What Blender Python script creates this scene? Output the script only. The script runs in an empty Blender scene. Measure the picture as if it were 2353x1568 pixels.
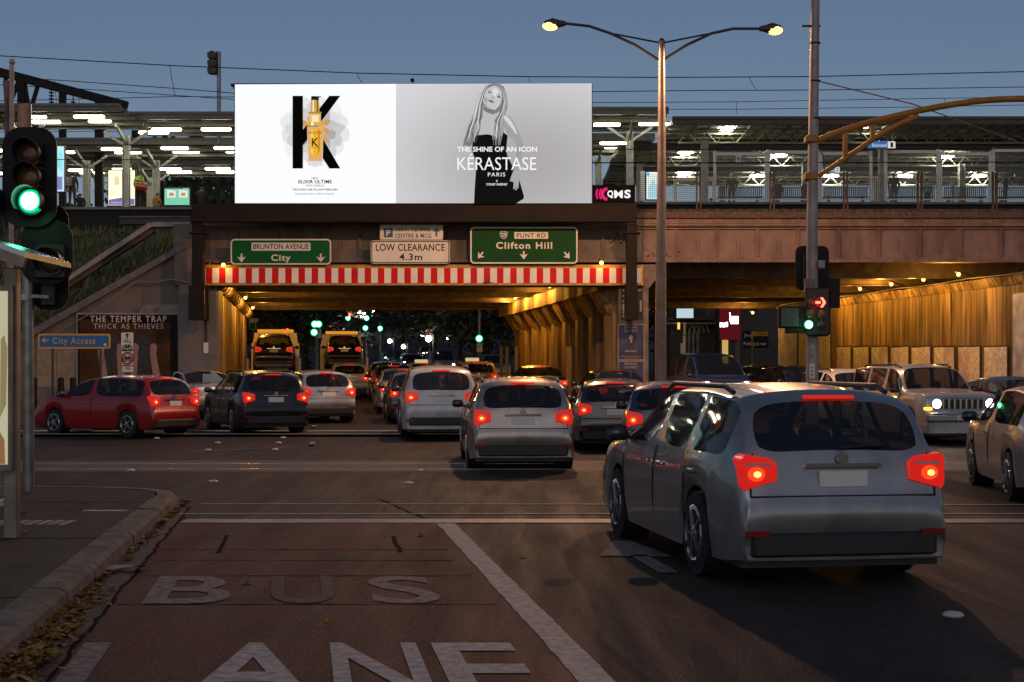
import bpy, bmesh, math, random
from mathutils import Vector, Matrix
R = math.radians
random.seed(7)
sc = bpy.context.scene
col = sc.collection

# ------------------------------------------------------------------ camera, sky, sun, exposure
CAMZ = 1.65
cam = bpy.data.cameras.new("camera"); cam.lens = 50; cam.sensor_width = 36
cam.shift_y = 0.0295; cam.clip_end = 3000; cam.clip_start = 0.1
camo = bpy.data.objects.new("camera", cam); col.objects.link(camo)
camo.location = (0, 0, CAMZ); camo.rotation_euler = (R(90), 0, 0)
sc.camera = camo
world = bpy.data.worlds.new("World"); sc.world = world; world.use_nodes = True
wn = world.node_tree
sky = wn.nodes.new("ShaderNodeTexSky"); sky.sky_type = 'NISHITA'; sky.sun_disc = False
sky.sun_elevation = R(30); sky.sun_rotation = R(180); sky.ozone_density = 3.0; sky.dust_density = 1.0
tint = wn.nodes.new("ShaderNodeMix"); tint.data_type = 'RGBA'; tint.blend_type = 'MULTIPLY'
tint.inputs[0].default_value = 1.0; tint.inputs[7].default_value = (1.0, 0.92, 0.91, 1)
wn.links.new(sky.outputs[0], tint.inputs[6]); wn.links.new(tint.outputs[2], wn.nodes["Background"].inputs[0])
wn.nodes["Background"].inputs[1].default_value = 0.051
sunl = bpy.data.lights.new("sun", 'SUN'); sunl.energy = 0.03; sunl.angle = R(25); sunl.color = (1, .8, .7)
suno = bpy.data.objects.new("sun", sunl); col.objects.link(suno); suno.rotation_euler = (R(60), 0, 0)
vs = sc.view_settings; vs.view_transform = 'Standard'; vs.look = 'None'; vs.gamma = 1; vs.exposure = 0.0; vs.use_curve_mapping = False
sc.cycles.use_denoising = True
sc.cycles.max_bounces = 6; sc.cycles.diffuse_bounces = 3; sc.cycles.glossy_bounces = 3; sc.cycles.transparent_max_bounces = 16
sc.cycles.sample_clamp_indirect = 4.0; sc.cycles.use_light_tree = True
sc.cycles.caustics_reflective = False; sc.cycles.caustics_refractive = False

# ------------------------------------------------------------------ helpers
F = 3268.0                                # focal length in units of a 2353-wide picture
def W(x, y, Y):                           # picture position at a known distance -> place in the world
    return Vector(((x - 1176.5) * Y / F, Y, CAMZ - (y - 853) * Y / F))
def gz(Y):                                # road level: flat crossing, gentle rise under the bridge, hill beyond
    if Y < 30: return 0.0
    if Y < 110: return (Y - 30) * 0.017
    if Y < 320: return 1.36 + (Y - 110) * 0.06
    return 13.96 + (Y - 320) * .01
DR = -0.1487                              # sideways drift of the road per metre of distance

MATS = {}
def mat(name, c, rough=.6, metal=0., var=.12, scale=5., bump=0., emit=0., ecol=None, streak=0., coat=0., alpha=1., sampled=True, dirt=None, dirtscale=.7, spec=.5, detail=6, dlo=.45, dhi=.68, rnd=0.):
    if name in MATS: return MATS[name]
    m = bpy.data.materials.new(name); m.use_nodes = True; MATS[name] = m
    nt = m.node_tree; b = nt.nodes["Principled BSDF"]
    b.inputs["Roughness"].default_value = rough; b.inputs["Metallic"].default_value = metal
    b.inputs["Coat Weight"].default_value = coat; b.inputs["Alpha"].default_value = alpha
    b.inputs["Specular IOR Level"].default_value = spec
    c4 = (c[0], c[1], c[2], 1)
    b.inputs["Base Color"].default_value = c4
    if emit:
        e = ecol or c
        b.inputs["Emission Color"].default_value = (e[0], e[1], e[2], 1); b.inputs["Emission Strength"].default_value = emit
        if not sampled: m.cycles.emission_sampling = 'NONE'
    if var or bump or streak or dirt:
        tc = nt.nodes.new("ShaderNodeTexCoord"); mp = nt.nodes.new("ShaderNodeMapping")
        nt.links.new(tc.outputs["Object"], mp.inputs[0])
        n = nt.nodes.new("ShaderNodeTexNoise"); n.inputs["Scale"].default_value = scale; n.inputs["Detail"].default_value = detail
        nt.links.new(mp.outputs[0], n.inputs["Vector"])
        if streak: mp.inputs["Scale"].default_value = (1, 1, streak)
        cur = None
        if var:
            r = nt.nodes.new("ShaderNodeMapRange"); r.inputs[1].default_value = .3; r.inputs[2].default_value = .7
            r.inputs[3].default_value = 1 - var * 2; r.inputs[4].default_value = 1 + var * 1.5
            nt.links.new(n.outputs[0], r.inputs[0])
            mx = nt.nodes.new("ShaderNodeMix"); mx.data_type = 'RGBA'; mx.blend_type = 'MULTIPLY'; mx.inputs[0].default_value = 1
            mx.inputs[6].default_value = c4; nt.links.new(r.outputs[0], mx.inputs[7]); cur = mx.outputs[2]
        if dirt:
            n2 = nt.nodes.new("ShaderNodeTexNoise"); n2.inputs["Scale"].default_value = dirtscale; n2.inputs["Detail"].default_value = 8; n2.inputs["Roughness"].default_value = .65
            nt.links.new(mp.outputs[0], n2.inputs["Vector"])
            r2 = nt.nodes.new("ShaderNodeMapRange"); r2.inputs[1].default_value = dlo; r2.inputs[2].default_value = dhi
            nt.links.new(n2.outputs[0], r2.inputs[0])
            m2 = nt.nodes.new("ShaderNodeMix"); m2.data_type = 'RGBA'
            if cur: nt.links.new(cur, m2.inputs[6])
            else: m2.inputs[6].default_value = c4
            m2.inputs[7].default_value = (*dirt, 1); nt.links.new(r2.outputs[0], m2.inputs[0]); cur = m2.outputs[2]
        if rnd and cur:
            oi = nt.nodes.new("ShaderNodeObjectInfo"); r3 = nt.nodes.new("ShaderNodeMapRange"); r3.inputs[3].default_value = 1 - rnd; r3.inputs[4].default_value = 1 + rnd*.6; nt.links.new(oi.outputs["Random"], r3.inputs[0])
            m3 = nt.nodes.new("ShaderNodeMix"); m3.data_type = 'RGBA'; m3.blend_type = 'MULTIPLY'; m3.inputs[0].default_value = 1; nt.links.new(cur, m3.inputs[6]); nt.links.new(r3.outputs[0], m3.inputs[7]); cur = m3.outputs[2]
        if cur: nt.links.new(cur, b.inputs["Base Color"])
        if bump:
            bp = nt.nodes.new("ShaderNodeBump"); bp.inputs["Strength"].default_value = bump; bp.inputs["Distance"].default_value = .02
            nt.links.new(n.outputs[0], bp.inputs["Height"]); nt.links.new(bp.outputs[0], b.inputs["Normal"])
    return m
def glow(name, c, s, sampled=True):
    return mat(name, (0, 0, 0), .9, var=0, emit=s, ecol=c, sampled=sampled, spec=0)

OFF = {}
def off(p): return OFF.get(p.name, Vector((0, 0, 0))) if p else Vector((0, 0, 0))
def tag(o, label=None, cat=None, group=None, kind=None):
    if label: o["label"] = label
    if cat: o["category"] = cat
    if group: o["group"] = group
    if kind: o["kind"] = kind
    return o
def thing(name, label, cat, loc=(0, 0, 0), group=None):
    o = bpy.data.objects.new(name, None); col.objects.link(o); o.location = loc; o.empty_display_size = .2
    OFF[o.name] = Vector(loc); return tag(o, label, cat, group)
def link(name, me, parent=None, m=None):
    o = bpy.data.objects.new(name, me); col.objects.link(o)
    if m and not me.materials: me.materials.append(m)
    if parent: o.parent = parent; OFF[o.name] = off(parent)
    return o
def children(o): return [c for c in o.children]
def copy_tree(o, parent=None, kids=None):
    c = o.copy(); col.objects.link(c); c.parent = parent; OFF[c.name] = off(o)
    for ch in children(o): copy_tree(ch, c)
    return c

class MB:
    def __init__(s): s.v = []; s.f = []; s.mi = []
    def add(s, vs_, fs, mi=0):
        k = len(s.v); s.v += [tuple(p) for p in vs_]
        for f in fs: s.f.append(tuple(i + k for i in f)); s.mi.append(mi)
        return s
    def box(s, x0, x1, y0, y1, z0, z1, mi=0, bev=0.):
        if bev > 0:
            e = min(bev, (x1-x0)*.45, (y1-y0)*.45, (z1-z0)*.45); pts = []
            for z, ins in ((z0, e), (z0+e, 0), (z1-e, 0), (z1, e)):
                a, b_, c, d = x0+ins, x1-ins, y0+ins, y1-ins
                pts += [(a+e, c, z), (b_-e, c, z), (b_, c+e, z), (b_, d-e, z), (b_-e, d, z), (a+e, d, z), (a, d-e, z), (a, c+e, z)]
            fs = [tuple(range(7, -1, -1)), tuple(range(24, 32))]
            for r in range(3):
                for i in range(8): fs.append((r*8+i, r*8+(i+1) % 8, r*8+8+(i+1) % 8, r*8+8+i))
            return s.add(pts, fs, mi)
        p = [(x0,y0,z0),(x1,y0,z0),(x1,y1,z0),(x0,y1,z0),(x0,y0,z1),(x1,y0,z1),(x1,y1,z1),(x0,y1,z1)]
        return s.add(p, [(0,3,2,1),(4,5,6,7),(0,1,5,4),(1,2,6,5),(2,3,7,6),(3,0,4,7)], mi)
    def bar(s, a, b, w, h=None, mi=0):
        a = Vector(a); b = Vector(b); h = h or w; d = (b - a).normalized()
        up = Vector((0, 0, 1)) if abs(d.z) < .95 else Vector((0, 1, 0))
        u = d.cross(up).normalized() * w / 2; v = u.normalized().cross(d) * h / 2
        p = [a-u-v, a+u-v, a+u+v, a-u+v, b-u-v, b+u-v, b+u+v, b-u+v]
        return s.add(p, [(0,3,2,1),(4,5,6,7),(0,1,5,4),(1,2,6,5),(2,3,7,6),(3,0,4,7)], mi)
    def cyl(s, a, b, r, r2=None, n=12, mi=0, cap=True):
        a = Vector(a); b = Vector(b); r2 = r if r2 is None else r2; d = (b - a).normalized()
        up = Vector((0, 0, 1)) if abs(d.z) < .95 else Vector((0, 1, 0))
        u = d.cross(up).normalized(); v = u.cross(d); p = []
        for c, rr in ((a, r), (b, r2)):
            for i in range(n):
                t = 2 * math.pi * i / n; p.append(c + u * rr * math.cos(t) + v * rr * math.sin(t))
        fs = [(i, i + n, (i + 1) % n + n, (i + 1) % n) for i in range(n)]
        if cap: fs += [tuple(range(n)), tuple(range(2 * n - 1, n - 1, -1))]
        return s.add(p, fs, mi)
    def tube(s, pts, r, n=8, mi=0):
        pts = [Vector(p) for p in pts]; p = []; k = len(pts); rr = r if isinstance(r, (list, tuple)) else [r] * k
        for i, c in enumerate(pts):
            d = (pts[min(i + 1, k - 1)] - pts[max(i - 1, 0)]).normalized()
            up = Vector((0, 0, 1)) if abs(d.z) < .9 else Vector((0, 1, 0))
            u = d.cross(up).normalized(); v = u.cross(d)
            for j in range(n):
                t = 2 * math.pi * j / n; p.append(c + u * rr[i] * math.cos(t) + v * rr[i] * math.sin(t))
        fs = [(i*n+j, (i+1)*n+j, (i+1)*n+(j+1) % n, i*n+(j+1) % n) for i in range(k - 1) for j in range(n)]
        fs += [tuple(range(n)), tuple(range(k*n - 1, k*n - n - 1, -1))]
        return s.add(p, fs, mi)
    def prism(s, poly, y0, y1, mi=0):     # polygon in x,z (counter-clockwise seen from the camera), pushed back from y0 to y1
        n = len(poly); p = [(x, y0, z) for x, z in poly] + [(x, y1, z) for x, z in poly]
        fs = [tuple(range(n)), tuple(range(2*n - 1, n - 1, -1))] + [(i, i + n, (i+1) % n + n, (i+1) % n) for i in range(n)]
        return s.add(p, fs, mi)
    def slab(s, poly, z0, z1, mi=0):      # polygon in x,y
        n = len(poly); p = [(x, y, z0) for x, y in poly] + [(x, y, z1) for x, y in poly]
        fs = [tuple(range(n - 1, -1, -1)), tuple(range(n, 2*n))] + [(i, (i+1) % n, (i+1) % n + n, i + n) for i in range(n)]
        return s.add(p, fs, mi)
    def ball(s, c, r, n=10, m=6, sc_=(1, 1, 1), mi=0):
        c = Vector(c); p = []; fs = []
        for i in range(m + 1):
            t = math.pi * i / m
            for j in range(n):
                a = 2 * math.pi * j / n
                p.append((c.x + r*sc_[0]*math.sin(t)*math.cos(a), c.y + r*sc_[1]*math.sin(t)*math.sin(a), c.z + r*sc_[2]*math.cos(t)))
        for i in range(m):
            for j in range(n): fs.append((i*n+j, (i+1)*n+j, (i+1)*n+(j+1) % n, i*n+(j+1) % n))
        return s.add(p, fs, mi)
    def mesh(s, name, mats, o=Vector((0, 0, 0)), smooth=None):
        me = bpy.data.meshes.new(name); me.from_pydata([(v[0]-o.x, v[1]-o.y, v[2]-o.z) for v in s.v], [], s.f)
        for m in (mats if isinstance(mats, (list, tuple)) else [mats]): me.materials.append(m)
        if any(s.mi): me.polygons.foreach_set("material_index", s.mi)
        bm = bmesh.new(); bm.from_mesh(me); bmesh.ops.recalc_face_normals(bm, faces=bm.faces); bm.to_mesh(me); bm.free()
        if smooth is not None:
            me.polygons.foreach_set("use_smooth", [True] * len(me.polygons)); me.set_sharp_from_angle(angle=R(smooth))
        me.update(); return me
    def build(s, name, mats, parent=None, smooth=None):
        return link(name, s.mesh(name, mats, off(parent), smooth), parent)
def rrect(x0, x1, z0, z1, r, n=4):
    pts = []
    for cx, cz, a in ((x1-r, z0+r, -90), (x1-r, z1-r, 0), (x0+r, z1-r, 90), (x0+r, z0+r, 180)):
        for i in range(n + 1):
            t = R(a + 90 * i / n); pts.append((cx + r*math.cos(t), cz + r*math.sin(t)))
    return pts
def disc(cx, cz, r, n=20, r2=None):
    return [(cx + r*math.cos(2*math.pi*i/n), cz + (r2 or r)*math.sin(2*math.pi*i/n)) for i in range(n)]

# flat print: a thin sheet whose outline lies in the x,z plane at distance Y
def sheet(name, poly, Y, m, parent, t=.003):
    return MB().prism(poly, Y - t, Y).build(name, m, parent)
def pic(pts, Y): return [(W(x, y, Y).x, W(x, y, Y).z) for x, y in pts]
def psheet(name, pts, Y, m, parent, t=.003): return sheet(name, pic(pts, Y), Y, m, parent, t)
def text_mesh(txt, bold=0., space=1.):
    cu = bpy.data.curves.new("lettering", 'FONT'); cu.body = txt; cu.size = 1; cu.offset = bold; cu.space_character = space
    cu.resolution_u = 3; cu.fill_mode = 'BOTH'
    ob = bpy.data.objects.new("lettering", cu); col.objects.link(ob)
    dg = bpy.context.evaluated_depsgraph_get(); me = bpy.data.meshes.new_from_object(ob.evaluated_get(dg))
    bpy.data.objects.remove(ob); bpy.data.curves.remove(cu)
    vs_ = [v.co.copy() for v in me.vertices]; fs = [tuple(p.vertices) for p in me.polygons]; bpy.data.meshes.remove(me)
    x0 = min(v.x for v in vs_); x1 = max(v.x for v in vs_); y0 = min(v.y for v in vs_); y1 = max(v.y for v in vs_)
    return [((v.x-x0)/(x1-x0), (v.y-y0)/(y1-y0)) for v in vs_], fs
def text(txt, x0, x1, z0, z1, Y, m, parent, bold=.01, space=1., name="lettering", mapf=None):
    vs_, fs = text_mesh(txt, bold, space)
    mb = MB()
    mb.add([mapf(u, v) if mapf else (x0+u*(x1-x0), Y, z0+v*(z1-z0)) for u, v in vs_], fs)
    me = bpy.data.meshes.new(name); o = off(parent)
    me.from_pydata([(p[0]-o.x, p[1]-o.y, p[2]-o.z) for p in mb.v], [], mb.f); me.materials.append(m); me.update()
    return link(name, me, parent)
def ptext(txt, x0, x1, y0, y1, Y, m, parent, bold=.01, space=1., name="lettering"):   # y0 top, y1 bottom in the picture
    a = W(x0, y1, Y); b = W(x1, y0, Y)
    return text(txt, a.x, b.x, a.z, b.z, Y, m, parent, bold, space, name)
ORD = ["first", "second", "third", "fourth", "fifth", "sixth", "seventh", "eighth", "ninth", "tenth", "eleventh", "twelfth"]

def lamp_light(parent, loc, power, colr, size=.12, spot=None, rot=(0, 0, 0)):
    l = bpy.data.lights.new("lamp_light", 'SPOT' if spot else 'POINT'); l.energy = power; l.color = colr; l.shadow_soft_size = size
    if spot: l.spot_size = R(spot); l.spot_blend = .6 if spot < 170 else .12
    o = bpy.data.objects.new("lamp_light", l); col.objects.link(o); o.parent = parent
    o.location = Vector(loc) - off(parent); o.rotation_euler = rot
    return o
SODIUM = (1.0, .44, .06)

# ------------------------------------------------------------------ materials
def road_mat(name, base, worn, rough=.78, wear=(.50, .62)):
    """aggregate speckle, patches along the lane, tyre-polished streaks, fine cracks"""
    m = bpy.data.materials.new(name); m.use_nodes = True; MATS[name] = m
    nt = m.node_tree; b = nt.nodes["Principled BSDF"]; L = nt.links.new; N = nt.nodes.new
    b.inputs["Specular IOR Level"].default_value = .3
    tc = N("ShaderNodeTexCoord")
    def mapped(sx, sy, rot=0):
        mp = N("ShaderNodeMapping"); mp.inputs["Scale"].default_value = (sx, sy, 1); mp.inputs["Rotation"].default_value = (0, 0, rot); L(tc.outputs["Object"], mp.inputs[0]); return mp.outputs[0]
    def noise(vec, sc_, det=6, ro=.6):
        n = N("ShaderNodeTexNoise"); n.inputs["Scale"].default_value = sc_; n.inputs["Detail"].default_value = det; n.inputs["Roughness"].default_value = ro; L(vec, n.inputs["Vector"]); return n.outputs[0]
    def rng(v, a, c, lo, hi):
        r = N("ShaderNodeMapRange"); r.inputs[1].default_value = a; r.inputs[2].default_value = c; r.inputs[3].default_value = lo; r.inputs[4].default_value = hi; L(v, r.inputs[0]); return r.outputs[0]
    def mul(a, v):
        x = N("ShaderNodeMix"); x.data_type = 'RGBA'; x.blend_type = 'MULTIPLY'; x.inputs[0].default_value = 1; L(a, x.inputs[6]); L(v, x.inputs[7]); return x.outputs[2]
    def mix(f, a, c):
        x = N("ShaderNodeMix"); x.data_type = 'RGBA'; L(f, x.inputs[0])
        for k, v in ((6, a), (7, c)):
            if isinstance(v, tuple): x.inputs[k].default_value = (*v, 1)
            else: L(v, x.inputs[k])
        return x.outputs[2]
    o = mapped(1, 1); st = mapped(2.2, .18, R(-8.5))
    patch = rng(noise(o, .55, 9, .7), wear[0], wear[1], 0, 1); c = mix(patch, base, worn)
    c = mul(c, rng(noise(st, 1.3, 5), .3, .7, .86, 1.12))            # wheel tracks along the lane
    vo = N("ShaderNodeTexVoronoi"); vo.inputs["Scale"].default_value = 42; L(o, vo.inputs["Vector"])
    c = mul(c, rng(vo.outputs["Distance"], .1, .75, 1.6, .5))         # stones in the binder
    c = mul(c, rng(noise(o, 26, 3), .3, .7, .65, 1.35))
    ve = N("ShaderNodeTexVoronoi"); ve.feature = 'DISTANCE_TO_EDGE'; ve.inputs["Scale"].default_value = .5
    wob = N("ShaderNodeMix"); wob.data_type = 'RGBA'; wob.blend_type = 'ADD'; wob.inputs[0].default_value = .35; L(o, wob.inputs[6])
    nw = N("ShaderNodeTexNoise"); nw.inputs["Scale"].default_value = 2.5; nw.inputs["Detail"].default_value = 6; L(o, nw.inputs["Vector"]); L(nw.outputs[1], wob.inputs[7]); L(wob.outputs[2], ve.inputs["Vector"])
    crk = rng(ve.outputs["Distance"], .0, .008, .35, 1); msk = rng(noise(o, .35, 3), .48, .56, 0, 1)
    cm = N("ShaderNodeMix"); cm.data_type = 'FLOAT'; L(msk, cm.inputs[0]); cm.inputs[2].default_value = 1; L(crk, cm.inputs[3]); c = mul(c, cm.outputs[0])
    L(c, b.inputs["Base Color"])
    L(rng(noise(st, 1.3, 5), .35, .65, rough - .10, rough + .08), b.inputs["Roughness"])
    bp = N("ShaderNodeBump"); bp.inputs["Strength"].default_value = .45; bp.inputs["Distance"].default_value = .01; L(vo.outputs["Distance"], bp.inputs["Height"]); bp.invert = True; L(bp.outputs[0], b.inputs["Normal"])
    return m
asphalt = road_mat("asphalt", (.036, .027, .022), (.022, .017, .014))
def busmat():
    return MATS.get("bus_lane_red") or road_mat("bus_lane_red", (.105, .028, .021), (.038, .02, .016), .8, (.50, .60))
paint_w = mat("road_paint", (.46, .41, .37), .7, spec=.2, var=.2, scale=14, dirt=(.15, .11, .09), dirtscale=9, dlo=.60, dhi=.70)
paint_worn = mat("worn_road_paint", (.085, .06, .052), .75, spec=.2, var=.25, scale=14, dirt=(.07, .06, .055), dirtscale=4)
paint_mid = mat("faded_road_paint", (.24, .19, .17), .75, spec=.2, var=.25, scale=14, dirt=(.10, .06, .05), dirtscale=9, dlo=.56, dhi=.68)
concrete = mat("concrete", (.24, .22, .20), .85, var=.18, scale=3, bump=.2, dirt=(.14, .125, .11), dirtscale=.8)
kerbc = mat("bluestone_kerb", (.15, .13, .11), .85, var=.25, scale=7, bump=.5, dirt=(.07, .06, .05), dirtscale=1.6)
footp = road_mat("footpath_asphalt", (.055, .042, .036), (.03, .024, .021), .85)
trackc = mat("tram_track_concrete", (.085, .07, .065), .75, var=.15, scale=8, dirt=(.06, .05, .048), dirtscale=1.0)
steel = mat("galvanised_steel", (.42, .41, .40), .45, .7, var=.12, scale=9)
railst = mat("polished_rail", (.6, .6, .62), .22, 1, var=0)
dark = mat("dark_steel", (.016, .014, .013), .6, .0, spec=.2, var=.15, scale=6)
charcoal = mat("charcoal_steel", (.055, .05, .047), .5, .3, var=.12, scale=5)
blackp = mat("black_plastic", (.012, .012, .012), .45, var=0)
rubber = mat("rubber", (.015, .015, .015), .8, var=0)
gird = mat("girder_paint", (.215, .135, .11), .55, var=.12, scale=3, dirt=(.12, .07, .052), dirtscale=1.2, streak=.45)
gird_l = mat("sooty_girder_paint", (.14, .115, .10), .6, var=.15, scale=3, dirt=(.09, .07, .06), dirtscale=1.0, streak=.45)
rustd = mat("rusty_steel", (.11, .06, .04), .7, .1, var=.25, scale=8)
soot = mat("sooty_underside", (.10, .07, .045), .6, var=.3, scale=3, dirt=(.05, .035, .025), dirtscale=.8)
stainw = mat("stained_wall", (.40, .27, .12), .75, var=.42, scale=5, bump=.25, streak=.07, dirt=(.10, .055, .022), dirtscale=2.2, rnd=.4)
white_f = mat("white_frame", (.75, .74, .68), .4, var=.04)
canopy_p = mat("canopy_paint", (.16, .15, .13), .5, .0, var=.1, scale=3)
canopy_b = mat("brown_fascia", (.065, .042, .035), .5, var=.1, scale=3)
soffit = mat("canopy_soffit", (.40, .39, .33), .6, var=.12, scale=3)
colgrey = mat("grey_column", (.42, .42, .40), .5, .0, var=.12, scale=4)
tubeg = glow("fluorescent_tube", (1, .93, .66), 26)
tubef = glow("fluorescent_tube_far", (1, .93, .66), 22)
# ------------------------------------------------------------------ ground, road, footpath
ys = [-30, -5] + list(range(0, 31, 5)) + list(range(35, 111, 5)) + list(range(120, 321, 10)) + [400, 700, 1500]
def strip(name, x0, x1, dz, m, ylist, drift=0.0, nx=8, parent=None):
    mb = MB(); v = []; fs = []
    for y in ylist:
        for i in range(nx + 1): v.append((x0 + (x1 - x0) * i / nx + drift * y, y, gz(y) + dz))
    for j in range(len(ylist) - 1):
        for i in range(nx): a = j*(nx+1)+i; fs.append((a, a+1, a+nx+2, a+nx+1))
    return mb.add(v, fs).build(name, m, parent)
tag(strip("ground", -900, 900, -.02, mat("earth", (.05, .045, .035), .9, var=.3, scale=1.2, bump=.3), ys), kind="structure")
tag(strip("road", -60, 60, .0, asphalt, [y for y in ys if -10 < y <= 320]), kind="structure")
def flat(name, poly, z, m, parent=None):
    mb = MB(); mb.add([(x, y, z) for x, y in poly], [tuple(range(len(poly)))]); return mb.build(name, m, parent)
LX0 = -1.41                                # bus lane: sideways offset of its right edge at Y = 0 is found from the white line
def lx(Y, k): return k + DR * (Y - 15.5)   # a line along the lane that passes sideways position k at the stop line
o = flat("bus_lane", [(lx(2, -3.64), 2), (lx(2, -.80), 2), (lx(15.4, -.80), 15.4), (lx(15.4, -3.64), 15.4)], .004, busmat()); tag(o, kind="structure")
o = flat("gutter", [(lx(2, -3.86), 2), (lx(2, -3.655), 2), (lx(17.6, -3.655), 17.6), (lx(17.6, -3.86), 17.6)], .006, mat("gutter_concrete", (.085, .065, .06), .8, var=.3, scale=12, dirt=(.04, .035, .03), dirtscale=2)); tag(o, kind="structure")
o = flat("crossing_patch", [(lx(15.9, -3.6), 15.9), (lx(15.9, -.95), 15.9), (lx(18.3, -1.35), 18.3), (lx(18.3, -3.7), 18.3)], .004, road_mat("patched_asphalt", (.05, .037, .032), (.032, .024, .021))); tag(o, kind="structure")
o = flat("tram_track_bed", [(-60, 23.3), (60, 23.3), (60, 26.1), (-60, 26.3)], .004, trackc); tag(o, kind="structure")
o = flat("tram_track_bed", [(-60, 34.2), (60, 34.2), (60, 36.6), (-60, 36.6)], gz(35.4) + .03, asphalt); tag(o, kind="structure")
for i, y in enumerate((23.9, 25.34, 34.7, 36.1)):
    o = thing("tram_rail", ["polished tram rail nearest the stop line", "second polished tram rail beyond the stop line, set in pale concrete", "third tram rail across the road beyond the concrete strip", "farthest tram rail across the road, in front of the bridge"][i], "rail", (0, y, gz(y)), "tram rails across the road")
    z = gz(y) + (.006 if y < 30 else .045)
    MB().box(-60, 60, y - .035, y + .035, z - .02, z + .004).build("rail_head", railst, o)
    MB().box(-60, 60, y + .037, y + .085, z - .02, z - .0005).build("groove", blackp, o)
# painted markings
def ragged(x0, y0, x1, y1, w, n=60, j=.012):
    L = [];  Rr = []
    d = Vector((x1-x0, y1-y0)).normalized(); q = Vector((-d.y, d.x))
    for i in range(n + 1):
        t = i / n; p = Vector((x0 + (x1-x0)*t, y0 + (y1-y0)*t))
        L.append(p + q * (w/2 + random.uniform(-j, j))); Rr.append(p - q * (w/2 + random.uniform(-j, j)))
    return L, Rr
def marking(name, segs, z, m):
    mb = MB()
    for (x0, y0, x1, y1, w) in segs:
        n = max(2, int(math.hypot(x1-x0, y1-y0) / .12)); L, Rr = ragged(x0, y0, x1, y1, w, n, min(.006, w*.05))
        mb.add([(p.x, p.y, z) for p in L] + [(p.x, p.y, z) for p in Rr], [(i, i+1, n+2+i, n+1+i) for i in range(n)])
    o = mb.build(name, m); tag(o, kind="structure"); return o
marking("lane_line", [(lx(4, -.735), 4, lx(15.35, -.735), 15.35, .19)], .009, paint_w)
marking("stop_line", [(lx(15.6, -3.6), 15.62, 6.2, 15.62, .40)], .009, mat("stop_line_paint", (.34, .30, .28), .55, var=.25, scale=14, dirt=(.16, .13, .12), dirtscale=3))
marking("crossing_line", [(-3.9, 16.4, 8, 16.4, .09)], .009, paint_w)
marking("crossing_line", [(-3.85, 17.62, 8, 17.5, .09)], .009, paint_w)
marking("turn_line", [(-6.5, 29.0, -2.2, 33.5, .12)], .012, paint_mid)
for i in range(9):
    y = 31 + i * 3.4
    marking("lane_dash", [(-4.35 + DR*(y-31)*.9, y, -4.35 + DR*(y+1.2-31)*.9, y + 1.2, .12)], gz(y + .6) + .03, paint_mid)
marking("lane_arrow_shaft", [(1.13 + .15, 11.6, 1.13, 12.7, .16)], .009, paint_mid)
o = flat("lane_arrow_head", [(.78, 12.65), (1.42, 12.6), (1.16, 13.75), (.98, 13.8)], .009, paint_mid); tag(o, kind="structure")
def road_word(ch, X0, X1, Y0, Y1, m, name="road_letter"):
    o = text(ch, 0, 1, 0, 1, 0, m, None, bold=.015, name=name, mapf=lambda u, v: (X0 + u*(X1-X0) + DR*(v*(Y1-Y0)), Y0 + v*(Y1-Y0), .0095))
    tag(o, kind="structure")
for ch, a, b_, m in (("B", -2.62, -2.0, paint_mid), ("U", -1.72, -1.24, paint_worn), ("S", -.98, -.47, paint_mid)): road_word(ch, a, b_, 10.05, 11.4, m)
for ch, a, b_ in (("L", -2.36, -1.80), ("A", -1.66, -.98), ("N", -.88, -.36), ("E", -.27, .22)): road_word(ch, a, b_, 7.1, 8.6, paint_w if ch != "L" else paint_mid)
tar = mat("tar_seal", (.010, .008, .007), .95, var=.1, spec=.05)
for i, (x, y, l) in enumerate(((-2.75, 13.55, 1.4), (-1.1, 13.55, 1.25))):
    mb = MB(); pts = []
    for k in range(9):
        t = k / 8 - .5; pts.append((x + DR*t*l + random.uniform(-.012, .012), y + t*l))
    mb.add([(a - .022, b_, .0075) for a, b_ in pts] + [(a + .022, b_, .0075) for a, b_ in pts], [(k, k+1, k+10, k+9) for k in range(8)])
    tag(mb.build("tar_seam", tar), kind="structure")
def crack(pts, w, name="crack"):
    mb = MB(); n = len(pts)
    mb.add([(x - w*random.uniform(.3, 1), y, .0078) for x, y in pts] + [(x + w*random.uniform(.3, 1), y, .0078) for x, y in pts], [(k, k+1, k+n+1, k+n) for k in range(n-1)])
    tag(mb.build(name, tar), kind="structure")
crack([(lx(4 + i*.16, -3.65) + random.uniform(-.02, .02), 4 + i*.16) for i in range(84)], .025)
crack([(lx(15.9 + i*.2, -.92) - i*.03 + random.uniform(-.02, .02), 15.9 + i*.2) for i in range(13)], .02)
for y in (11.42, 10.02, 12.35, 13.1): 
    mb = MB(); xs = [lx(y, -3.6) + i*.14 for i in range(20)]; n = len(xs)
    mb.add([(x, y + random.uniform(-.01, .01), .0072) for x in xs] + [(x, y + random.uniform(.008, .03), .0072) for x in xs], [(k, k+1, k+n+1, k+n) for k in range(n-1)])
    tag(mb.build("joint", tar), kind="structure")
# road studs
studm = mat("road_stud", (.6, .55, .5), .4, var=.05)
for i, (x, y) in enumerate(sorted(((300, 1083), (490, 1108), (965, 1083), (938, 1112), (360, 1014), (500, 1022), (478, 1035), (640, 1022), (650, 1013), (632, 1034), (2190, 1417), (1395, 1097)))):
    Y = F * CAMZ / (y - 853) if y > 1035 else 30; p = W(x, y, F * CAMZ / (y - 853)); g = gz(p.y); 
    o = MB().ball((p.x, p.y, g + .012), .075, 10, 6, (1, 1, .35)).build("road_stud", studm, smooth=60)
    tag(o, "small white raised road stud on the crossing, " + ORD[i] + " of them from the left", "road stud", "raised studs on the crossing")
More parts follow.
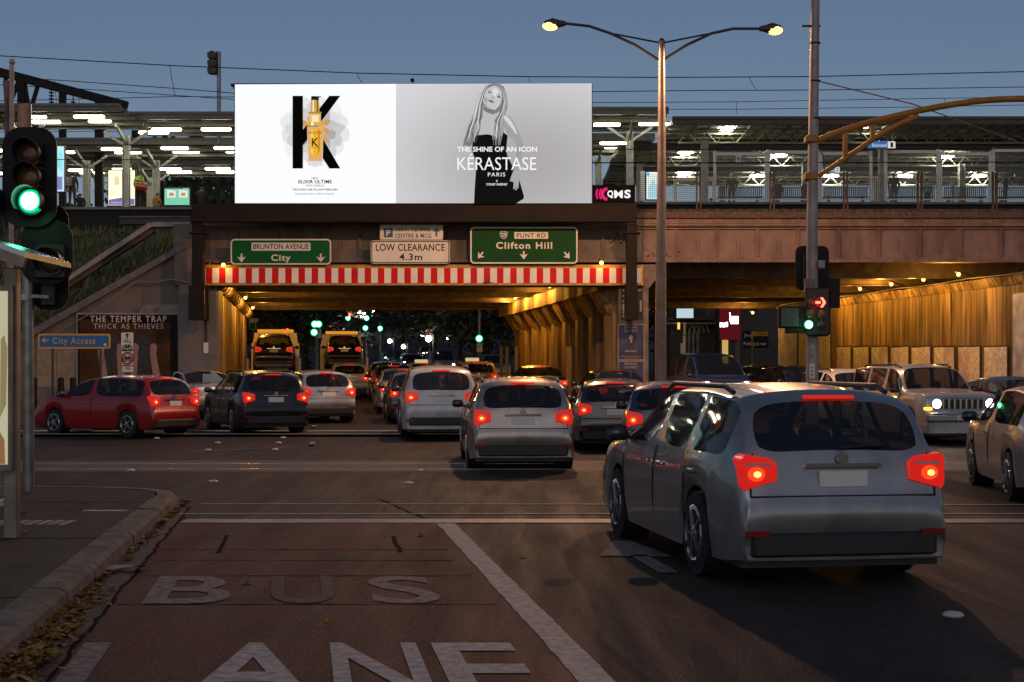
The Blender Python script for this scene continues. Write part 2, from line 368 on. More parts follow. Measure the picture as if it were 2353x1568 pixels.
# footpath with kerb stones
def kx(Y): return -4.05 - .132 * (Y - 17.0)
fp = [(-40, 0), (kx(2) - .2, 2)] + [(kx(y) - .2, y) for y in (6, 10, 14, 17)] + [(kx(18) - .35, 18.0), (kx(18.2) - .9, 18.75), (-8, 19.2), (-40, 19.6)]
o = MB().slab(fp, -.05, .12).build("footpath", footp); tag(o, kind="structure"); FOOT = o
y = 3.0; kerbmesh = None
while y < 16.6:
    l = 1.16; a = (kx(y), y); b_ = (kx(y + l), y + l)
    jx = random.uniform(-.012, .012); h = .125 + random.uniform(-.008, .01)
    mb = MB(); n = 4; sec = [(.02, 0), (0, h*.75), (-.045, h), (-.25, h + .006), (-.25, 0)]
    v = []; e = .012
    for (px, py) in ((a[0], a[1] + e), (b_[0], b_[1] - e)):
        for (sx, sz) in sec: v.append((px + sx + jx, py, sz))
    fs = [(i, i+5, (i+1) % 5 + 5, (i+1) % 5) for i in range(5)] + [(0, 1, 2, 3, 4), (9, 8, 7, 6, 5)]
    mb.add(v, fs).build("kerb_stone", kerbc, FOOT); y += l
cur = [(kx(y) + .0, y)] ; mb = MB(); sec = [(0, 0), (-.01, .09), (-.05, .125), (-.25, .13), (-.25, 0)]; v = []
arc = [(kx(16.9), 16.9, 0), (kx(17.6), 17.6, 15), (kx(18.1) - .12, 18.15, 45), (kx(18.4) - .5, 18.6, 75), (kx(18.4) - 1.1, 18.85, 88), (-9, 19.2, 90), (-25, 19.5, 90)]
for px, py, a in arc:
    for sx, sz in sec: v.append((px + sx*math.cos(R(a)), py + sx*math.sin(R(a)), sz))
fs = [(j*5+i, j*5+5+i, j*5+5+(i+1) % 5, j*5+(i+1) % 5) for j in range(len(arc)-1) for i in range(5)] + [(0, 1, 2, 3, 4)]
mb.add(v, fs).build("kerb_return", kerbc, FOOT, smooth=50)
tact = mat("tactile_paving", (.40, .34, .28), .8, var=.15)
mb = MB()
for i in range(13): mb.box(-5.9 + i*.115, -5.9 + i*.115 + .07, 14.15, 14.55, .12, .128)
mb.build("tactile_strip", tact, FOOT)
for y in (9.6, 13.0, 16.6): MB().box(-14, kx(y) - .26, y, y + .02, .12, .1225).build("expansion_joint", tar, FOOT)
mb = MB().box(-6.5, -4.62, 10.6, 12.7, .12, .124); mb.build("pit_cover", mat("pit_lid", (.06, .06, .055), .7, var=.2, scale=20), FOOT)
mb = MB().box(-4.7, -4.22, 15.55, 15.65, .12, .125).build("drain_plate", steel, FOOT)
# fallen leaves along the gutter (nobody could count them)
leafm = [mat("dry_leaf_gold", (.32, .17, .03), .8, var=.3, scale=30), mat("dry_leaf_brown", (.16, .08, .03), .8, var=.3, scale=30)]
mb = MB()
def leaf(x, y, z, s, mi):
    a = random.uniform(0, 6.28); ca, sa = math.cos(a)*s, math.sin(a)*s; t1, t2 = random.uniform(-.5, .7)*s, random.uniform(-.5, .7)*s
    pts = [(-1, 0, 0), (-.3, .55, t1), (.25, .35, t2), (1, .05, t1*.6), (.3, -.5, t2*.7), (-.4, -.45, 0)]
    mb.add([(x + px*ca - py*sa, y + px*sa + py*ca, z + abs(pz)) for px, py, pz in pts], [tuple(range(6))], mi)
for i in range(1500):
    y = 6.5 + 4.2 * random.random()**1.5 if i < 1150 else random.uniform(7, 18)
    dens = max(0.02, 1 - (y - 6.5) / 4.5)
    x = kx(y) + .03 + abs(random.gauss(0, .16 if i < 1150 else .1)) * (dens*.6 + .4)
    leaf(x, y, .012 + random.random() * .05 * dens, random.choice((.012, .02, .03, .045, .065)) * random.uniform(.8, 1.2), 0 if random.random() < .65 else 1)
o = mb.build("leaves", leafm); tag(o, "drift of fallen golden leaves in the gutter along the kerb", "leaves", kind="stuff")
mb = MB()
for (x, y) in ((-2.05, 11.0), (-4.6, 13.4), (-4.9, 16.2), (-4.2, 17.0), (-1.5, 16.9), (-.9, 14.2), (.1, 12.6), (-1.2, 9.2), (-5.2, 15.1), (-3.9, 9.4)): leaf(x, y, .015 if x > -3.5 else .135, .06, 0)
o = mb.build("scattered_leaves", leafm); tag(o, "few single dry leaves scattered over lane and footpath", "leaves", kind="stuff")
o = MB().add([(-3.55, 11.6, .02), (-3.3, 11.75, .05), (-3.0, 11.8, .02), (-3.05, 11.68, .06), (-3.35, 11.6, .02), (-3.5, 11.52, .05)], [(0, 1, 3, 4), (0, 4, 5), (1, 2, 3)]).build("crumpled_paper", mat("waste_paper", (.4, .33, .27), .8))
tag(o, "crumpled pale scrap of paper lying in the gutter", "paper")

# ------------------------------------------------------------------ railway bridge
def zb(y, Y=51.0): return CAMZ - (y - 853) * Y / F
def xb(x, Y=51.0): return (x - 1176.5) * Y / F
def rivet(mb, x, y, z, r=.028):
    n = 6; mb.add([(x + r*math.cos(i*math.pi/3), y, z + r*math.sin(i*math.pi/3)) for i in range(n)] + [(x + r*.5*math.cos(i*math.pi/3), y - r*.7, z + r*.5*math.sin(i*math.pi/3)) for i in range(n)],
                  [(i, (i+1) % n, (i+1) % n + n, i + n) for i in range(n)] + [tuple(range(n, 2*n))])
def girder_span(label, x0, x1, m, first, pitch=1.4575):
    g = thing("railway_bridge_span", label, "bridge", (x0, 51, 5.5), "spans of the railway bridge")
    Y = 51.0
    xs = []; x = first
    while x < x1 - .2:
        if x > x0 + .2: xs.append(x)
        x += pitch
    ed = [x0] + xs + [x1]; rv = MB()
    for a, b_ in zip(ed[:-1], ed[1:]):
        MB().box(a + .004, b_ - .004, Y + .10, Y + .16, zb(592), zb(526)).build("web_panel", m, g)
        MB().box(a + .004, b_ - .004, Y + .07, Y + .13, zb(512), zb(501)).build("upper_panel", m, g)
        if b_ - a > 1.2:
            cx = (a + b_) / 2 + .05
            for k in range(6):
                for s in (-.055, .055): rivet(rv, cx + s, Y + .10, zb(555.5) - k * .075)
        k = a + .12
        while k < b_ - .05: rivet(rv, k, Y + .015, zb(594)); rivet(rv, k, Y + .05, zb(506.5), .022); k += .2
    for x in xs:
        MB().box(x - .065, x + .065, Y + .03, Y + .099, zb(590), zb(527)).box(x - .015, x + .015, Y - .04, Y + .03, zb(590), zb(527)).build("stiffener", m, g)
        for k in range(8): rivet(rv, x + .042, Y + .03, zb(588) + k * .135, .02)
        MB().box(x - .04, x + .04, Y + .02, Y + .069, zb(512), zb(500.5)).build("stiffener", m, g)
    MB().box(x0, x1, Y + .017, Y + .099, zb(597), zb(590.5)).box(x0, x1, Y - .12, Y + .35, zb(603), zb(597.3)).build("bottom_flange", m, g)
    MB().box(x0, x1, Y + .0, Y + .099, zb(526.5), zb(522)).box(x0, x1, Y + .06, Y + .16, zb(522), zb(512.3)).build("top_flange", m, g)
    MB().tube([(x0, Y - .06, zb(517.5)), (x1, Y - .06, zb(517.5))], .075, 8).build("service_pipe", m, g, 60)
    MB().box(x0, x1, Y - .06, Y + .3, zb(501), zb(497)).box(x0, x1, Y - .02, Y + .3, zb(497), zb(487)).build("deck_edge", rustd, g)
    o = rv.build("rivets", m, g); o["kind"] = "stuff"
    return g
SPR = girder_span("pinkish riveted plate girder span over the side road", xb(1478), 26, gird, xb(1554))
SPL = girder_span("sooty riveted girder span behind the road signs", xb(468), xb(1478) - .01, gird_l, xb(545))
def deck(sp, xl, x1f, y1):
    MB().slab([(xl(51.36), 51.36), (x1f, 51.36), (x1f, y1), (xl(y1), y1)], 6.6, 7.15).build("deck_slab", soot, sp)
    y = 53.2; k = 0
    while y < y1 - .5:
        a = xl(y) + .02; b_ = x1f - .02; zz = 5.30 if k % 3 else 5.12
        MB().box(a, b_, y - .02, y + .02, zz + .03, 6.59).box(a, b_, y - .17, y + .17, zz, zz + .03).box(a, b_, y - .09, y + .09, zz + .031, zz + .055).build("cross_girder", soot, sp)
        y += 1.55; k += 1
    MB().box(xl(y1), x1f, y1 - .3, y1 + .1, 5.0, 6.59).build("end_girder", soot, sp)
deck(SPL, lambda Y: xb(470) + DR * (Y - 51), 4.0, 78)
deck(SPR, lambda Y: 4.05, 26, 76)
gm = mat("graffiti_paint", (.05, .035, .035), .6, var=0)
def scrawl(parent, x0, y0, w, h, Y, seed):
    rr = random.Random(seed); n = 16; pts = []
    for i in range(n): pts.append((x0 + w*i/n + rr.uniform(-.5, .5)*w/n, y0 + rr.uniform(-.5, .5)*h))
    path = []
    for i in range(len(pts)-1):
        for t in (0, .33, .66): path.append(Vector((pts[i][0] + (pts[i+1][0]-pts[i][0])*t + .06*math.sin(i*2+t*5), Y, pts[i][1] + (pts[i+1][1]-pts[i][1])*t)))
    MB().tube(path, .012, 4).build("graffiti", gm, parent)
scrawl(SPR, xb(1486), zb(590), 1.3, .5, 51.08, 3); scrawl(SPL, xb(1383), zb(547), 1.0, .5, 51.08, 5)
# striped clearance beam
cb = thing("clearance_beam", "long red and white striped beam hung below the bridge girder", "beam", (xb(970), 50.5, zb(655)))
yel = mat("yellow_beam_paint", (.5, .26, .03), .5, var=.2, scale=4, dirt=(.3, .15, .03), dirtscale=.8)
Yc = 50.5
bx0, bx1 = xb(462, Yc), xb(1479, Yc)
MB().box(bx0, bx1, Yc, Yc + .22, zb(656, Yc), zb(608, Yc), bev=.01).build("frame", yel, cb)
MB().box(bx0, bx1, Yc + .23, Yc + .5, zb(656, Yc) - .04, zb(640, Yc)).build("lower_flange", soot, cb)
redm = mat("reflective_red", (.62, .006, .004), .5, spec=.2, var=.07, scale=2); whm = mat("reflective_white", (.80, .77, .72), .35, var=.06, scale=2)
pit = 30.4; x = 473.3 - 7.4
edges = [467]
k = 0; x = 473.3
while x < 1473: edges.append(x); x += 14.7 if k % 2 == 0 else pit - 14.7; k += 1
edges.append(1473.5)
for i in range(len(edges) - 1):
    a, b_ = edges[i], edges[i+1]
    MB().box(xb(a, Yc) + .002, xb(b_, Yc) - .002, Yc - .012 - .002*(i % 3), Yc - .0005, zb(650.5, Yc), zb(616, Yc)).build("stripe", whm if i % 2 == 0 else redm, cb)
mb = MB()
for dx, dy, l, a in ((0, 0, 12, 60), (4, 2, 14, 110), (-8, 3, 9, 35), (6, 1, 9, 20), (-2, 4, 8, 160), (2, 3, 10, 85)):
    p = W(1120 + dx, 650 + dy*.3, Yc - .03); mb.bar(p, p + Vector((math.cos(R(a))*l/64, random.uniform(-.05, 0), math.sin(R(a))*l/64)), .03, .015)
mb.build("torn_flap", charcoal, cb)
# ------------------------------------------------------------------ road signs on the girder
gs = mat("sign_green", (.004, .10, .024), .6, var=.05, scale=2, spec=.15); gs2 = mat("sign_dark_green", (.004, .062, .012), .6, var=.06, scale=2, spec=.15)
sw = mat("sign_white", (.72, .69, .62), .4, var=.05, scale=2, dirt=(.6, .55, .46), dirtscale=.6); sk = mat("sign_black", (.018, .016, .015), .6, var=0, spec=.15); sb = mat("sign_blue", (.012, .10, .30), .4, var=.05)
sback = mat("sign_back", (.2, .2, .2), .5, .4)
Ys = 50.30
def R_(x0, x1, y0, y1, Y, r): a = W(x0, y1, Y); b_ = W(x1, y0, Y); return rrect(a.x, b_.x, a.z, b_.z, r)
def panel(t, x0, x1, y0, y1, Y, r, border, face, bw=3.2):
    sheet("backing_plate", R_(x0, x1, y0, y1, Y + .04, r), Y + .04, sback, t, .03)
    sheet("border", R_(x0, x1, y0, y1, Y, r), Y, border, t, .004)
    sheet("face", R_(x0 + bw, x1 - bw, y0 + bw, y1 - bw, Y - .006, max(.01, r - .04)), Y - .006, face, t, .004)
    for xx in (x0 + (x1-x0)*.2, x0 + (x1-x0)*.8): MB().box(W(xx, 0, Y).x - .03, W(xx, 0, Y).x + .03, Y + .045, 51.0, W(0, y1 - 4, Y).z, W(0, y0 + 4, Y).z).build("bracket", dark, t)
def arrow(t, cx, cy, s, ang, Y, m, name="arrow"):
    base = [(-.2, -1), (.2, -1), (.2, -.05), (1, -.35), (0, 1), (-1, -.35), (-.2, -.05)]
    if name == "up_arrow": base = [(-.22, -1), (.22, -1), (.22, .25), (.75, .05), (.75, .25), (0, 1), (-.75, .25), (-.75, .05), (-.22, .25)]
    c, s_ = math.cos(R(ang)), math.sin(R(ang)); p = W(cx, cy, Y); k = s * Y / F
    sheet("arrow", [(p.x + (x*c - z*s_)*k, p.z + (x*s_ + z*c)*k) for x, z in base], Y, m, t, .003)
t = thing("road_sign", "green direction sign with white name plate reading BRUNTON AVENUE", "sign", W(645, 608, Ys), "signs hung on the bridge girder")
panel(t, 530, 761, 549, 608, Ys, .14, sw, gs)
sheet("name_plate", R_(578, 713.5, 557.7, 576, Ys - .012, .03), Ys - .012, sw, t)
ptext("BRUNTON AVENUE", 582, 709.5, 560.5, 572.5, Ys - .018, sk, t, .012)
ptext("City", 623, 668, 584.5, 604, Ys - .014, sw, t, .03, 1.15)
for xx in (555, 737): arrow(t, xx, 593, 10, 180, Ys - .012, sw)
t = thing("parking_sign", "white parking sign with blue border reading NAT. TENNIS CENTRE", "sign", W(945, 551, Ys), "signs hung on the bridge girder")
panel(t, 873, 1018, 516.5, 550.8, Ys, .05, sw, sw, 1.2)
sheet("blue_line", R_(874.5, 1016.5, 518, 549.5, Ys - .006, .05), Ys - .006, sb, t); sheet("inner_face", R_(876.3, 1014.7, 519.8, 547.7, Ys - .011, .04), Ys - .011, sw, t)
sheet("parking_square", R_(882, 902.6, 524, 545.4, Ys - .016, .01), Ys - .016, sb, t); ptext("P", 887.5, 897.5, 527.5, 542, Ys - .022, sw, t, .03)
ptext("NAT. TENNIS", 911, 988, 522.5, 532, Ys - .016, sb, t, .022, 1.1); ptext("CENTRE & MCG", 907.5, 991, 536.5, 546.5, Ys - .016, sb, t, .022, 1.1)
arrow(t, 1002.8, 534, 10, 0, Ys - .016, sb, "up_arrow")
t = thing("clearance_sign", "white sign with black border reading LOW CLEARANCE 4.3m", "sign", W(943, 606, Ys), "signs hung on the bridge girder")
panel(t, 852, 1034, 552.5, 606, Ys, .1, sw, sk, 1.5); sheet("inner_face", R_(855.5, 1030.5, 556, 602.5, Ys - .012, .07), Ys - .012, sw, t)
ptext("LOW CLEARANCE", 863.5, 1022, 560.5, 576.5, Ys - .018, sk, t, .012, 1.05); ptext("4.3m", 917.5, 970, 582.5, 598, Ys - .018, sk, t, .014, 1.1)
t = thing("road_sign", "green direction sign with shield and name plate reading PUNT RD", "sign", W(1204, 606, Ys), "signs hung on the bridge girder")
panel(t, 1080.5, 1327.5, 521.5, 606, Ys, .14, sw, gs2, 3.6)
sheet("name_plate", R_(1181.8, 1259.5, 533.3, 548.7, Ys - .012, .02), Ys - .012, sw, t); ptext("PUNT RD", 1187.5, 1253.5, 536, 546, Ys - .018, sk, t, .012, 1.15)
def shield(s): return [(-.95*s, .8*s), (-.5*s, 1.0*s), (0, .88*s), (.5*s, 1.0*s), (.95*s, .8*s), (.92*s, -.1*s), (.6*s, -.65*s), (0, -1.0*s), (-.6*s, -.65*s), (-.92*s, -.1*s)]
p = W(1157.5, 540.5, Ys - .02)
for s, m, dy in ((.143, sw, .012), (.125, sb, .017)): sheet("route_shield", [(p.x + a, p.z + b_) for a, b_ in shield(s)], Ys - dy, m, t)
ptext("29", 1151, 1164, 535, 544.5, Ys - .022, sw, t, .02)
ptext("Clifton Hill", 1140, 1269, 556, 572, Ys - .014, sw, t, .028, 1.2)
for xx, a in ((1104, 140), (1203.5, 180), (1303, 220)): arrow(t, xx, 586.5, 9.5, a, Ys - .012, sw)
# small sodium lamps over the striped beam
sod = glow("sodium_bulb", (1, .62, .16), 5, sampled=False)
def small_lamp(label, p, aim, power, cat="lamp", group="sodium lamps of the underpass", arm=(0, 0, 0)):
    t = thing("wall_lamp", label, cat, p, group); p = Vector(p)
    MB().box(p.x - .1, p.x + .1, p.y - .07, p.y + .1, p.z - .02, p.z + .1, bev=.03).build("housing", charcoal, t)
    MB().ball(p + Vector((0, -.05, -.05)), .075, 10, 6).build("bulb", sod, t, 60)
    a = p + Vector((0, .05, .08)); MB().bar(a, a + Vector(arm), .04).build("bracket", dark, t)
    lamp_light(t, p + Vector(aim), power, SODIUM, .1)
    return t
small_lamp("tiny sodium lamp on the striped beam by the green City sign", W(514, 606, 50.4), (0, -.15, -.15), 8, arm=(0, .3, -.05))
small_lamp("tiny sodium lamp on the striped beam near the dark gantry post", W(1382, 601, 50.4), (0, -.15, -.1), 8, arm=(0, .3, -.05))

# ------------------------------------------------------------------ underpass walls
def wallpt(X51, Y, n=0.): return X51 + DR * (Y - 51) + n
t = thing("underpass_wall", "stained ochre left wall of the main underpass", "wall", (wallpt(xb(500), 51), 51, 0))
y = 51.05; i = 0
while y < 78:
    l = random.uniform(.45, .95); d = random.uniform(0, .05)
    a0, a1 = wallpt(xb(500), y + .01), wallpt(xb(500), y + l - .01)
    v = [(a0 + d, y + .01), (a1 + d, y + l - .01), (a1 - .8, y + l - .01), (a0 - .8, y + .01)]
    MB().slab(v, gz(y) - .1, 4.75).build("wall_panel", stainw, t); y += l
seg = 0; y = 51.1
while y < 78:
    l = .85; a0, a1 = wallpt(xb(500), y), wallpt(xb(500), y + l)
    MB().cyl((a0 + .06, y + .015, 4.83), (a1 + .06, y + l - .015, 4.83), .27 + .03*(seg % 2), n=12).build("cap_roll", stainw, t, 60); y += l; seg += 1
MB().slab([(wallpt(xb(500), 51.05, -.9), 51.05), (wallpt(xb(500), 51.05, -.3), 51.05), (wallpt(xb(500), 78, -.3), 78), (wallpt(xb(500), 78, -.9), 78)], 4.76, 6.5).build("bearing_wall", soot, t)
# arcade of piers between the two roads
ar = thing("pier_arcade", "row of stained arched piers with jagged corbels between the two underpasses", "arcade", (xb(1420), 51.6, 0))
PX = xb(1420)
def apt(n, s, z): return (PX + DR * s + n, 51 + s, z)
pitch = 2.75; k = 0
for k in range(9):
    s0 = .9 + k * pitch; s1 = s0 + 1.35; top = 4.35; g = gz(51 + s0)
    mb = MB(); v = [apt(0, s0, g - .1), apt(1.05, s0, g - .1), apt(1.05, s1, g - .1), apt(0, s1, g - .1), apt(0, s0, top), apt(1.05, s0, top), apt(1.05, s1, top), apt(0, s1, top)]
    mb.add(v, [(0,3,2,1),(4,5,6,7),(0,1,5,4),(1,2,6,5),(2,3,7,6),(3,0,4,7)])
    sm = s0 + .35
    mb.add([apt(-.12, sm, g - .1), apt(.0, sm - .16, g - .1), apt(.0, sm + .8, g - .1), apt(-.12, sm + .64, g - .1), apt(-.12, sm, top), apt(.0, sm - .16, top), apt(.0, sm + .8, top), apt(-.12, sm + .64, top)], [(0,3,2,1),(4,5,6,7),(0,1,5,4),(1,2,6,5),(2,3,7,6),(3,0,4,7)])
    mb.build("pier", stainw, ar)
    # arch head over the opening to the next pier
    so, se = s1, s0 + pitch; c = (so + se)/2; r = (se - so)/2; zs = 3.0 + g; n = 10; v = []; fs = []
    pts = [(c - r*math.cos(math.pi*i/n), zs + 1.25*math.sin(math.pi*i/n)) for i in range(n + 1)]
    for nn in (0.02, 1.03):
        for (s, z) in pts: v.append(apt(nn, s, z))
        for (s, z) in pts: v.append(apt(nn, s, 4.6))
    m_ = n + 1
    for i in range(n):
        fs += [(i, i+1, m_+i+1, m_+i), (2*m_+i, 3*m_+i, 3*m_+i+1, 2*m_+i+1), (i, 2*m_+i, 2*m_+i+1, i+1)]
    MB().add(v, fs).build("arch", stainw, ar)
    # flared corbel
    mb = MB(); sa, sb_ = s0 - .15, s1 + .15; sc_, sd = s0 - .7, s1 + .7
    lo = [apt(-.13, sa + .3, 3.75), apt(.3, sa, 3.75), apt(.3, sb_, 3.75), apt(-.13, sb_ - .3, 3.75)]
    hi = [apt(-.55, sc_ + .55, 4.55), apt(.3, sc_, 4.55), apt(.3, sd, 4.55), apt(-.55, sd - .55, 4.55)]
    mb.add(lo + hi, [(0,3,2,1),(4,5,6,7),(0,1,5,4),(1,2,6,5),(2,3,7,6),(3,0,4,7)]).build("corbel", stainw, ar)
s = .4
while s < 25.4:
    l = 1.375; a = .0 if int(s / l) % 2 else .08
    MB().add([apt(-.58 - a, s + .01, 4.56), apt(.9, s + .01, 4.56), apt(.9, s + l - .01, 4.56), apt(-.58 + a - .08, s + l - .01, 4.56), apt(-.58 - a, s + .01, 5.15), apt(.9, s + .01, 5.15), apt(.9, s + l - .01, 5.15), apt(-.58 + a - .08, s + l - .01, 5.15)], [(0,3,2,1),(4,5,6,7),(0,1,5,4),(1,2,6,5),(2,3,7,6),(3,0,4,7)]).build("cap_block", stainw, ar); s += l
# front pier with bills
frontc = mat("painted_pier", (.20, .155, .13), .7, var=.2, scale=3, dirt=(.12, .09, .075), dirtscale=1)
pr = thing("bridge_pier", "front concrete pier covered in bill posters between the underpasses", "pier", (xb(1455), 51, 0))
MB().box(xb(1420), xb(1489), 50.75, 51.85, -.1, zb(655), bev=.03).build("shaft", frontc, pr)
MB().prism([(xb(1478), zb(668)), (xb(1492), zb(660)), (xb(1508), zb(640)), (xb(1508), zb(609)), (xb(1478), zb(609))], 50.7, 51.9).build("bracket_head", frontc, pr)
paperd = mat("dark_bill", (.02, .022, .035), .6, var=.3, scale=6); paperb = mat("blue_bill", (.018, .028, .10), .5, var=.5, scale=3, dirt=(.06, .06, .10), dirtscale=1.2); papw = mat("bill_white", (.42, .38, .36), .6, var=.1); skin_p = mat("printed_skin", (.36, .24, .19), .6, var=.1)
Yp = 50.735
t = thing("bill_poster", "black bill with white print high on the front pier", "poster", W(1452, 735, Yp), "bills on the front pier")
psheet("paper", [(1427, 735), (1477, 735), (1477, 659), (1427, 659)], Yp, paperd, t, .004)
ptext("every", 1430, 1452, 664, 671, Yp - .006, papw, t, .02); ptext("year", 1458, 1476, 664, 671, Yp - .006, papw, t, .02)
for (a, b_, c, d) in ((1430, 1437, 690, 694), (1430, 1437, 698, 715), (1470, 1475, 690, 716), (1430, 1438, 724, 729), (1431, 1436, 716, 721), (1431, 1437, 678, 682)): psheet("print_block", [(a, d), (b_, d), (b_, c), (a, c)], Yp - .006, papw, t)
for i, (y0, y1) in enumerate(((745, 827), (829, 911))):
    t = thing("concert_poster", ["dark blue concert poster with a woman's portrait on the front pier", "lower blue concert poster half hidden behind the traffic on the front pier"][i], "poster", W(1450, y1, Yp), "bills on the front pier")
    psheet("frame", [(1419.5, y1), (1481, y1), (1481, y0), (1419.5, y0)], Yp + .004, mat("poster_frame", (.34, .28, .26), .5), t, .005)
    psheet("paper", [(1421.5, y1 - 1.5), (1479, y1 - 1.5), (1479, y0 + 2), (1421.5, y0 + 2)], Yp - .002, paperb, t, .003)
    psheet("print_block", [(1422, y1 - 2), (1478.5, y1 - 2), (1478.5, y1 - 16), (1422, y1 - 16)], Yp - .006, mat("bill_foot", (.03, .028, .04), .6), t, .002)
    ptext("SELENA", 1435, 1465, y0 + 4, y0 + 9.5, Yp - .009, papw, t, .005, 1.15); ptext("GOMEZ", 1435, 1465, y0 + 12, y0 + 17.5, Yp - .009, papw, t, .005, 1.2)
    fx, fy = 1451, y0 + 32
    psheet("printed_hair", [(fx + 10*math.cos(a*.42) + 3, fy + 11*math.sin(a*.42)) for a in range(15)][::-1], Yp - .009, paperd, t, .002)
    psheet("printed_face", [(fx - 1 + 4.4*math.cos(a*.42), fy - 1 + 6.4*math.sin(a*.42)) for a in range(15)][::-1], Yp - .013, skin_p, t, .002)
    psheet("printed_neck", [(fx - 3, fy + 11), (fx + 1, fy + 11), (fx + 1.5, fy + 3), (fx - 2, fy + 3)], Yp - .012, skin_p, t, .002)
    ptext("2ND & FINAL SHOW - SUN AUG 7", 1427, 1473, y1 - 9.5, y1 - 7, Yp - .009, papw, t, .0, 1.0); ptext("MARGARET COURT ARENA", 1434, 1466, y1 - 5.5, y1 - 3.6, Yp - .009, papw, t, 0)
    psheet("print_block", [(1436, y1 - 18.5), (1463, y1 - 18.5), (1463, y1 - 22), (1436, y1 - 22)], Yp - .009, mat("bill_grey", (.2, .2, .24), .6), t, .002)
# panels fixed to the arcade
for i, (px, w) in enumerate(((1316, .62), (1189, .3), (1167, .3), (1154, .3))):
    dx = (px - 1176.5)/F; Y = (PX - DR*51 - .16) / (dx - DR); z1 = CAMZ + 57*Y/F
    t = thing("notice_board", ["pale notice board on the nearest arcade pier", "narrow pale board on the arcade, second from the bridge front", "narrow pale board on the arcade, third from the bridge front", "narrow pale board on the arcade, farthest from the bridge front"][i], "board", (wallpt(PX, Y, -.2), Y, gz(Y) + .3), "boards on the arcade")
    MB().slab([(wallpt(PX, Y, -.2), Y), (wallpt(PX, Y + w*2, -.2), Y + w*2), (wallpt(PX, Y + w*2, -.14), Y + w*2), (wallpt(PX, Y, -.14), Y)], z1 - 2.1, z1).build("sheet", mat("pale_board", (.5, .42, .33), .6, var=.15, scale=3), t)
    MB().slab([(wallpt(PX, Y - .03, -.19), Y - .03), (wallpt(PX, Y, -.205), Y), (wallpt(PX, Y + .02, -.13), Y + .02), (wallpt(PX, Y - .02, -.13), Y - .02)], z1 - 2.1, z1 + .03).build("edge", frontc, t)
# right wall
RX = 17.0
rw = thing("underpass_wall", "tall stained right wall of the side underpass with sodium lamps", "wall", (RX, 51, 0))
y = 40.
while y < 72.6:
    l = random.uniform(.55, 1.15); d = random.uniform(0, .045)
    a0, a1 = wallpt(RX, y + .008), wallpt(RX, y + l - .008)
    MB().slab([(a0 - d, y + .008), (a0 + 1, y + .008), (a1 + 1, y + l - .008), (a1 - d, y + l - .008)], gz(y) - .1, 4.62).build("wall_panel", stainw, rw); y += l
y = 40.; k = 0
while y < 72.6:
    l = 1.1; e = .10 + .08 * (k % 2)
    v = [(wallpt(RX, y, -.05), y), (wallpt(RX, y, .8), y), (wallpt(RX, y + l, .8), y + l), (wallpt(RX, y + l, -.05), y + l)]
    v2 = [(wallpt(RX, y, -.05 - e), y), (wallpt(RX, y, .8), y), (wallpt(RX, y + l, .8), y + l), (wallpt(RX, y + l, -.05 - .28 + e), y + l)]
    MB().add([(a, b_, 4.63) for a, b_ in v] + [(a, b_, 4.95) for a, b_ in v2], [(0,3,2,1),(4,5,6,7),(0,1,5,4),(1,2,6,5),(2,3,7,6),(3,0,4,7)]).build("coping_block", stainw, rw); y += l; k += 1
MB().tube([(wallpt(RX, y, -.3), y, 4.99 + .03*math.sin(y)) for y in range(42, 73, 2)], .022, 6).build("conduit", steel, rw)
for i, px in enumerate((2240, 2158, 2083, 2010, 1942)):
    Y = 24.58 / ((px - 1176.5)/F - DR) - .4
    small_lamp("glowing sodium lamp on top of the right underpass wall, " + ORD[i] + " from the bridge front", (wallpt(RX, Y, -.8), Y, 5.2), (-.45, -.1, -.2), 165, arm=(.75, .1, -.25))
for i, px in enumerate((1268, 1240, 1216, 1191)):
    Y = (PX - DR*51) / ((px - 1176.5)/F - DR) - 3
    small_lamp("sodium lamp on the arcade cap in the main underpass, " + ORD[i] + " from the bridge front", (wallpt(PX, Y, -.62), Y, 5.36), (-.45, 0, -.25), 170, arm=(.35, .05, -.2))
for i, Y in enumerate((54, 64, 74)):
    small_lamp("sodium lamp on the left underpass wall, " + ORD[i] + " from the bridge front", (wallpt(xb(500), Y, .5), Y, 5.0), (.5, 0, -.25), 260, arm=(-.35, .05, 0))
small_lamp("sodium lamp on a long arm at the far end of the right underpass wall", (wallpt(RX, 74.2, -1.0), 74.2, 4.75), (-.4, .3, -.2), 240, arm=(.8, -1.2, .1))
pap = [mat("torn_bill_paper", (.80, .72, .60), .75, var=.2, scale=7, bump=.6, dirt=(.6, .52, .44), dirtscale=2.5), mat("pale_bill_paper", (.85, .74, .56), .75, var=.15, scale=6, bump=.5, dirt=(.66, .54, .4), dirtscale=2), mat("printed_bill_paper", (.72, .64, .56), .75, var=.2, scale=8, bump=.5, dirt=(.5, .3, .24), dirtscale=2)]
lefts = [1668, 1465, 1275, 1098, 936, 782, 640, 508]; rights = [1845, 1630, 1428, 1240, 1068, 906, 755, 614]
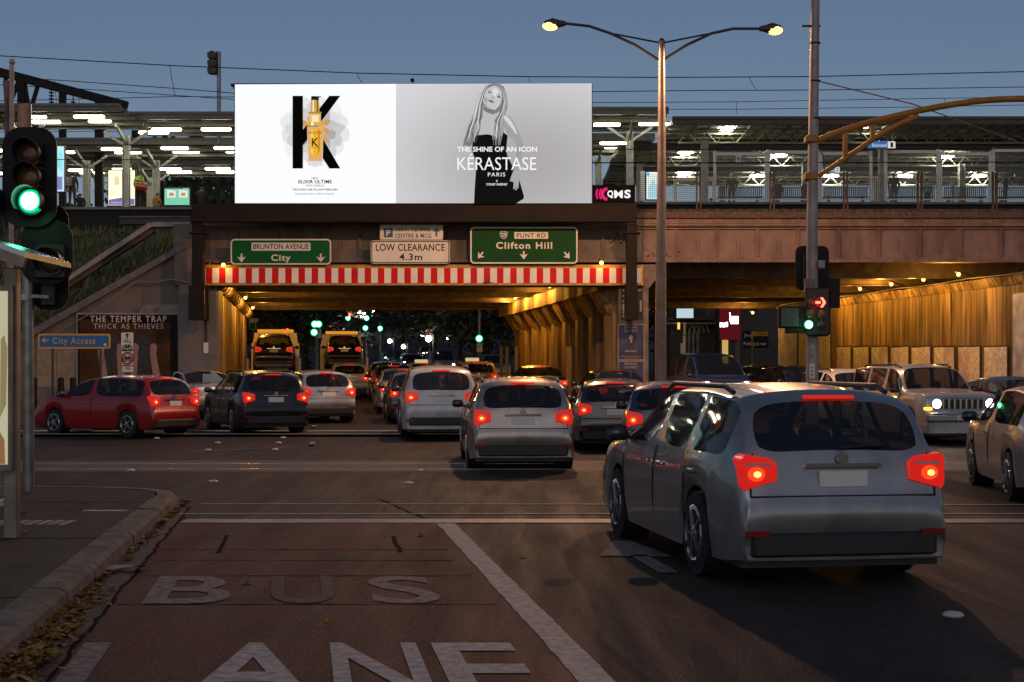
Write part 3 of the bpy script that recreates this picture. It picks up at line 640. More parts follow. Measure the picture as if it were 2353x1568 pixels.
for i in range(8):
    ya = []
    for c in (rights[i], lefts[i]):
        px = (3096 + c/1.96)/1.7408; ya.append(24.58 / ((px - 1176.5)/F - DR))
    z1 = CAMZ + 56*(ya[0]+ya[1])/2/F; z0 = z1 - 1.85
    t = thing("bill_poster", "framed panel of torn pale bills on the right underpass wall, " + ORD[i] + " from the bridge front", "poster", (wallpt(RX, ya[0], -.1), ya[0], z0), "bill panels on the underpass wall")
    def q(n, a, b_): return [(wallpt(RX, a, -n), a), (wallpt(RX, a, -n + .03), a), (wallpt(RX, b_, -n + .03), b_), (wallpt(RX, b_, -n), b_)]
    MB().slab(q(.085, ya[0] - .06, ya[1] + .06), z0 - .05, z1 + .05).build("frame", charcoal, t)
    w = (ya[1] - ya[0]) / 2
    for j in range(2): MB().slab(q(.10 + .002*j, ya[0] + w*j + .005, ya[0] + w*(j+1) - .005), z0 + random.uniform(0, .05), z1 - random.uniform(0, .03)).build("bill", pap[(i + j) % 3], t)
def wall_poster(label, Y0, Y1, z0, z1, mm, cols):
    t = thing("wall_poster", label, "poster", (wallpt(RX, Y0, -.1), Y0, z0), "large posters on the underpass wall")
    MB().slab([(wallpt(RX, Y0 - .05, -.085), Y0 - .05), (wallpt(RX, Y0 - .05, -.055), Y0 - .05), (wallpt(RX, Y1 + .05, -.055), Y1 + .05), (wallpt(RX, Y1 + .05, -.085), Y1 + .05)], z0 - .05, z1 + .05).build("frame", charcoal, t)
    w = (Y1 - Y0)/cols
    for j in range(cols):
        a, b_ = Y0 + w*j + .01, Y0 + w*(j+1) - .01
        MB().slab([(wallpt(RX, a, -.10), a), (wallpt(RX, a, -.087), a), (wallpt(RX, b_, -.087), b_), (wallpt(RX, b_, -.10), b_)], z0, z1).build("bill", mm[j % len(mm)], t)
wall_poster("tall pale poster at the far end of the right underpass wall", 70.2, 72.9, 1.3, 4.5, [mat("silver_poster", (.55, .56, .58), .4, var=.2, scale=2)], 1)
wall_poster("wide patchwork of pasted bills on the far right underpass wall", 65.8, 69.9, .9, 3.9, pap, 4)
wall_poster("big silvery poster on the right wall in front of the bridge", 45.2, 48.9, 0.5, 4.3, [mat("silver_poster", (.5, .5, .5), .4)], 1)

# ------------------------------------------------------------------ left wing wall and embankment
wwm = mat("wing_wall_concrete", (.17, .14, .125), .85, var=.15, scale=2, bump=.2, dirt=(.12, .095, .08), dirtscale=.5)
ww = thing("wing_wall", "sloping concrete wing wall left of the underpass", "wall", (xb(250), 51, 0))
prof = [(-260, 1000), (418, 1000), (418, 574), (75, 772), (-260, 870)]
MB().prism(pic(prof, 51.15), 51.15, 51.9).build("face", wwm, ww)
MB().prism(pic([(-260, 871), (-260, 856), (70, 757), (440, 548), (440, 563), (75, 773)], 50.95), 50.95, 52.0).build("coping", mat("coping_concrete", (.15, .13, .14), .85, var=.15), ww)
MB().prism(pic([(300, 755), (418, 755), (418, 700), (330, 700)], 51.14), 51.135, 51.15).build("render_band", mat("pale_render", (.25, .2, .175), .85, var=.2, scale=3), ww)
MB().prism(pic([(130, 895), (180, 895), (180, 790), (130, 790)], 51.14), 51.13, 51.15).box(xb(82), xb(128), 51.13, 51.15, zb(890), zb(800)).build("painted_patch", mat("painted_patch", (.30, .215, .15), .8, var=.12), ww)
MB().tube([W(118, 770, 50.9), W(205, 722, 50.9), W(312, 647, 50.9), W(360, 648, 50.9), W(395, 642, 50.9), W(436, 650, 50.9)], .022, 6).build("conduit", steel, ww)
t = thing("abutment", "grey painted abutment pillar beside the left underpass wall", "abutment", (xb(458), 51, 0))
MB().box(xb(412), xb(500), 50.85, 51.95, -.1, zb(655), bev=.02).build("shaft", mat("grey_paint_wall", (.17, .155, .155), .75, var=.12, scale=2, dirt=(.13, .115, .11), dirtscale=.8), t)
MB().box(xb(398), xb(470), 51.0, 52.3, zb(655), zb(515), bev=.02).build("head_wall", gird_l, t)
MB().box(xb(470.5), xb(481), 50.8, 50.85, zb(812), zb(787)).build("notice", sw, t)
MB().tube([W(474, 735, 50.8), W(474, 787, 50.8)], .03, 6).build("conduit", charcoal, t)
# album-style poster: generic stand-in picture, same words
t = thing("wall_poster", "large dark framed music poster on the sloping wing wall", "poster", W(295, 905, 51.1))
Yq = 51.10
psheet("frame", [(176, 905), (411, 905), (411, 720), (176, 719)], Yq, mat("poster_frame_grey", (.3, .27, .27), .5), t, .03)
psheet("paper", [(178.5, 904), (408.5, 904), (408.5, 723), (178.5, 722.5)], Yq - .034, mat("poster_black", (.010, .006, .006), .6, spec=.15), t, .004)
psheet("brown_field", [(183, 903), (391, 903), (391, 740), (330, 748), (250, 735), (183, 733)], Yq - .04, mat("poster_brown", (.065, .028, .006), .6, var=.25, scale=1.5, spec=.2), t, .003)
pfur = mat("poster_fur", (.035, .025, .03), .6, var=.3, scale=8); pskin = mat("poster_skin", (.34, .2, .15), .6)
for cx in (262, 327):
    rr = random.Random(cx); pts = []
    for i in range(40):
        a = i/40*2*math.pi; r = 1 + (.12 if i % 2 else -.04) + rr.uniform(-.04, .04); pts.append((cx + 27*r*math.cos(a), 815 + 46*r*math.sin(a)))
    psheet("dark_shape", pts[::-1], Yq - .045, pfur, t, .003)
for xa, xb_ in ((232, 245), (275, 283), (310, 303), (352, 366)):
    psheet("arm_shape", [(xa - 7, 812), (xb_ - 9, 903), (xb_ + 9, 903), (xa + 7, 812), (xa + 9, 795), (xa + 2, 788), (xa - 6, 792)], Yq - .05, pskin, t, .003)
tt = mat("poster_lettering", (.62, .5, .5), .6, var=0)
ptext("THE TEMPER TRAP", 207, 383, 725.5, 740, Yq - .05, tt, t, .02, 1.25); ptext("THICK AS THIEVES", 215, 375, 743.5, 755.5, Yq - .05, tt, t, 0, 1.25)
# grass bank
grassg = mat("bank_soil", (.03, .035, .015), .95, var=.35, scale=2, bump=.4)
def front_z(x): # height of coping line at picture x
    if x < 70: return zb(757 + (70 - x) * .3)
    return zb(757 + (x - 70) * (548 - 757) / 370)
mb = MB(); nx, ny = 40, 14; v = []; fs = []
for i in range(nx + 1):
    x = -300 + 760 * i / nx; fz = front_z(x) - .12
    for j in range(ny + 1):
        u = j / ny; Y = 51.95 + u * 11.5; z = fz + (7.9 - fz) * (u ** .75) if fz < 7.9 else 7.9
        v.append((xb(x) - u * 1.2, Y, z + .12*math.sin(i*1.7 + j) * (u*(1-u))))
for i in range(nx):
    for j in range(ny): a = i*(ny+1)+j; fs.append((a, a+1, a+ny+2, a+ny+1))
BANK = mb.add(v, fs).build("embankment", grassg, smooth=80); tag(BANK, kind="structure")
gm1 = [mat("bank_grass", (.075, .105, .02), .8, var=.3, scale=3), mat("bank_straw", (.20, .17, .08), .8, var=.2), mat("bank_grass_dark", (.035, .055, .012), .8, var=.3)]
mb = MB(); rr = random.Random(3)
for k in range(24000):
    i = rr.random() * nx; j = (rr.random() ** .8) * ny; a = int(min(i, nx-.001)); b_ = int(min(j, ny-.001))
    p = Vector(v[a*(ny+1)+b_]).lerp(Vector(v[(a+1)*(ny+1)+b_]), i - a); p2 = Vector(v[a*(ny+1)+b_+1]).lerp(Vector(v[(a+1)*(ny+1)+b_+1]), i - a); p = p.lerp(p2, j - b_)
    cl = .5 + .5*math.sin(p.x*1.3 + 2*math.sin(p.y*.9)) * math.sin(p.y*1.1 + p.x*.4)
    tall = rr.random() < .10; h = rr.uniform(.06, .2) * (.5 + cl) + (rr.uniform(.1, .38) if tall else 0); w = .013 if tall else .022
    dx, dy = rr.uniform(-.12, .12) + .03, rr.uniform(-.12, .1); ang = rr.uniform(0, 3.14); ca, sa = math.cos(ang)*w, math.sin(ang)*w
    mb.add([(p.x - ca, p.y - sa, p.z - .03), (p.x + ca, p.y + sa, p.z - .03), (p.x + dx*.5 + ca*.7, p.y + dy*.5, p.z + h*.6), (p.x + dx*1.3, p.y + dy, p.z + h)], [(0, 1, 2), (0, 2, 3)], 1 if tall else (0 if cl > .45 else 2))
o = mb.build("grass", gm1); tag(o, "long unmown grass covering the bank behind the wing wall", "grass", kind="stuff")
t = thing("retaining_beam", "pale sloping concrete beam across the grassy bank", "beam", W(260, 640, 53.4))
lb = mat("pale_concrete_beam", (.34, .31, .29), .7, var=.15, scale=3)
for a, b_ in (((120, 668), (350, 517)), ((352, 517), (440, 517))):
    MB().bar(W(*a, 53.6), W(*b_, 53.6), .5, .18).build("beam_length", lb, t)
MB().bar(W(100, 690, 53.8), W(350, 526, 53.8), .3, .3).build("beam_foot", wwm, t)
t = thing("concrete_trough", "low dark cable trough below the platform edge", "trough", W(300, 515, 61))
MB().box(W(275, 0, 61).x, W(438, 0, 61).x, 61, 61.6, W(0, 515, 61).z, W(0, 500, 61).z).build("body", charcoal, t)
MB().box(W(275, 0, 61).x, W(438, 0, 61).x, 60.9, 61.7, W(0, 500, 61).z, W(0, 497, 61).z).build("lid", concrete, t)
# ------------------------------------------------------------------ billboard on its gantry
Yb = 49.5
gt = thing("billboard_gantry", "dark steel gantry beam and posts carrying the billboard over the road", "gantry", W(950, 735, 49.9))
gmat = mat("gantry_paint", (.02, .016, .0145), .65, .0, spec=.1, var=.1, scale=2)
def bxs(mb, x0, x1, y0, y1, Ya, Yz, bev=.0):
    a = W(x0, y1, Ya); b_ = W(x1, y0, Ya); mb.box(a.x, b_.x, Ya, Yz, a.z, b_.z, bev=bev); return mb
bxs(MB(), 440, 1464, 468.5, 510, 49.55, 49.85, .02).build("beam", gmat, gt)
bxs(MB(), 441, 466, 514.3, 656, 49.75, 50.15, .01).build("post", gmat, gt)
bxs(bxs(MB(), 433, 469, 656, 735, 49.65, 50.3, .01), 469, 478, 655, 738, 50.1, 50.3).build("post_shoe", gmat, gt)
bxs(MB(), 1440, 1464, 514.3, 652, 49.75, 50.15, .01).build("post", gmat, gt)
bxs(MB(), 1438, 1466, 652, 735, 49.65, 50.3, .01).build("post_shoe", gmat, gt)
for x in (453, 1452): bxs(MB(), x - 20, x + 20, 533, 536, 49.68, 50.3).build("collar", gmat, gt)
MB().tube([W(1466, 480, 49.9), W(1472, 500, 49.9), W(1469, 530, 49.9)], .02, 5).build("cable", blackp, gt)
bb = thing("billboard", "wide lit advertising billboard with hair oil bottle and posing woman", "billboard", W(950, 468, Yb))
bxs(MB(), 538, 1361.5, 191, 468.3, Yb + .01, Yb + .45, .01).build("cabinet", charcoal, bb)
scr_w = glow("screen_white", (.97, .985, 1.0), 1.0)
def screen_grey():
    m = bpy.data.materials.new("screen_grey"); m.use_nodes = True; nt = m.node_tree; b = nt.nodes["Principled BSDF"]
    b.inputs["Base Color"].default_value = (0, 0, 0, 1); b.inputs["Specular IOR Level"].default_value = 0; b.inputs["Roughness"].default_value = .9
    tc = nt.nodes.new("ShaderNodeTexCoord"); mp = nt.nodes.new("ShaderNodeMapping"); gr = nt.nodes.new("ShaderNodeTexGradient"); gr.gradient_type = 'SPHERICAL'
    c = W(1210, 380, Yb) - off(bb)
    mp.inputs["Location"].default_value = (-c.x*.13, 0, -c.z*.2); mp.inputs["Scale"].default_value = (.13, .0, .2)
    rp = nt.nodes.new("ShaderNodeValToRGB"); rp.color_ramp.elements[0].color = (.72, .71, .74, 1); rp.color_ramp.elements[1].color = (.42, .40, .41, 1); rp.color_ramp.interpolation = 'EASE'
    nt.links.new(tc.outputs["Object"], mp.inputs[0]); nt.links.new(mp.outputs[0], gr.inputs[0]); nt.links.new(gr.outputs[1], rp.inputs[0]); nt.links.new(rp.outputs[0], b.inputs["Emission Color"]); b.inputs["Emission Strength"].default_value = 1
    return m
psheet("screen", [(540, 466.8), (910, 467), (910, 192.5), (540, 194)], Yb, scr_w, bb, .004)
psheet("screen", [(910, 467), (1359.8, 466.8), (1359.8, 191.5), (910, 192.5)], Yb, screen_grey(), bb, .004)
G = {}
def gm_(v, c=None):
    k = "print_" + ("_".join("%.3f" % q for q in c) if c else "%.3f" % v)
    if k not in G: G[k] = glow("screen_" + k, c if c else (v, v, v*1.01), 1.0, sampled=False)
    return G[k]
def C2(pts): return [((900 + x/2.139)/1.7408, (300 + y/2.139)/1.7408) for x, y in pts]
def C3(pts): return [((1700 + x/2.353)/1.7408, (300 + y/2.353)/1.7408) for x, y in pts]
class Layer: n = 0
def A2(name, pts, m, parent=None): Layer.n += 1; return psheet(name, C2(pts), Yb - .006 - Layer.n*.0006, m, parent or bb, .0004)
def A3(name, pts, m, parent=None): Layer.n += 1; return psheet(name, C3(pts), Yb - .006 - Layer.n*.0006, m, parent or bb, .0004)
rr = random.Random(11)
def petal(cx, cy, ang, l, w, m, nm="petal"):
    pts = []
    for i in range(14):
        a = 2*math.pi*i/14; r = 1 + rr.uniform(-.06, .06); u = l*(.5 + .5*math.cos(a))*r; v_ = w*math.sin(a)*r*(.6 + .5*(.5 + .5*math.cos(a)))
        pts.append((cx + u*math.cos(ang) - v_*math.sin(ang), cy + u*math.sin(ang) + v_*math.cos(ang)))
    A2(nm, pts, m)
for i in range(13): petal(765, 485, i*.483 + .1, 300 + rr.uniform(-25, 30), 95, gm_(.80 + .04*(i % 3)))
for i in range(13): petal(765, 485, i*.483 + .35, 250 + rr.uniform(-20, 25), 70, gm_(.60 + .05*(i % 4)))
for i in range(11): petal(765, 480, i*.571 + .2, 200 + rr.uniform(-20, 20), 52, gm_(.42 + .07*(i % 4)))
for i in range(10): petal(765, 480, i*.628, 150 + rr.uniform(-15, 20), 30, gm_(0, (.62, .33 + .04*(i % 3), .14)))
for i in range(9): petal(765, 480, i*.7 + .2, 105 + rr.uniform(-15, 20), 22, gm_(0, (.9, .42, .07)))
blk = gm_(.0, (.002, .002, .002))
A2("letter_stroke", [(578, 800), (667, 800), (667, 178), (578, 178)], blk)
A2("letter_stroke", [(667, 600), (740, 510), (987, 178), (893, 178), (667, 468)], blk)
A2("letter_stroke", [(893, 800), (987, 800), (770, 430), (700, 500)], blk)
A2("bottle_base", [(712, 776), (834, 776), (843, 450), (702, 450)], gm_(0, (.78, .70, .70)))
A2("bottle_glass", [(716, 735), (830, 735), (843, 440), (702, 440)], gm_(0, (.72, .42, .22)))
liq = [(725, 460), (723, 640)] + [(774 + 51*math.cos(math.pi - a*math.pi/8), 650 + 62*math.sin(a*math.pi/8)) for a in range(9)] + [(825, 640), (823, 460)]
A2("bottle_liquid", liq, gm_(0, (.86, .45, .04)))
A2("bottle_shine", [(735, 470), (735, 660), (752, 690), (752, 470)], gm_(0, (.98, .66, .16)))
A2("bottle_shine", [(795, 470), (795, 680), (812, 650), (812, 470)], gm_(0, (.62, .26, .02)))
A2("bottle_ring", [(700, 434), (842, 434), (842, 404), (700, 404)], gm_(0, (.70, .42, .10))); A2("bottle_ring_shine", [(735, 434), (760, 434), (760, 404), (735, 404)], gm_(0, (1, .85, .5)))
A2("bottle_neck", [(722, 404), (820, 404), (820, 330), (722, 330)], gm_(0, (.8, .5, .18))); A2("bottle_neck_light", [(742, 400), (800, 400), (800, 345), (742, 345)], gm_(0, (1, .82, .5)))
A2("bottle_collar", [(714, 331), (826, 331), (826, 315), (714, 315)], gm_(0, (.45, .25, .04)))
A2("pump_sleeve", [(731, 315), (808, 315), (805, 214), (735, 214)], gm_(0, (.62, .36, .10))); A2("pump_shine", [(748, 315), (762, 315), (762, 214), (750, 214)], gm_(0, (1, .82, .48))); A2("pump_shade", [(786, 315), (797, 315), (796, 214), (786, 214)], gm_(0, (.2, .09, .01)))
A2("pump_head", [(737, 214), (803, 214), (803, 192), (819, 192), (819, 183), (745, 180), (737, 186)], gm_(.01))
def T2(s, x0, x1, y0, y1, m, bold=.01, sp=1.): Layer.n += 1; (a, b_), (c, d) = C2([(x0, y0), (x1, y1)]); ptext(s, a, c, b_, d, Yb - .0066 - Layer.n*.0006, m, bb, bold, sp)
def T3(s, x0, x1, y0, y1, m, bold=.01, sp=1.): Layer.n += 1; (a, b_), (c, d) = C3([(x0, y0), (x1, y1)]); ptext(s, a, c, b_, d, Yb - .0066 - Layer.n*.0006, m, bb, bold, sp)
T2("KÉRASTASE", 712, 830, 478, 503, gm_(0, (.2, .08, .01)), 0); T2("K", 741, 800, 540, 612, blk, .01); T2("ELIXIR ULTIME", 735, 805, 618, 628, blk, 0)
T2("NEW", 742, 798, 874, 892, blk, 0); T2("ELIXIR ULTIME", 629, 914, 898, 928, blk, .02, 1.05); T2("WILD CAMELLIA", 690, 851, 938, 954, blk, .0)
T2("THE ICONIC HAIR OIL, NOW REFILLABLE", 578, 965, 972, 991, blk, .02); T2("Unforgettable shine. Addictive fragrance.", 602, 939, 1008, 1027, blk, .0)
# printed picture of a woman (a generic figure)
A3("printed_hair", [(600, 92), (560, 130), (520, 200), (480, 290), (462, 350), (430, 430), (398, 520), (372, 590), (356, 668), (390, 660), (420, 690), (470, 600), (520, 590), (600, 560), (640, 650), (660, 705), (690, 700), (722, 640), (742, 560), (733, 450), (745, 390), (772, 320), (776, 250), (765, 170), (742, 110), (700, 84), (640, 82)][::-1], gm_(.20))
A3("printed_skin", [(545, 280), (690, 330), (725, 400), (740, 470), (770, 570), (600, 620), (500, 590), (505, 470), (540, 400)][::-1], gm_(.50))
A3("printed_arm", [(715, 385), (760, 372), (800, 388), (842, 445), (880, 530), (918, 620), (928, 660), (915, 730), (900, 800), (892, 880), (886, 905), (838, 900), (850, 800), (862, 690), (850, 640), (815, 595), (775, 560), (735, 470)][::-1], gm_(.36))
A3("printed_arm_light", [(730, 390), (765, 380), (795, 410), (835, 470), (870, 550), (858, 560), (800, 480), (750, 420)][::-1], gm_(.66))
A3("printed_arm_shade", [(860, 690), (885, 640), (905, 660), (880, 780), (868, 890), (845, 890), (855, 790)][::-1], gm_(.34))
A3("printed_elbow", [(372, 735), (440, 742), (470, 790), (430, 770)][::-1], gm_(.5))
A3("printed_dress", [(462, 578), (500, 566), (590, 558), (640, 570), (700, 590), (738, 540), (778, 570), (770, 640), (765, 700), (775, 760), (800, 810), (840, 890), (885, 980), (932, 1140), (928, 1165), (880, 1195), (850, 1213), (461, 1213), (468, 1060), (478, 930), (478, 830), (460, 760), (440, 700), (452, 620)][::-1], gm_(.006))
A3("printed_hand", [(838, 890), (888, 900), (888, 960), (884, 1010), (880, 1066), (872, 1072), (868, 1030), (864, 1085), (852, 1086), (850, 1030), (842, 1078), (830, 1072), (835, 1010), (812, 1000), (797, 1004), (812, 950)][::-1], gm_(.40))
A3("printed_finger_line", [(866, 1000), (868, 1000), (868, 1060), (866, 1060)], gm_(.25)); A3("printed_finger_line", [(850, 1000), (852, 1000), (851, 1066), (849, 1066)], gm_(.25))
A3("printed_neck_shade", [(545, 285), (600, 315), (660, 330), (690, 320), (690, 350), (640, 372), (580, 350), (550, 330)][::-1], gm_(.20))
A3("printed_face", [(603, 118), (650, 98), (700, 120), (726, 165), (724, 220), (712, 268), (690, 305), (660, 324), (630, 318), (588, 292), (552, 264), (541, 225), (552, 180), (575, 142)][::-1], gm_(.56))
A3("printed_cheek", [(556, 200), (590, 215), (585, 270), (560, 255), (548, 228)][::-1], gm_(.40)); A3("printed_cheek_light", [(640, 130), (670, 128), (690, 160), (660, 200), (640, 190)][::-1], gm_(.72))
for pts, v_ in (([(590, 152), (612, 160), (632, 172), (612, 172), (594, 164)], .05), ([(676, 195), (700, 200), (716, 212), (700, 217), (682, 208)], .05), ([(588, 140), (612, 144), (636, 158), (610, 151)], .16), ([(680, 178), (705, 186), (722, 200), (700, 192)], .16), ([(622, 205), (640, 214), (652, 212), (648, 222), (632, 222)], .24), ([(592, 236), (615, 232), (632, 240), (650, 252), (645, 264), (622, 260), (602, 250)], .20), ([(596, 242), (622, 246), (648, 256), (622, 252)], .08)):
    A3("printed_feature", pts[::-1], gm_(v_))
for k in range(46):   # strands of printed hair
    left = k % 2 == 0; f = rr.random()
    if left: P = [(600 - 20*f, 95), (560 - 40*f, 170), (530 - 50*f, 280), (520 - 70*f, 400), (500 - 90*f + 20*math.sin(k), 500), (480 - 110*f, 600 + 50*rr.random())]
    else: P = [(660 + 40*f, 92), (720 + 35*f, 150), (735 + 30*f, 250), (720 + 30*f, 330), (650 + 80*f, 430), (640 + 85*f + 15*math.sin(k), 540), (630 + 80*f, 600 + 80*rr.random())]
    w = rr.uniform(3, 8); v_ = rr.choice((.06, .12, .24, .40, .52, .66))
    L = []; 
    for i in range(len(P)-1):
        for u in (0, .5): L.append((P[i][0] + (P[i+1][0]-P[i][0])*u, P[i][1] + (P[i+1][1]-P[i][1])*u))
    L.append(P[-1]); n = len(L)
    A3("printed_strand", [(x - w*math.sin(math.pi*(i+.3)/(n)), y) for i, (x, y) in enumerate(L)] + [(x + w*math.sin(math.pi*(i+.3)/(n)), y) for i, (x, y) in reversed(list(enumerate(L)))], gm_(v_))
wht = gm_(0, (.95, .95, .97))
T3("THE SHINE OF AN ICON", 303, 1055, 675, 722, wht, .022); T3("KÉRASTASE", 305, 1048, 742, 895, wht, -.002, 1.0); T3("PARIS", 592, 755, 918, 955, wht, .0, 1.2); T3("x", 668, 685, 988, 1006, wht, 0); T3("SYDNEY SWEENEY", 578, 778, 1019, 1040, wht, .01)
t = thing("billboard_floodlight", "small dark floodlight at the billboard's upper left corner", "light", W(534, 198, Yb)); bxs(MB(), 530, 537, 192, 197, Yb - .1, Yb + .1).build("head", dark, t); MB().bar(W(534, 197, Yb), W(538, 205, Yb), .03).build("stem", dark, t)
t = thing("billboard_floodlight", "small dark floodlight on the billboard's top edge", "light", W(948, 192, Yb)); bxs(MB(), 943, 951, 180, 186, Yb - .1, Yb + .1).build("head", dark, t); MB().bar(W(949, 186, Yb), W(949, 193, Yb + .05), .03).build("stem", dark, t)
# operator's name panel
t = thing("name_panel", "small black panel with pink arcs and white letters beside the billboard", "sign", W(1410, 466, 49.45))
bxs(MB(), 1361.5, 1459.5, 425, 466.5, 49.45, 49.55).build("plate", mat("panel_black", (.006, .004, .004), .7, var=0, spec=.05), t)
pink = glow("logo_pink", (.85, .02, .19), .95, False); lw = glow("logo_white", (1, 1, 1), .95, False)
def arcs(cx, cy, r0, r1, a0, a1, nm, m):
    pts = [(cx + r1*math.cos(R(a0 + (a1-a0)*i/14)), cy + r1*math.sin(R(a0 + (a1-a0)*i/14))) for i in range(15)] + [(cx + r0*math.cos(R(a1 - (a1-a0)*i/14)), cy + r0*math.sin(R(a1 - (a1-a0)*i/14))) for i in range(15)]
    psheet(nm, [((1700 + x/2.353)/1.7408, (300 + y/2.353)/1.7408) for x, y in pts], 49.447, m, t, .003)
arcs(1717, 1120, 34, 63, 92, 268, "logo_arc", pink); arcs(1712, 1120, 62, 77, 138, 222, "logo_arc", pink); arcs(1712, 1120, 90, 106, 152, 208, "logo_arc", pink)
def Q3(s, x0, x1, y0, y1): (a, b_), (c, d) = C3([(x0, y0), (x1, y1)]); ptext(s, a, c, b_, d, 49.442, lw, t, .035)
Q3("Q", 1716, 1772, 1085, 1160); Q3("M", 1780, 1862, 1085, 1158); Q3("S", 1876, 1936, 1080, 1160)

# ------------------------------------------------------------------ station platforms, canopies
ZP = 9.1
platc = mat("platform_concrete", (.22, .21, .19), .8, var=.15, scale=3, dirt=(.12, .11, .1), dirtscale=1)
for nm, x0, x1, z, Y0, Y1 in (("concrete station platform left of the billboard", -30, -4, W(0, 475, 64).z, 64, 69), ("concrete station platform right of the billboard", 1, 34, W(0, 463, 64).z, 64, 69)):
    t = thing("platform", nm, "platform", (x0, Y0, 7), "station platforms")
    MB().box(x0, x1, Y0 + .12, Y1, 6.6, z - .12).build("wall", dark, t); MB().box(x0, x1, Y0, Y1, z - .119, z).build("coping", platc, t)
for i, (Y0, Y1) in enumerate(((70.5, 75.5), (77, 83))):
    t = thing("platform", ["middle station platform, mostly hidden behind the front one", "farthest station platform, mostly hidden behind the others"][i], "platform", (0, Y0, 7), "station platforms")
    MB().box(-34, 36, Y0, Y1, 6.6, ZP).build("wall", platc, t)
o = MB().slab([(xb(470), 51.7), (36, 51.7), (36, 84.5), (-34, 84.5), (-34, 61.8), (xb(470) - 1, 61.8)], 7.16, 7.55).build("track_bed", mat("ballast", (.07, .06, .05), .95, var=.4, scale=12, bump=.8)); tag(o, kind="structure")
def canopy(label, x0, x1, Y0, Y1, ztop, kind, cols, group="station canopies", zp=ZP):
    t = thing("platform_canopy", label, "canopy", (x0, Y0, zp), group)
    fm = canopy_p if kind == 'A' else canopy_b
    MB().box(x0, x1, Y0, Y0 + .12, ztop - .36, ztop).box(x0, x1, Y0 - .05, Y0 - .002, ztop - .14, ztop - .04).build("fascia", fm, t)
    MB().box(x0, x1, Y1 - .12, Y1, ztop - .36, ztop - .02).build("rear_fascia", fm, t)
    MB().add([(x0, Y0 + .121, ztop - .05), (x1, Y0 + .121, ztop - .05), (x1, (Y0+Y1)/2, ztop - .14), (x0, (Y0+Y1)/2, ztop - .14), (x1, Y1 - .121, ztop - .08), (x0, Y1 - .121, ztop - .08)], [(0, 1, 2, 3), (3, 2, 4, 5)]).build("roof", canopy_p if kind == 'A' else soffit, t)
    if kind == 'A':
        for k in range(3): 
            y = Y0 + .9 + k * (Y1 - Y0 - 1.6) / 2; MB().box(x0, x1, y - .07, y + .07, ztop - .30, ztop - .15).build("purlin", canopy_p, t)
    else:
        n = int((x1 - x0) / .62)
        mb = MB()
        for k in range(n): mb.box(x0 + k*.62, x0 + k*.62 + .035, Y0 + .13, Y1 - .13, ztop - .24, ztop - .17)
        mb.build("batten_row", canopy_p, t)
        for k in range(5):
            y = Y0 + .5 + k * (Y1 - Y0 - 1) / 4; MB().box(x0, x1, y - .04, y + .04, ztop - .32, ztop - .25).build("purlin", soffit, t)
        ym = (Y0 + Y1)/2 - .8; mb = MB()
        mb.tube([(x0 + .5, ym, ztop - .85), (x1, ym, ztop - .85)], .045, 6)
        k = x0 + .5; up = True
        while k < x1 - .5: mb.tube([(k, ym, ztop - (.85 if up else .36)), (k + .45, ym, ztop - (.36 if up else .85))], .025, 5); k += .45; up = not up
        mb.build("truss", soffit, t)
    for cx in cols:
        yc = (Y0 + Y1)/2 - (.2 if kind == 'A' else .9)
        mb = MB().box(cx - .16, cx + .16, yc - .03, yc + .03, zp, ztop - .75).box(cx - .16, cx - .12, yc - .14, yc + .14, zp, ztop - .75).box(cx + .12, cx + .16, yc - .14, yc + .14, zp, ztop - .75)
        mb.build("column", colgrey, t)
        if kind == 'A':
            for s in (-1, 1):
                MB().prism([(cx + s*.08, ztop - 1.15), (cx + s*.16, ztop - 1.2), (cx + s*1.05, ztop - .62), (cx + s*1.0, ztop - .5)], yc - .05, yc + .05).build("bracket", colgrey, t)
            MB().bar((cx, yc, ztop - 1.1), (cx, Y0 + .4, ztop - .55), .1, .16).build("bracket", colgrey, t)
    return t
def X(x, Y): return (x - 1176.5) * Y / F
cA1 = canopy("tall front station canopy at the far left with paired strip lights", X(-90, 61.5), X(277, 61.5), 61.4, 66, W(0, 237, 61.4).z, 'A', [X(40, 63)], zp=9.05)
cA2 = canopy("dark front station canopy between gantry truss and billboard", X(279, 64), X(560, 64), 64, 68.6, W(0, 256, 64).z, 'A', [X(290, 66.1)], zp=9.05)
cB = canopy("middle station canopy row on the left, second from the front", X(-120, 70), X(640, 70), 70, 75, W(0, 316, 70).z, 'A', [X(199, 72.3), X(359, 72.3), X(-40, 72.3)])
cC = canopy("farthest station canopy row on the left, third from the front", X(-120, 77), X(700, 77), 77, 82, W(0, 363, 77).z, 'A', [X(228, 79.3), X(345, 79.3)])
cD = canopy("short dark canopy with strip lights right beside the billboard", X(1300, 64), X(1537, 64), 64, 68.6, W(0, 245, 64).z, 'A', [X(1447, 66.1)], zp=9.28)
cE = canopy("small middle canopy seen beside the billboard's right edge", X(1250, 70), X(1505, 70), 70, 75, W(0, 306, 70).z, 'A', [X(1375, 72.3)])
cF = canopy("long brown front canopy with zigzag truss on the right", X(1545, 64), X(2560, 64), 64, 70, W(0, 267, 64).z, 'B', [X(1619, 66.1), X(2027, 66.1), X(2420, 66.1)], zp=9.28)
cG = canopy("middle canopy with zigzag truss on the right, second from the front", X(1420, 71), X(2560, 71), 71, 77, W(0, 328, 71).z, 'B', [X(1470, 73.1), X(1850, 73.1), X(2210, 73.1)])
cH = canopy("farthest low canopy with zigzag truss on the right", X(1400, 78), X(2560, 78), 78, 84, W(0, 378, 78).z, 'B', [X(1660, 80), X(2010, 80)])
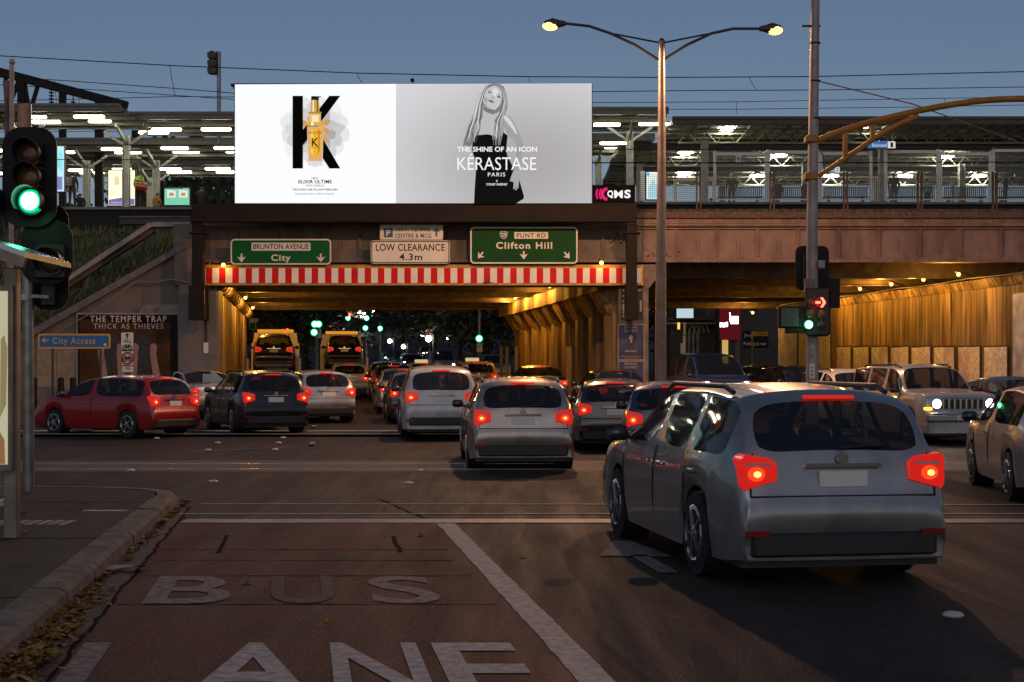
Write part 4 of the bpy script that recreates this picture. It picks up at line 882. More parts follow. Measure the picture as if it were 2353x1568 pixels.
def tube_light(t, x0, x1, y, Y, m=tubeg):
    a = W(x0, y, Y); b_ = W(x1, y, Y); 
    MB().box(a.x, b_.x, Y - .10, Y + .10, a.z + .045, a.z + .11, bev=.02).build("light_housing", canopy_p, t)
    MB().box(a.x + .03, b_.x - .03, Y - .1, Y + .1, a.z - .06, a.z + .044, bev=.03).build("light_tube", m, t)
def c1(x, y): return x/3.8995, (200 + y/2.24)/1.7408
for t, Y, L in ((cA1, 62.3, ((275, 420, 600), (660, 940, 597))), (cA1, 64.2, ((280, 545, 645), (790, 1000, 637), (20, 120, 606))), (cA2, 65, ((1355, 1630, 712), (1800, 2075, 710))), (cA2, 67, ((1240, 1515, 738),)),
                (cB, 71, ((590, 675, 915), (905, 1095, 887), (1440, 1690, 880), (1915, 2100, 878), (-200, 30, 900))), (cB, 73.5, ((1025, 1270, 917), (1545, 1790, 912), (2020, 2100, 910))),
                (cC, 78, ((610, 830, 1077), (1000, 1225, 1070), (1430, 1625, 1066), (1835, 2065, 1063), (-150, 30, 1105))), (cC, 80.5, ((710, 935, 1100), (1495, 1720, 1093), (1935, 2100, 1092)))):
    for a, b_, y in L:
        xa, yy = c1(a, y); xb_, _ = c1(b_, y); tube_light(t, xa, xb_, yy, Y, tubeg if Y < 70 else tubef)
for t, Y, L in ((cD, 65, ((150, 382, 310), (530, 790, 305))), (cE, 71, ((205, 440, 466),)), (cE, 73.5, ((245, 440, 500),))):
    for a, b_, y in L: tube_light(t, (2300 + a/2.091)/1.7408, (2300 + b_/2.091)/1.7408, (350 + y/2.091)/1.7408, Y)
rl = glow("round_station_light", (1, .95, .70), 60)
def round_light(t, x, y, Y):
    p = W(x, y, Y); MB().ball(p, .42, 14, 8, (1, .8, .2)).build("light_bowl", rl, t, 60); MB().cyl(p + Vector((0, 0, .08)), p + Vector((0, 0, .22)), .3, .12, 12).build("light_housing", charcoal, t)
for t, x, y, Y in ((cF, 1669, 296, 66.5), (cF, 1997, 292, 66.5), (cF, 2321, 289, 66.5), (cG, 1575, 352, 73.5), (cH, 1573, 400, 80.5), (cG, 2173, 360, 73), (cG, 1790, 356, 73), (cF, 1830, 300, 68.5), (cF, 2160, 297, 67.5), (cH, 1910, 404, 80), (cH, 2080, 404, 80), (cH, 2250, 404, 80), (cH, 1740, 404, 80)): round_light(t, x, y, Y)  # several of these bowls are extra lamps added to brighten the right platform

# advertising boxes on the platforms
def ad_box(label, x0, x1, y0, y1, Y, m, extra=None, cat="advertising box"):
    t = thing("advertising_box", label, cat, W((x0+x1)/2, y1, Y), "advertising boxes on the platforms")
    bxs(MB(), x0, x1, y0, y1, Y, Y + .18, .015).build("case", charcoal, t); bw = 2.2
    psheet("lit_face", [(x0+bw, y1-bw), (x1-bw, y1-bw), (x1-bw, y0+bw*1.6), (x0+bw, y0+bw*1.6)], Y - .001, m, t, .006)
    if extra: extra(t, Y - .010)
    return t
def ex1(t, Y): psheet("print_block", [(130, 436), (143, 436), (143, 406), (130, 406)], Y, glow("ad_violet", (.25, .23, .55), 1.0, False), t); psheet("print_block", [(130, 380), (143, 395), (143, 352), (136, 345)], Y, glow("ad_teal", (.25, .75, .8), 1.1, False), t); ptext("JCDecaux", 129, 142, 335.5, 338.5, Y, glow("ad_text", (.9, .9, .9), 1, False), t)
ad_box("tall lit advertising box behind the big green signal", 100, 149.5, 333, 442, 65, glow("ad_pale_blue", (.5, .8, .9), 1.1), ex1)
def ex2(t, Y): psheet("print_block", [(250, 471), (309, 471), (309, 457), (280, 454), (250, 459)], Y, glow("ad_purple", (.20, .17, .48), 1.0, False), t); psheet("print_block", [(262, 425), (275, 425), (273, 405), (264, 405)], Y, glow("ad_tan", (.8, .66, .42), 1.1, False), t); ptext("Double the yum", 256, 282, 464, 468, Y - .004, glow("ad_text", (.9, .9, .9), 1, False), t)
ad_box("bright cream advertising box behind the worker in the yellow vest", 247, 312, 388, 474, 67, glow("ad_cream", (1, .93, .62), 1.25), ex2)
def ex3(t, Y):
    for x in (384, 411): psheet("print_block", [(x, 454), (x + 20, 454), (x + 20, 438), (x, 436)], Y, glow("ad_card", (.75, .85, .72), 1.0, False), t); psheet("print_block", [(x + 5, 450), (x + 15, 450), (x + 15, 443), (x + 5, 443)], Y - .004, glow("ad_red", (.5, .28, .14), 1, False), t)
    ptext("JCDecaux", 421, 433, 432, 434.5, Y, glow("ad_text", (.9, .9, .9), 1, False), t)
ad_box("low green lit advertising box beside the billboard", 376, 437.5, 430, 473, 65, glow("ad_green", (.22, .62, .42), 1.0), ex3)
def ex4(t, Y):
    b = glow("ad_blue", (.12, .5, .7), 1.0, False); psheet("print_bottle", [(1490, 455), (1511, 455), (1511, 428), (1505, 420), (1505, 415), (1497, 415), (1497, 420), (1490, 428)], Y, glow("ad_bottle", (.45, .75, .85), 1, False), t); psheet("print_block", [(1486, 404), (1492, 404), (1492, 397), (1486, 395)], Y, b, t)
ad_box("white lit advertising box with a pale blue bottle picture", 1483, 1524, 392, 460, 66, glow("ad_white", (.85, .95, .9), 1.0), ex4)
bxs(MB(), 1472, 1482, 393, 460, 66, 66.2).build("screen_post", white_f, thing("white_post", "slim white panel beside the bottle advertising box", "panel", W(1477, 460, 66)))

# glass windbreak screens with benches on the right platform
glassm = mat("clear_glass", (.6, .68, .66), .05, var=0, alpha=.06, spec=.4)
ZR = 9.28
def windbreak(label, x0, x1, ytop, Y=65.2, ybot=461, div=3):
    t = thing("glass_windbreak", label, "windbreak", W((x0+x1)/2, ybot, Y), "glass windbreaks on the right platform")
    for x in (x0, x1): bxs(MB(), x - 3.2, x + 3.2, ytop - 3, ybot, Y - .06, Y + .06, .01).build("post", white_f, t)
    bxs(MB(), x0 + 3.3, x1 - 3.3, ytop, ytop + 7, Y - .04, Y + .04).build("top_rail", white_f, t)
    bxs(MB(), x0 + 3.3, x1 - 3.3, ybot - 4, ybot - 1, Y - .04, Y + .04).build("bottom_rail", white_f, t)
    w = (x1 - x0 - 6.6)/div
    for k in range(div): bxs(MB(), x0 + 3.3 + w*k + .3, x0 + 3.3 + w*(k+1) - .3, ytop + 7.2, ybot - 4.2, Y - .006, Y + .006).build("pane", glassm, t)
    return t
windbreak("glass windbreak with a no-smoking notice, nearest the billboard", 1643, 1761, 350)
windbreak("glass windbreak with two seated people, left of the tall signal pole", 1766, 1880, 346)
windbreak("glass windbreak under the yellow mast arm", 1886, 2002, 349)
windbreak("glass windbreak with a standing figure right of the blue station sign", 2036, 2156, 345)
windbreak("glass windbreak above the jeep, second from the picture's right edge", 2162, 2276, 350)
windbreak("glass windbreak at the right edge behind the person in a suit", 2283, 2420, 342)
windbreak("lower glass windbreak on the platform behind, beside the bottle advert", 1552, 1640, 409, 71.5, 470)
windbreak("far yellowish glass windbreak behind the station sign", 2010, 2190, 410, 71.5, 470, 4)
t = thing("notice", "white no-smoking notice on the windbreak glass", "sign", W(1697, 372, 65.1)); psheet("sheet", [(1691, 373), (1703, 373), (1703, 355), (1691, 355)], 65.15, sw, t); psheet("symbol", [(1697 + 4*math.cos(i*.6), 365 + 4*math.sin(i*.6)) for i in range(10)][::-1], 65.14, sk, t)
psheet("symbol_field", [(1697 + 2.9*math.cos(i*.6), 365 + 2.9*math.sin(i*.6)) for i in range(10)][::-1], 65.135, sw, t); psheet("symbol_bar", [(1694.5, 365.8), (1699.5, 365.8), (1699.5, 364.4), (1694.5, 364.4)], 65.13, sk, t)
bench_m = mat("bench_steel", (.03, .032, .035), .4, .5, var=.1)
def bench(label, x0, x1, Y=65.9):
    a = X(x0, Y); b_ = X(x1, Y); t = thing("platform_bench", label, "bench", ((a+b_)/2, Y, ZR), "platform benches")
    MB().box(a, b_, Y - .02, Y + .42, ZR + .43, ZR + .47, bev=.01).build("seat", bench_m, t)
    for k in range(int((b_ - a)/.09)): MB().box(a + k*.09, a + k*.09 + .05, Y - .06, Y - .03, ZR + .46, ZR + .85).build("back_slat", bench_m, t)
    MB().box(a, b_, Y - .07, Y - .02, ZR + .851, ZR + .89).build("top_rail", bench_m, t)
    for x in (a + .25, b_ - .3): MB().box(x, x + .06, Y, Y + .38, ZR, ZR + .429).build("leg", bench_m, t)
bench("dark slatted bench behind the windbreak with the no-smoking notice", 1650, 1755); bench("dark slatted bench with two people sitting on it", 1772, 1874); bench("empty dark bench under the yellow mast arm", 1892, 1998)
bench("dark bench behind the windbreak beside the blue station sign", 2042, 2150); bench("dark bench second from the picture's right edge", 2168, 2270); bench("dark bench at the right edge before the person in a suit", 2290, 2400)
# station name signs
def st_sign(label, x0, x1, y0, y1, xs, Y, num):
    t = thing("station_sign", label, "sign", W((x0+x1)/2, y1, Y), "station name signs")
    bl = glow("station_blue", (.05, .17, .50), .75, False); wl = glow("station_white", (.8, .82, .75), .8, False); kk = gm_(.01)
    bxs(MB(), x0, x1, y0, y1, Y, Y + .12, .01).build("case", colgrey, t)
    psheet("blue_field", [(x0 + .5, y1 - .5), (xs, y1 - .5), (xs, y0 + .5), (x0 + .5, y0 + .5)], Y - .001, bl, t, .004); psheet("number_field", [(xs, y1 - .5), (x1 - .5, y1 - .5), (x1 - .5, y0 + .5), (xs, y0 + .5)], Y - .001, wl, t, .004)
    ptext("Richmond", x0 + 10, xs - 2.5, y0 + 5.2, y0 + 13, Y - .008, wl, t, .005); ptext(num, xs + (x1-xs)*.35, xs + (x1-xs)*.68, y0 + 3, y1 - 3, Y - .008, kk, t, .01)
    for x in (x0 + 12, x1 - 8): MB().bar(W(x, y0, Y + .06), W(x, y0 - 16, Y + .06), .04).build("hanger", colgrey, t)
st_sign("blue hanging station sign with white numeral 1", 1994, 2058, 324.5, 341.5, 2040, 64.7, "1")
st_sign("blue hanging station sign with white numeral 3, half hidden by the signal pole", 1876, 1930, 383, 397, 1918, 72, "3")
# mesh fence along the bridge edge
wire = mat("fence_wire", (.06, .045, .035), .6, .3, var=0)
fx = [1462, 1606, 1775, 1944, 2115, 2287, 2460]
fz0, fz1 = zb(489, 52.6), zb(400, 52.6)
for i, x in enumerate(fx[1:]):
    xx = X(x, 52.6); xp = X(fx[i], 52.6)
    t = thing("mesh_fence", "wire mesh fence bay with rusty post on the bridge, " + ORD[i] + " from the billboard", "fence", (xx, 52.6, fz0), "wire mesh fence on the bridge")
    MB().box(xx - .10, xx - .05, 52.56, 52.7, fz0 - .3, fz1 + .08).box(xx + .03, xx + .08, 52.56, 52.7, fz0 - .3, fz1 + .08).build("post", rustd, t)
    mb = MB(); k = xp
    while k < xx: mb.box(k, k + .007, 52.63, 52.637, zb(461, 52.6), fz1); k += .075
    z = zb(461, 52.6)
    while z < fz1 + .02: mb.box(xp, xx, 52.64, 52.647, z, z + .007); z += .075
    mb.build("mesh", wire, t)
t = thing("mesh_fence", "small wire mesh fence bay left of the billboard", "fence", W(500, 473, 60), "wire mesh fence on the bridge")
mb = MB(); 
for k in range(28): x = 452 + k*3.3; mb.box(X(x, 60), X(x, 60) + .008, 60, 60.008, W(0, 473, 60).z, W(0, 422, 60).z)
for k in range(14): z = W(0, 473 - k*3.9, 60).z; mb.box(X(452, 60), X(543, 60), 60.01, 60.018, z, z + .008)
mb.build("mesh", wire, t); MB().box(X(529, 60), X(532, 60), 59.95, 60.05, W(0, 475, 60).z, W(0, 421, 60).z).box(X(440, 60), X(443, 60), 59.95, 60.05, W(0, 475, 60).z, W(0, 421, 60).z).bar(W(440, 423, 60), W(543, 423, 60), .06).build("frame", dark, t)
# overhead line gantry (left)
t = thing("line_gantry", "dark lattice overhead-line gantry above the left canopies", "gantry", W(150, 470, 74))
Yg = 74
MB().bar(W(-60, 150, Yg), W(292, 243, Yg), .42, .42).build("top_chord", dark, t)
for x, y0, y1, w in ((50, 172, 475, .38), (144, 207, 475, .32), (228, 232, 475, .4), (312, 300, 475, .36)): MB().bar(W(x, y0, Yg), W(x, y1, Yg), w, .3).build("post", dark, t)
for a, b_ in (((45, 180), (15, 260)), ((55, 180), (68, 260)), ((88, 193), (70, 255)), ((12, 172), (22, 250)), ((222, 300), (210, 268)), ((236, 300), (252, 268)), ((355, 320), (360, 290)), ((375, 320), (385, 292)), ((395, 322), (405, 295))): MB().bar(W(*a, Yg), W(*b_, Yg), .18, .18).build("diagonal", dark, t)
MB().bar(W(395, 293, Yg + 6), W(470, 322, Yg + 6), .3, .3).build("far_chord", dark, t)
for x, y in ((118, 205), (168, 234)):
    mb = MB(); p = W(x, y, 72)
    for k in range(5): mb.cyl(p - Vector((0, 0, k*.16)), p - Vector((0, 0, k*.16 + .05)), .15, .08, 10)
    mb.tube([p + Vector((0, 0, .3)), p - Vector((0, 0, .9))], .03, 5); mb.build("insulator", charcoal, t)
# overhead wires
wm = mat("wire_black", (.02, .02, .02), .5, .3, var=0)
def wire_thing(label, pts, Y, r=.02, drops=()):
    t = thing("overhead_wire", label, "wire", W(*pts[0], Y), "railway overhead wires"); P = []
    for i in range(len(pts) - 1):
        for u in range(6): u /= 6; P.append(W(pts[i][0] + (pts[i+1][0]-pts[i][0])*u, pts[i][1] + (pts[i+1][1]-pts[i][1])*u, Y))
    P.append(W(*pts[-1], Y)); MB().tube(P, r, 5).build("cable", wm, t)
    for a, b_ in drops: MB().tube([W(*a, Y), W((a[0]+b_[0])/2 - 1, (a[1]+b_[1])/2, Y), W(*b_, Y)], .012, 4).build("dropper", wm, t)
wire_thing("topmost overhead wire crossing the whole sky", [(-60, 125), (400, 151), (820, 168), (1200, 176), (1520, 178), (1870, 176), (2420, 163)], 60, .022, [((390, 151), (403, 222)), ((820, 168), (832, 191)), ((1215, 176), (1218, 190)), ((1722, 178), (1737, 206))])
wire_thing("second overhead wire dipping behind the billboard's left edge", [(-60, 175), (130, 184), (400, 203), (560, 216)], 68, .02, [((126, 184), (130, 235))])
wire_thing("third overhead wire running down towards the billboard's left edge", [(-60, 192), (180, 204), (400, 219), (560, 230)], 74, .02, [((180, 204), (183, 240))])
wire_thing("level contact wire left of the billboard", [(-60, 233), (220, 227), (400, 222), (560, 223)], 68, .018)
wire_thing("overhead wire above the right canopies, second from the top", [(1340, 211), (1600, 208), (1870, 207), (2420, 199)], 66, .02)
wire_thing("overhead wire above the right canopies, third from the top", [(1340, 236), (1700, 234), (2100, 227), (2420, 222)], 70, .018, [((1692, 234), (1694, 262)), ((2171, 226), (2172, 243))])
wire_thing("lowest overhead wire above the right canopies", [(1340, 252), (1700, 251), (2100, 246), (2420, 240)], 75, .018)
wire_thing("dark cable in front of the right platform, upper of two", [(1361, 343), (1600, 343), (2420, 341)], 55, .02)
wire_thing("dark cable in front of the right platform, lower of two", [(1361, 374), (1600, 374), (2420, 372)], 55, .022)
wire_thing("dark cable in front of the left platform, upper of two", [(-20, 333), (300, 333), (545, 334)], 60, .018)
wire_thing("dark cable in front of the left platform, lower of two", [(-20, 366), (300, 367), (545, 367)], 60, .018)
for k, (y, Y) in enumerate(((279, 80), (287, 80), (296, 82), (303, 82))): wire_thing("thin far wire seen between the left canopies, " + ORD[k] + " from the top", [(-20, y), (270, y - 1)], Y, .016)
for k, (y, Y) in enumerate(((291, 80), (302, 80), (318, 82))): wire_thing("thin far wire seen below the short canopy beside the billboard, " + ORD[k] + " from the top", [(1365, y), (1545, y)], Y, .016)
# floodlight pole behind the billboard
t = thing("floodlight_pole", "tall floodlight pole with three stacked lamps behind the billboard", "floodlight", W(503, 330, 70))
MB().tube([W(503, 330, 70), W(503, 119, 70)], .10, 10).build("pole", mat("pole_grey", (.3, .3, .33), .4, .5), t, 60)
for i, y in enumerate((128, 146, 163)):
    p = W(488, y, 70); mb = MB()
    mb.prism([(p.x - .18, p.z - .14), (p.x + .22, p.z - .18), (p.x + .25, p.z + .1), (p.x + .02, p.z + .2), (p.x - .2, p.z + .08)], 69.7, 70.2); mb.bar(p, W(503, y, 70), .08); mb.build("lamp_head", charcoal, t)
MB().box(W(497, 0, 70).x, W(500, 0, 70).x, 69.9, 70.1, W(0, 172, 70).z, W(0, 119, 70).z).build("ladder", charcoal, t)
# ------------------------------------------------------------------ people
skinm = mat("skin", (.42, .26, .19), .55, var=.08); hairm = mat("dark_hair", (.025, .018, .014), .6, var=.1); hairg = mat("grey_hair", (.28, .27, .25), .6, var=.1)
def cloth(n, c): return mat("cloth_" + n, c, .85, var=.18, scale=14)
def person_mesh(pose):
    if pose == 'stand':
        V = dict(pel=(0,0,.95), sp=(0,-.01,1.12), ch=(0,0,1.32), nb=(0,0,1.46), hd=(0,.02,1.60), ht=(0,.02,1.68),
                 sl=(-.17,0,1.41), el=(-.24,-.03,1.14), wl=(-.22,.08,.92), sr=(.17,0,1.41), er=(.24,-.03,1.14), wr=(.22,.08,.92),
                 hl=(-.09,0,.90), kl=(-.10,.02,.50), al=(-.11,-.02,.09), tl=(-.13,.13,.045), hr=(.09,0,.90), kr=(.10,.03,.50), ar=(.12,.0,.09), tr=(.15,.15,.045))
    else:
        V = dict(pel=(0,0,.52), sp=(0,-.03,.70), ch=(0,0,.90), nb=(0,.02,1.04), hd=(0,.06,1.18), ht=(0,.06,1.26),
                 sl=(-.17,0,.99), el=(-.24,.02,.73), wl=(-.12,.25,.64), sr=(.17,0,.99), er=(.24,.02,.73), wr=(.12,.25,.64),
                 hl=(-.09,.02,.50), kl=(-.12,.44,.50), al=(-.12,.42,.09), tl=(-.13,.58,.045), hr=(.09,.02,.50), kr=(.12,.44,.50), ar=(.12,.42,.09), tr=(.13,.58,.045))
    rad = dict(pel=(.155,.12), sp=(.14,.105), ch=(.165,.12), nb=(.07,.065), hd=(.085,.095), ht=(.07,.08), sl=(.075,.07), el=(.05,.05), wl=(.033,.03), sr=(.075,.07), er=(.05,.05), wr=(.033,.03),
               hl=(.10,.10), kl=(.066,.066), al=(.045,.05), tl=(.045,.035), hr=(.10,.10), kr=(.066,.066), ar=(.045,.05), tr=(.045,.035))
    E_ = [("pel","sp",2),("sp","ch",2),("ch","nb",2),("nb","hd",0),("hd","ht",1),("ch","sl",2),("sl","el",2),("el","wl",2),("ch","sr",2),("sr","er",2),("er","wr",2),
          ("pel","hl",3),("hl","kl",3),("kl","al",3),("al","tl",4),("pel","hr",3),("hr","kr",3),("kr","ar",3),("ar","tr",4)]
    ks = list(V); me = bpy.data.meshes.new("figure"); me.from_pydata([V[k] for k in ks], [(ks.index(a), ks.index(b)) for a, b, _ in E_], [])
    ob = bpy.data.objects.new("figure", me); col.objects.link(ob)
    ob.modifiers.new("skin", 'SKIN'); 
    sv = me.skin_vertices[0].data
    for i, k in enumerate(ks): sv[i].radius = rad[k]; sv[i].use_root = (k == "pel")
    sd = ob.modifiers.new("sub", 'SUBSURF'); sd.levels = 2; sd.render_levels = 2
    dg = bpy.context.evaluated_depsgraph_get(); m2 = bpy.data.meshes.new_from_object(ob.evaluated_get(dg)); bpy.data.objects.remove(ob)
    v = [tuple(p.co) for p in m2.vertices]; fs = [tuple(p.vertices) for p in m2.polygons]
    mb = MB(); mb.v = v; mb.f = fs
    hz = V["hd"][2]
    for f in fs:
        c = sum((Vector(v[i]) for i in f), Vector()) / len(f); best = (9, 0)
        for a, b, reg in E_:
            A, B = Vector(V[a]), Vector(V[b]); d = B - A; u = max(0, min(1, (c - A).dot(d)/d.length_squared)); dist = (c - A - d*u).length
            if dist < best[0]: best = (dist, reg)
        reg = best[1]
        if reg in (0, 1): reg = 1 if (c.z > hz + .03 or c.y < V["hd"][1] - .005 and c.z > hz - .07) else 0
        mb.mi.append(reg)
    h = V["hd"]   # face: nose, ears, eyes, brow line, lips
    mb.ball((h[0], h[1] + .105, h[2] + .0), .02, 8, 6, (.8, 1.1, 1.3), 0)
    for s in (-1, 1): mb.ball((h[0] + s*.088, h[1], h[2] + .01), .03, 8, 6, (.4, .8, 1.1), 0); mb.ball((h[0] + s*.034, h[1] + .086, h[2] + .035), .011, 6, 4, (1, 1, .8), 1)
    mb.ball((h[0], h[1] + .09, h[2] - .045), .022, 8, 5, (1.1, .6, .35), 0)
    for s, k in ((-1, "wl"), (1, "wr")):
        w = Vector(V[k]); e = Vector(V["el" if s < 0 else "er"]); d = (w - e).normalized(); sd_ = Vector((0, 1, 0)).cross(d).normalized() if abs(d.y) < .9 else Vector((1, 0, 0)); nn = d.cross(sd_)
        mb.tube([w, w + d*.05, w + d*.09], [.03, .038, .032], 8, 0)
        for q, (o_, l) in enumerate(((-.03, .07), (-.01, .085), (.01, .08), (.028, .06))):
            b0 = w + d*.085 + sd_*o_; mb.tube([b0, b0 + d*l*.5 + nn*.008, b0 + d*l + nn*.03], [.010, .009, .006], 6, 0)
        b0 = w + d*.03 + sd_*(-.032*s); mb.tube([b0, b0 + d*.03 - sd_*(.02*s), b0 + d*.06 - sd_*(.022*s)], [.012, .011, .007], 6, 0)
    return mb.mesh("figure", [skinm, hairm, cloth("a", (.03,.03,.04)), cloth("b", (.02,.02,.025)), rubber], smooth=180)
PM = {p: person_mesh(p) for p in ('stand', 'sit')}
def person(label, pose, loc, rz, hair, top, trousers, scale=1., group="people on the platforms"):
    o = bpy.data.objects.new("person", PM[pose]); col.objects.link(o); o.location = loc; o.rotation_euler = (0, 0, R(rz)); o.scale = (scale,)*3
    for i, m in ((1, hair), (2, top), (3, trousers)): o.material_slots[i].link = 'OBJECT'; o.material_slots[i].material = m
    tag(o, label, "person", group); return o
ZL = W(0, 475, 64).z
blackc, navy, greyc, whitec = cloth("black", (.018,.018,.02)), cloth("navy", (.02,.025,.05)), cloth("grey", (.12,.12,.13)), cloth("white", (.5,.5,.46))
def px(x, Y): return (x - 1176.5) * Y / F
person("person in dark jacket with grey backpack standing, seen from behind", 'stand', (px(166, 65), 65, ZL), 10, hairm, blackc, cloth("brown", (.06,.035,.03)))
t = thing("backpack", "grey backpack with a yellow stripe on the standing person's back", "backpack", (px(166, 65), 64.8, ZL + 1.0))
bx = px(160, 65); MB().box(bx - .16, bx + .16, 64.72, 64.92, ZL + .98, ZL + 1.42, bev=.07).build("bag", cloth("bag", (.20,.20,.19)), t, 50); MB().box(bx - .12, bx + .12, 64.70, 64.722, ZL + 1.06, ZL + 1.09).build("stripe", mat("yellow_stripe", (.7,.45,.02), .5), t); MB().box(bx - .11, bx + .11, 64.69, 64.72, ZL + 1.10, ZL + 1.24, bev=.02).build("pocket", cloth("bag", (.2,.2,.19)), t)
hv = person("worker in yellow reflective vest standing with a red shoulder bag", 'stand', (px(320, 65), 65, ZL), -15, hairm, mat("hi_vis", (.50, .62, .02), .6, var=.1), blackc, 1.02)
t = thing("shoulder_bag", "red shoulder bag with yellow edging carried by the worker in the vest", "bag", (px(333, 65), 64.75, ZL + .8))
bx = px(329, 65); MB().box(bx - .27, bx + .25, 64.62, 64.84, ZL + .82, ZL + 1.13, bev=.06).build("bag", mat("red_bag", (.42, .015, .02), .6), t, 50); MB().bar((bx - .26, 64.61, ZL + 1.05), (bx + .22, 64.61, ZL + .98), .01, .05).bar((bx - .25, 64.61, ZL + 1.1), (bx - .25, 64.61, ZL + .86), .01, .04).build("edging", mat("yellow_stripe", (.7,.45,.02), .5), t)
MB().tube([(bx - .2, 64.8, ZL + 1.1), (bx - .16, 64.82, ZL + 1.3), (bx - .05, 64.9, ZL + 1.47), (bx + .1, 65, ZL + 1.43)], .02, 6).build("strap", blackc, t)
me_ = MB().cyl((0, -.008, 1.14), (0, -.006, 1.185), .176, .178, 18).mesh("reflective_band", mat("silver_tape", (.7, .7, .65), .4)); link("reflective_band", me_, hv)
me_ = MB().cyl((0, -.008, 1.27), (0, -.006, 1.305), .186, .186, 18).mesh("reflective_band", mat("silver_tape", (.7, .7, .65), .4)); link("reflective_band", me_, hv)
person("seated person with a pink collar half hidden by a grey column", 'sit', (px(184, 68), 68, ZL - .15), 20, hairm, blackc, blackc)
person("seated person in a mustard coat behind a grey column", 'sit', (px(360, 67.5), 67.5, ZL - .2), -30, hairm, cloth("mustard", (.30,.16,.04)), blackc)
person("seated dark figure behind the small mesh fence", 'sit', (px(463, 66), 66, ZL - .1), 0, hairm, blackc, blackc)
person("person in dark hooded coat standing behind the no-smoking notice", 'stand', (px(1681, 66.9), 66.9, ZR), 8, hairg, blackc, blackc)
person("person with short hair seated at the bench's left end", 'sit', (px(1787, 66), 66, ZR), 0, hairm, blackc, blackc)
person("person with dark hair seated beside the tall signal pole", 'sit', (px(1853, 66), 66, ZR), 0, hairm, navy, blackc)
person("person in dark jacket standing right of the blue station sign", 'stand', (px(2054, 66.9), 66.9, ZR), -10, hairm, blackc, blackc)
person("person in pale shirt standing beside the dark-jacketed figure", 'stand', (px(2131, 67.4), 67.4, ZR - .1), 15, hairm, whitec, blackc, .95)
person("person in dark suit reading at the right edge of the platform", 'stand', (px(2311, 66.9), 66.9, ZR), 80, hairm, navy, navy)
t = thing("headphones", "dark headphones worn by the person in the suit", "headphones", (px(2311, 66.9), 66.9, ZR + 1.6))
MB().tube([(px(2311, 66.9) + .02, 66.9 + .1*math.cos(a*.35), ZR + 1.63 + .12*math.sin(a*.35)) for a in range(10)], .015, 6).build("band", blackp, t)
person("small seated person far back beside the front canopy column", 'sit', (px(1634, 70), 70, ZR - .35), 0, hairm, blackc, blackc)

# ------------------------------------------------------------------ street lamp and signal poles
polem = mat("lamp_pole_paint", (.19, .15, .13), .45, .4, var=.12, scale=4)
YL = 38.0
sl = thing("street_lamp", "tall twin-arm street lamp with two glowing sodium heads", "street lamp", (px(1518, YL), YL, gz(YL)))
mb = MB(); base = Vector((px(1518, YL), YL, gz(YL))); top = W(1520.5, 93, YL)
MB().tube([base, base + Vector((0, 0, 3)), Vector((top.x, YL, 7)), top], [.16, .145, .115, .085], 14).build("pole", polem, sl, 60)
MB().cyl(top, top + Vector((0, 0, .06)), .09, .03, 14).build("finial", dark, sl); MB().cyl(base, base + Vector((0, 0, .25)), .24, .2, 14).build("base_flange", polem, sl)
armm = mat("lamp_arm", (.07, .055, .05), .5, .4, var=0)
for s, hx, hy, tx, ty in ((-1, 1265, 58, 1300, 54), (1, 1780, 68, 1745, 66)):
    P = [(1519, 141), (1519 + s*60, 103), (1519 + s*115, 77), (1519 + s*165, (60 + ty)/2 + 3), (tx, ty)]
    Q = []
    for i in range(len(P)-1):
        for u in (0, .33, .66): Q.append(W(P[i][0] + (P[i+1][0]-P[i][0])*u, P[i][1] + (P[i+1][1]-P[i][1])*u, YL))
    Q.append(W(*P[-1], YL)); MB().tube(Q, .038, 8).build("arm", armm, sl, 60)
    MB().tube([W(1520, 99, YL), W(1519 + s*108, 78, YL)], .025, 6).build("tie_rod", armm, sl)
    a = W(tx, ty, YL); b_ = W(hx - s*0 + s*14, hy - 2, YL); h = W(hx, hy, YL)
    hd = MB().tube([a, a.lerp(b_, .3), a.lerp(b_, .6), b_], [.06, .10, .16, .09], 10).build("lamp_head", armm, sl, 60)
    MB().ball(h + Vector((0, 0, -.02)), .16, 12, 8, (1.35, 1, .75)).build("bulb", glow("street_bulb", (1, .60, .12), 4.5, False), hd, 60)
    lamp_light(sl, h + Vector((0, 0, -.3)), 3000, (1, .50, .24), .15, 174)
# right signal pole with mast arm
YR = 32.0
spm = mat("signal_pole_paint", (.40, .33, .31), .55, .2, var=.15, scale=3, dirt=(.28, .23, .21), dirtscale=1)
bp = Vector((px(1866, YR), YR, gz(YR)))
sp = thing("signal_pole", "tall thick grey pole carrying signals and a yellow mast arm", "pole", bp)
MB().tube([bp, W(1866, 500, YR), W(1874, -40, YR)], [.145, .125, .095], 16).build("shaft", spm, sp, 60)
for x, y in ((1868, 318), (1867, 404)): bxs(MB(), x - 15, x + 13, y - 8, y + 8, YR - .16, YR + .16, .02).build("clamp", mat("mast_yellow", (.42, .17, .012), .5, var=.12, scale=5), sp)
MY = MATS["mast_yellow"]
def curve(P, k=5):
    out = []
    for i in range(len(P)-1):
        p0 = Vector(P[max(i-1,0)]); p1 = Vector(P[i]); p2 = Vector(P[i+1]); p3 = Vector(P[min(i+2,len(P)-1)])
        for j in range(k):
            u = j/k; out.append(.5*((2*p1) + (p2-p0)*u + (2*p0-5*p1+4*p2-p3)*u*u + (3*p1-p0-3*p2+p3)*u**3))
    out.append(Vector(P[-1])); return out
MB().tube([W(p.x, p.y, YR) for p in curve([(1880, 322, 0), (1960, 292, 0), (2060, 266, 0), (2160, 245, 0), (2260, 231, 0), (2360, 227, 0), (2480, 230, 0)])], .072, 10).build("mast_arm", MY, sp, 60)
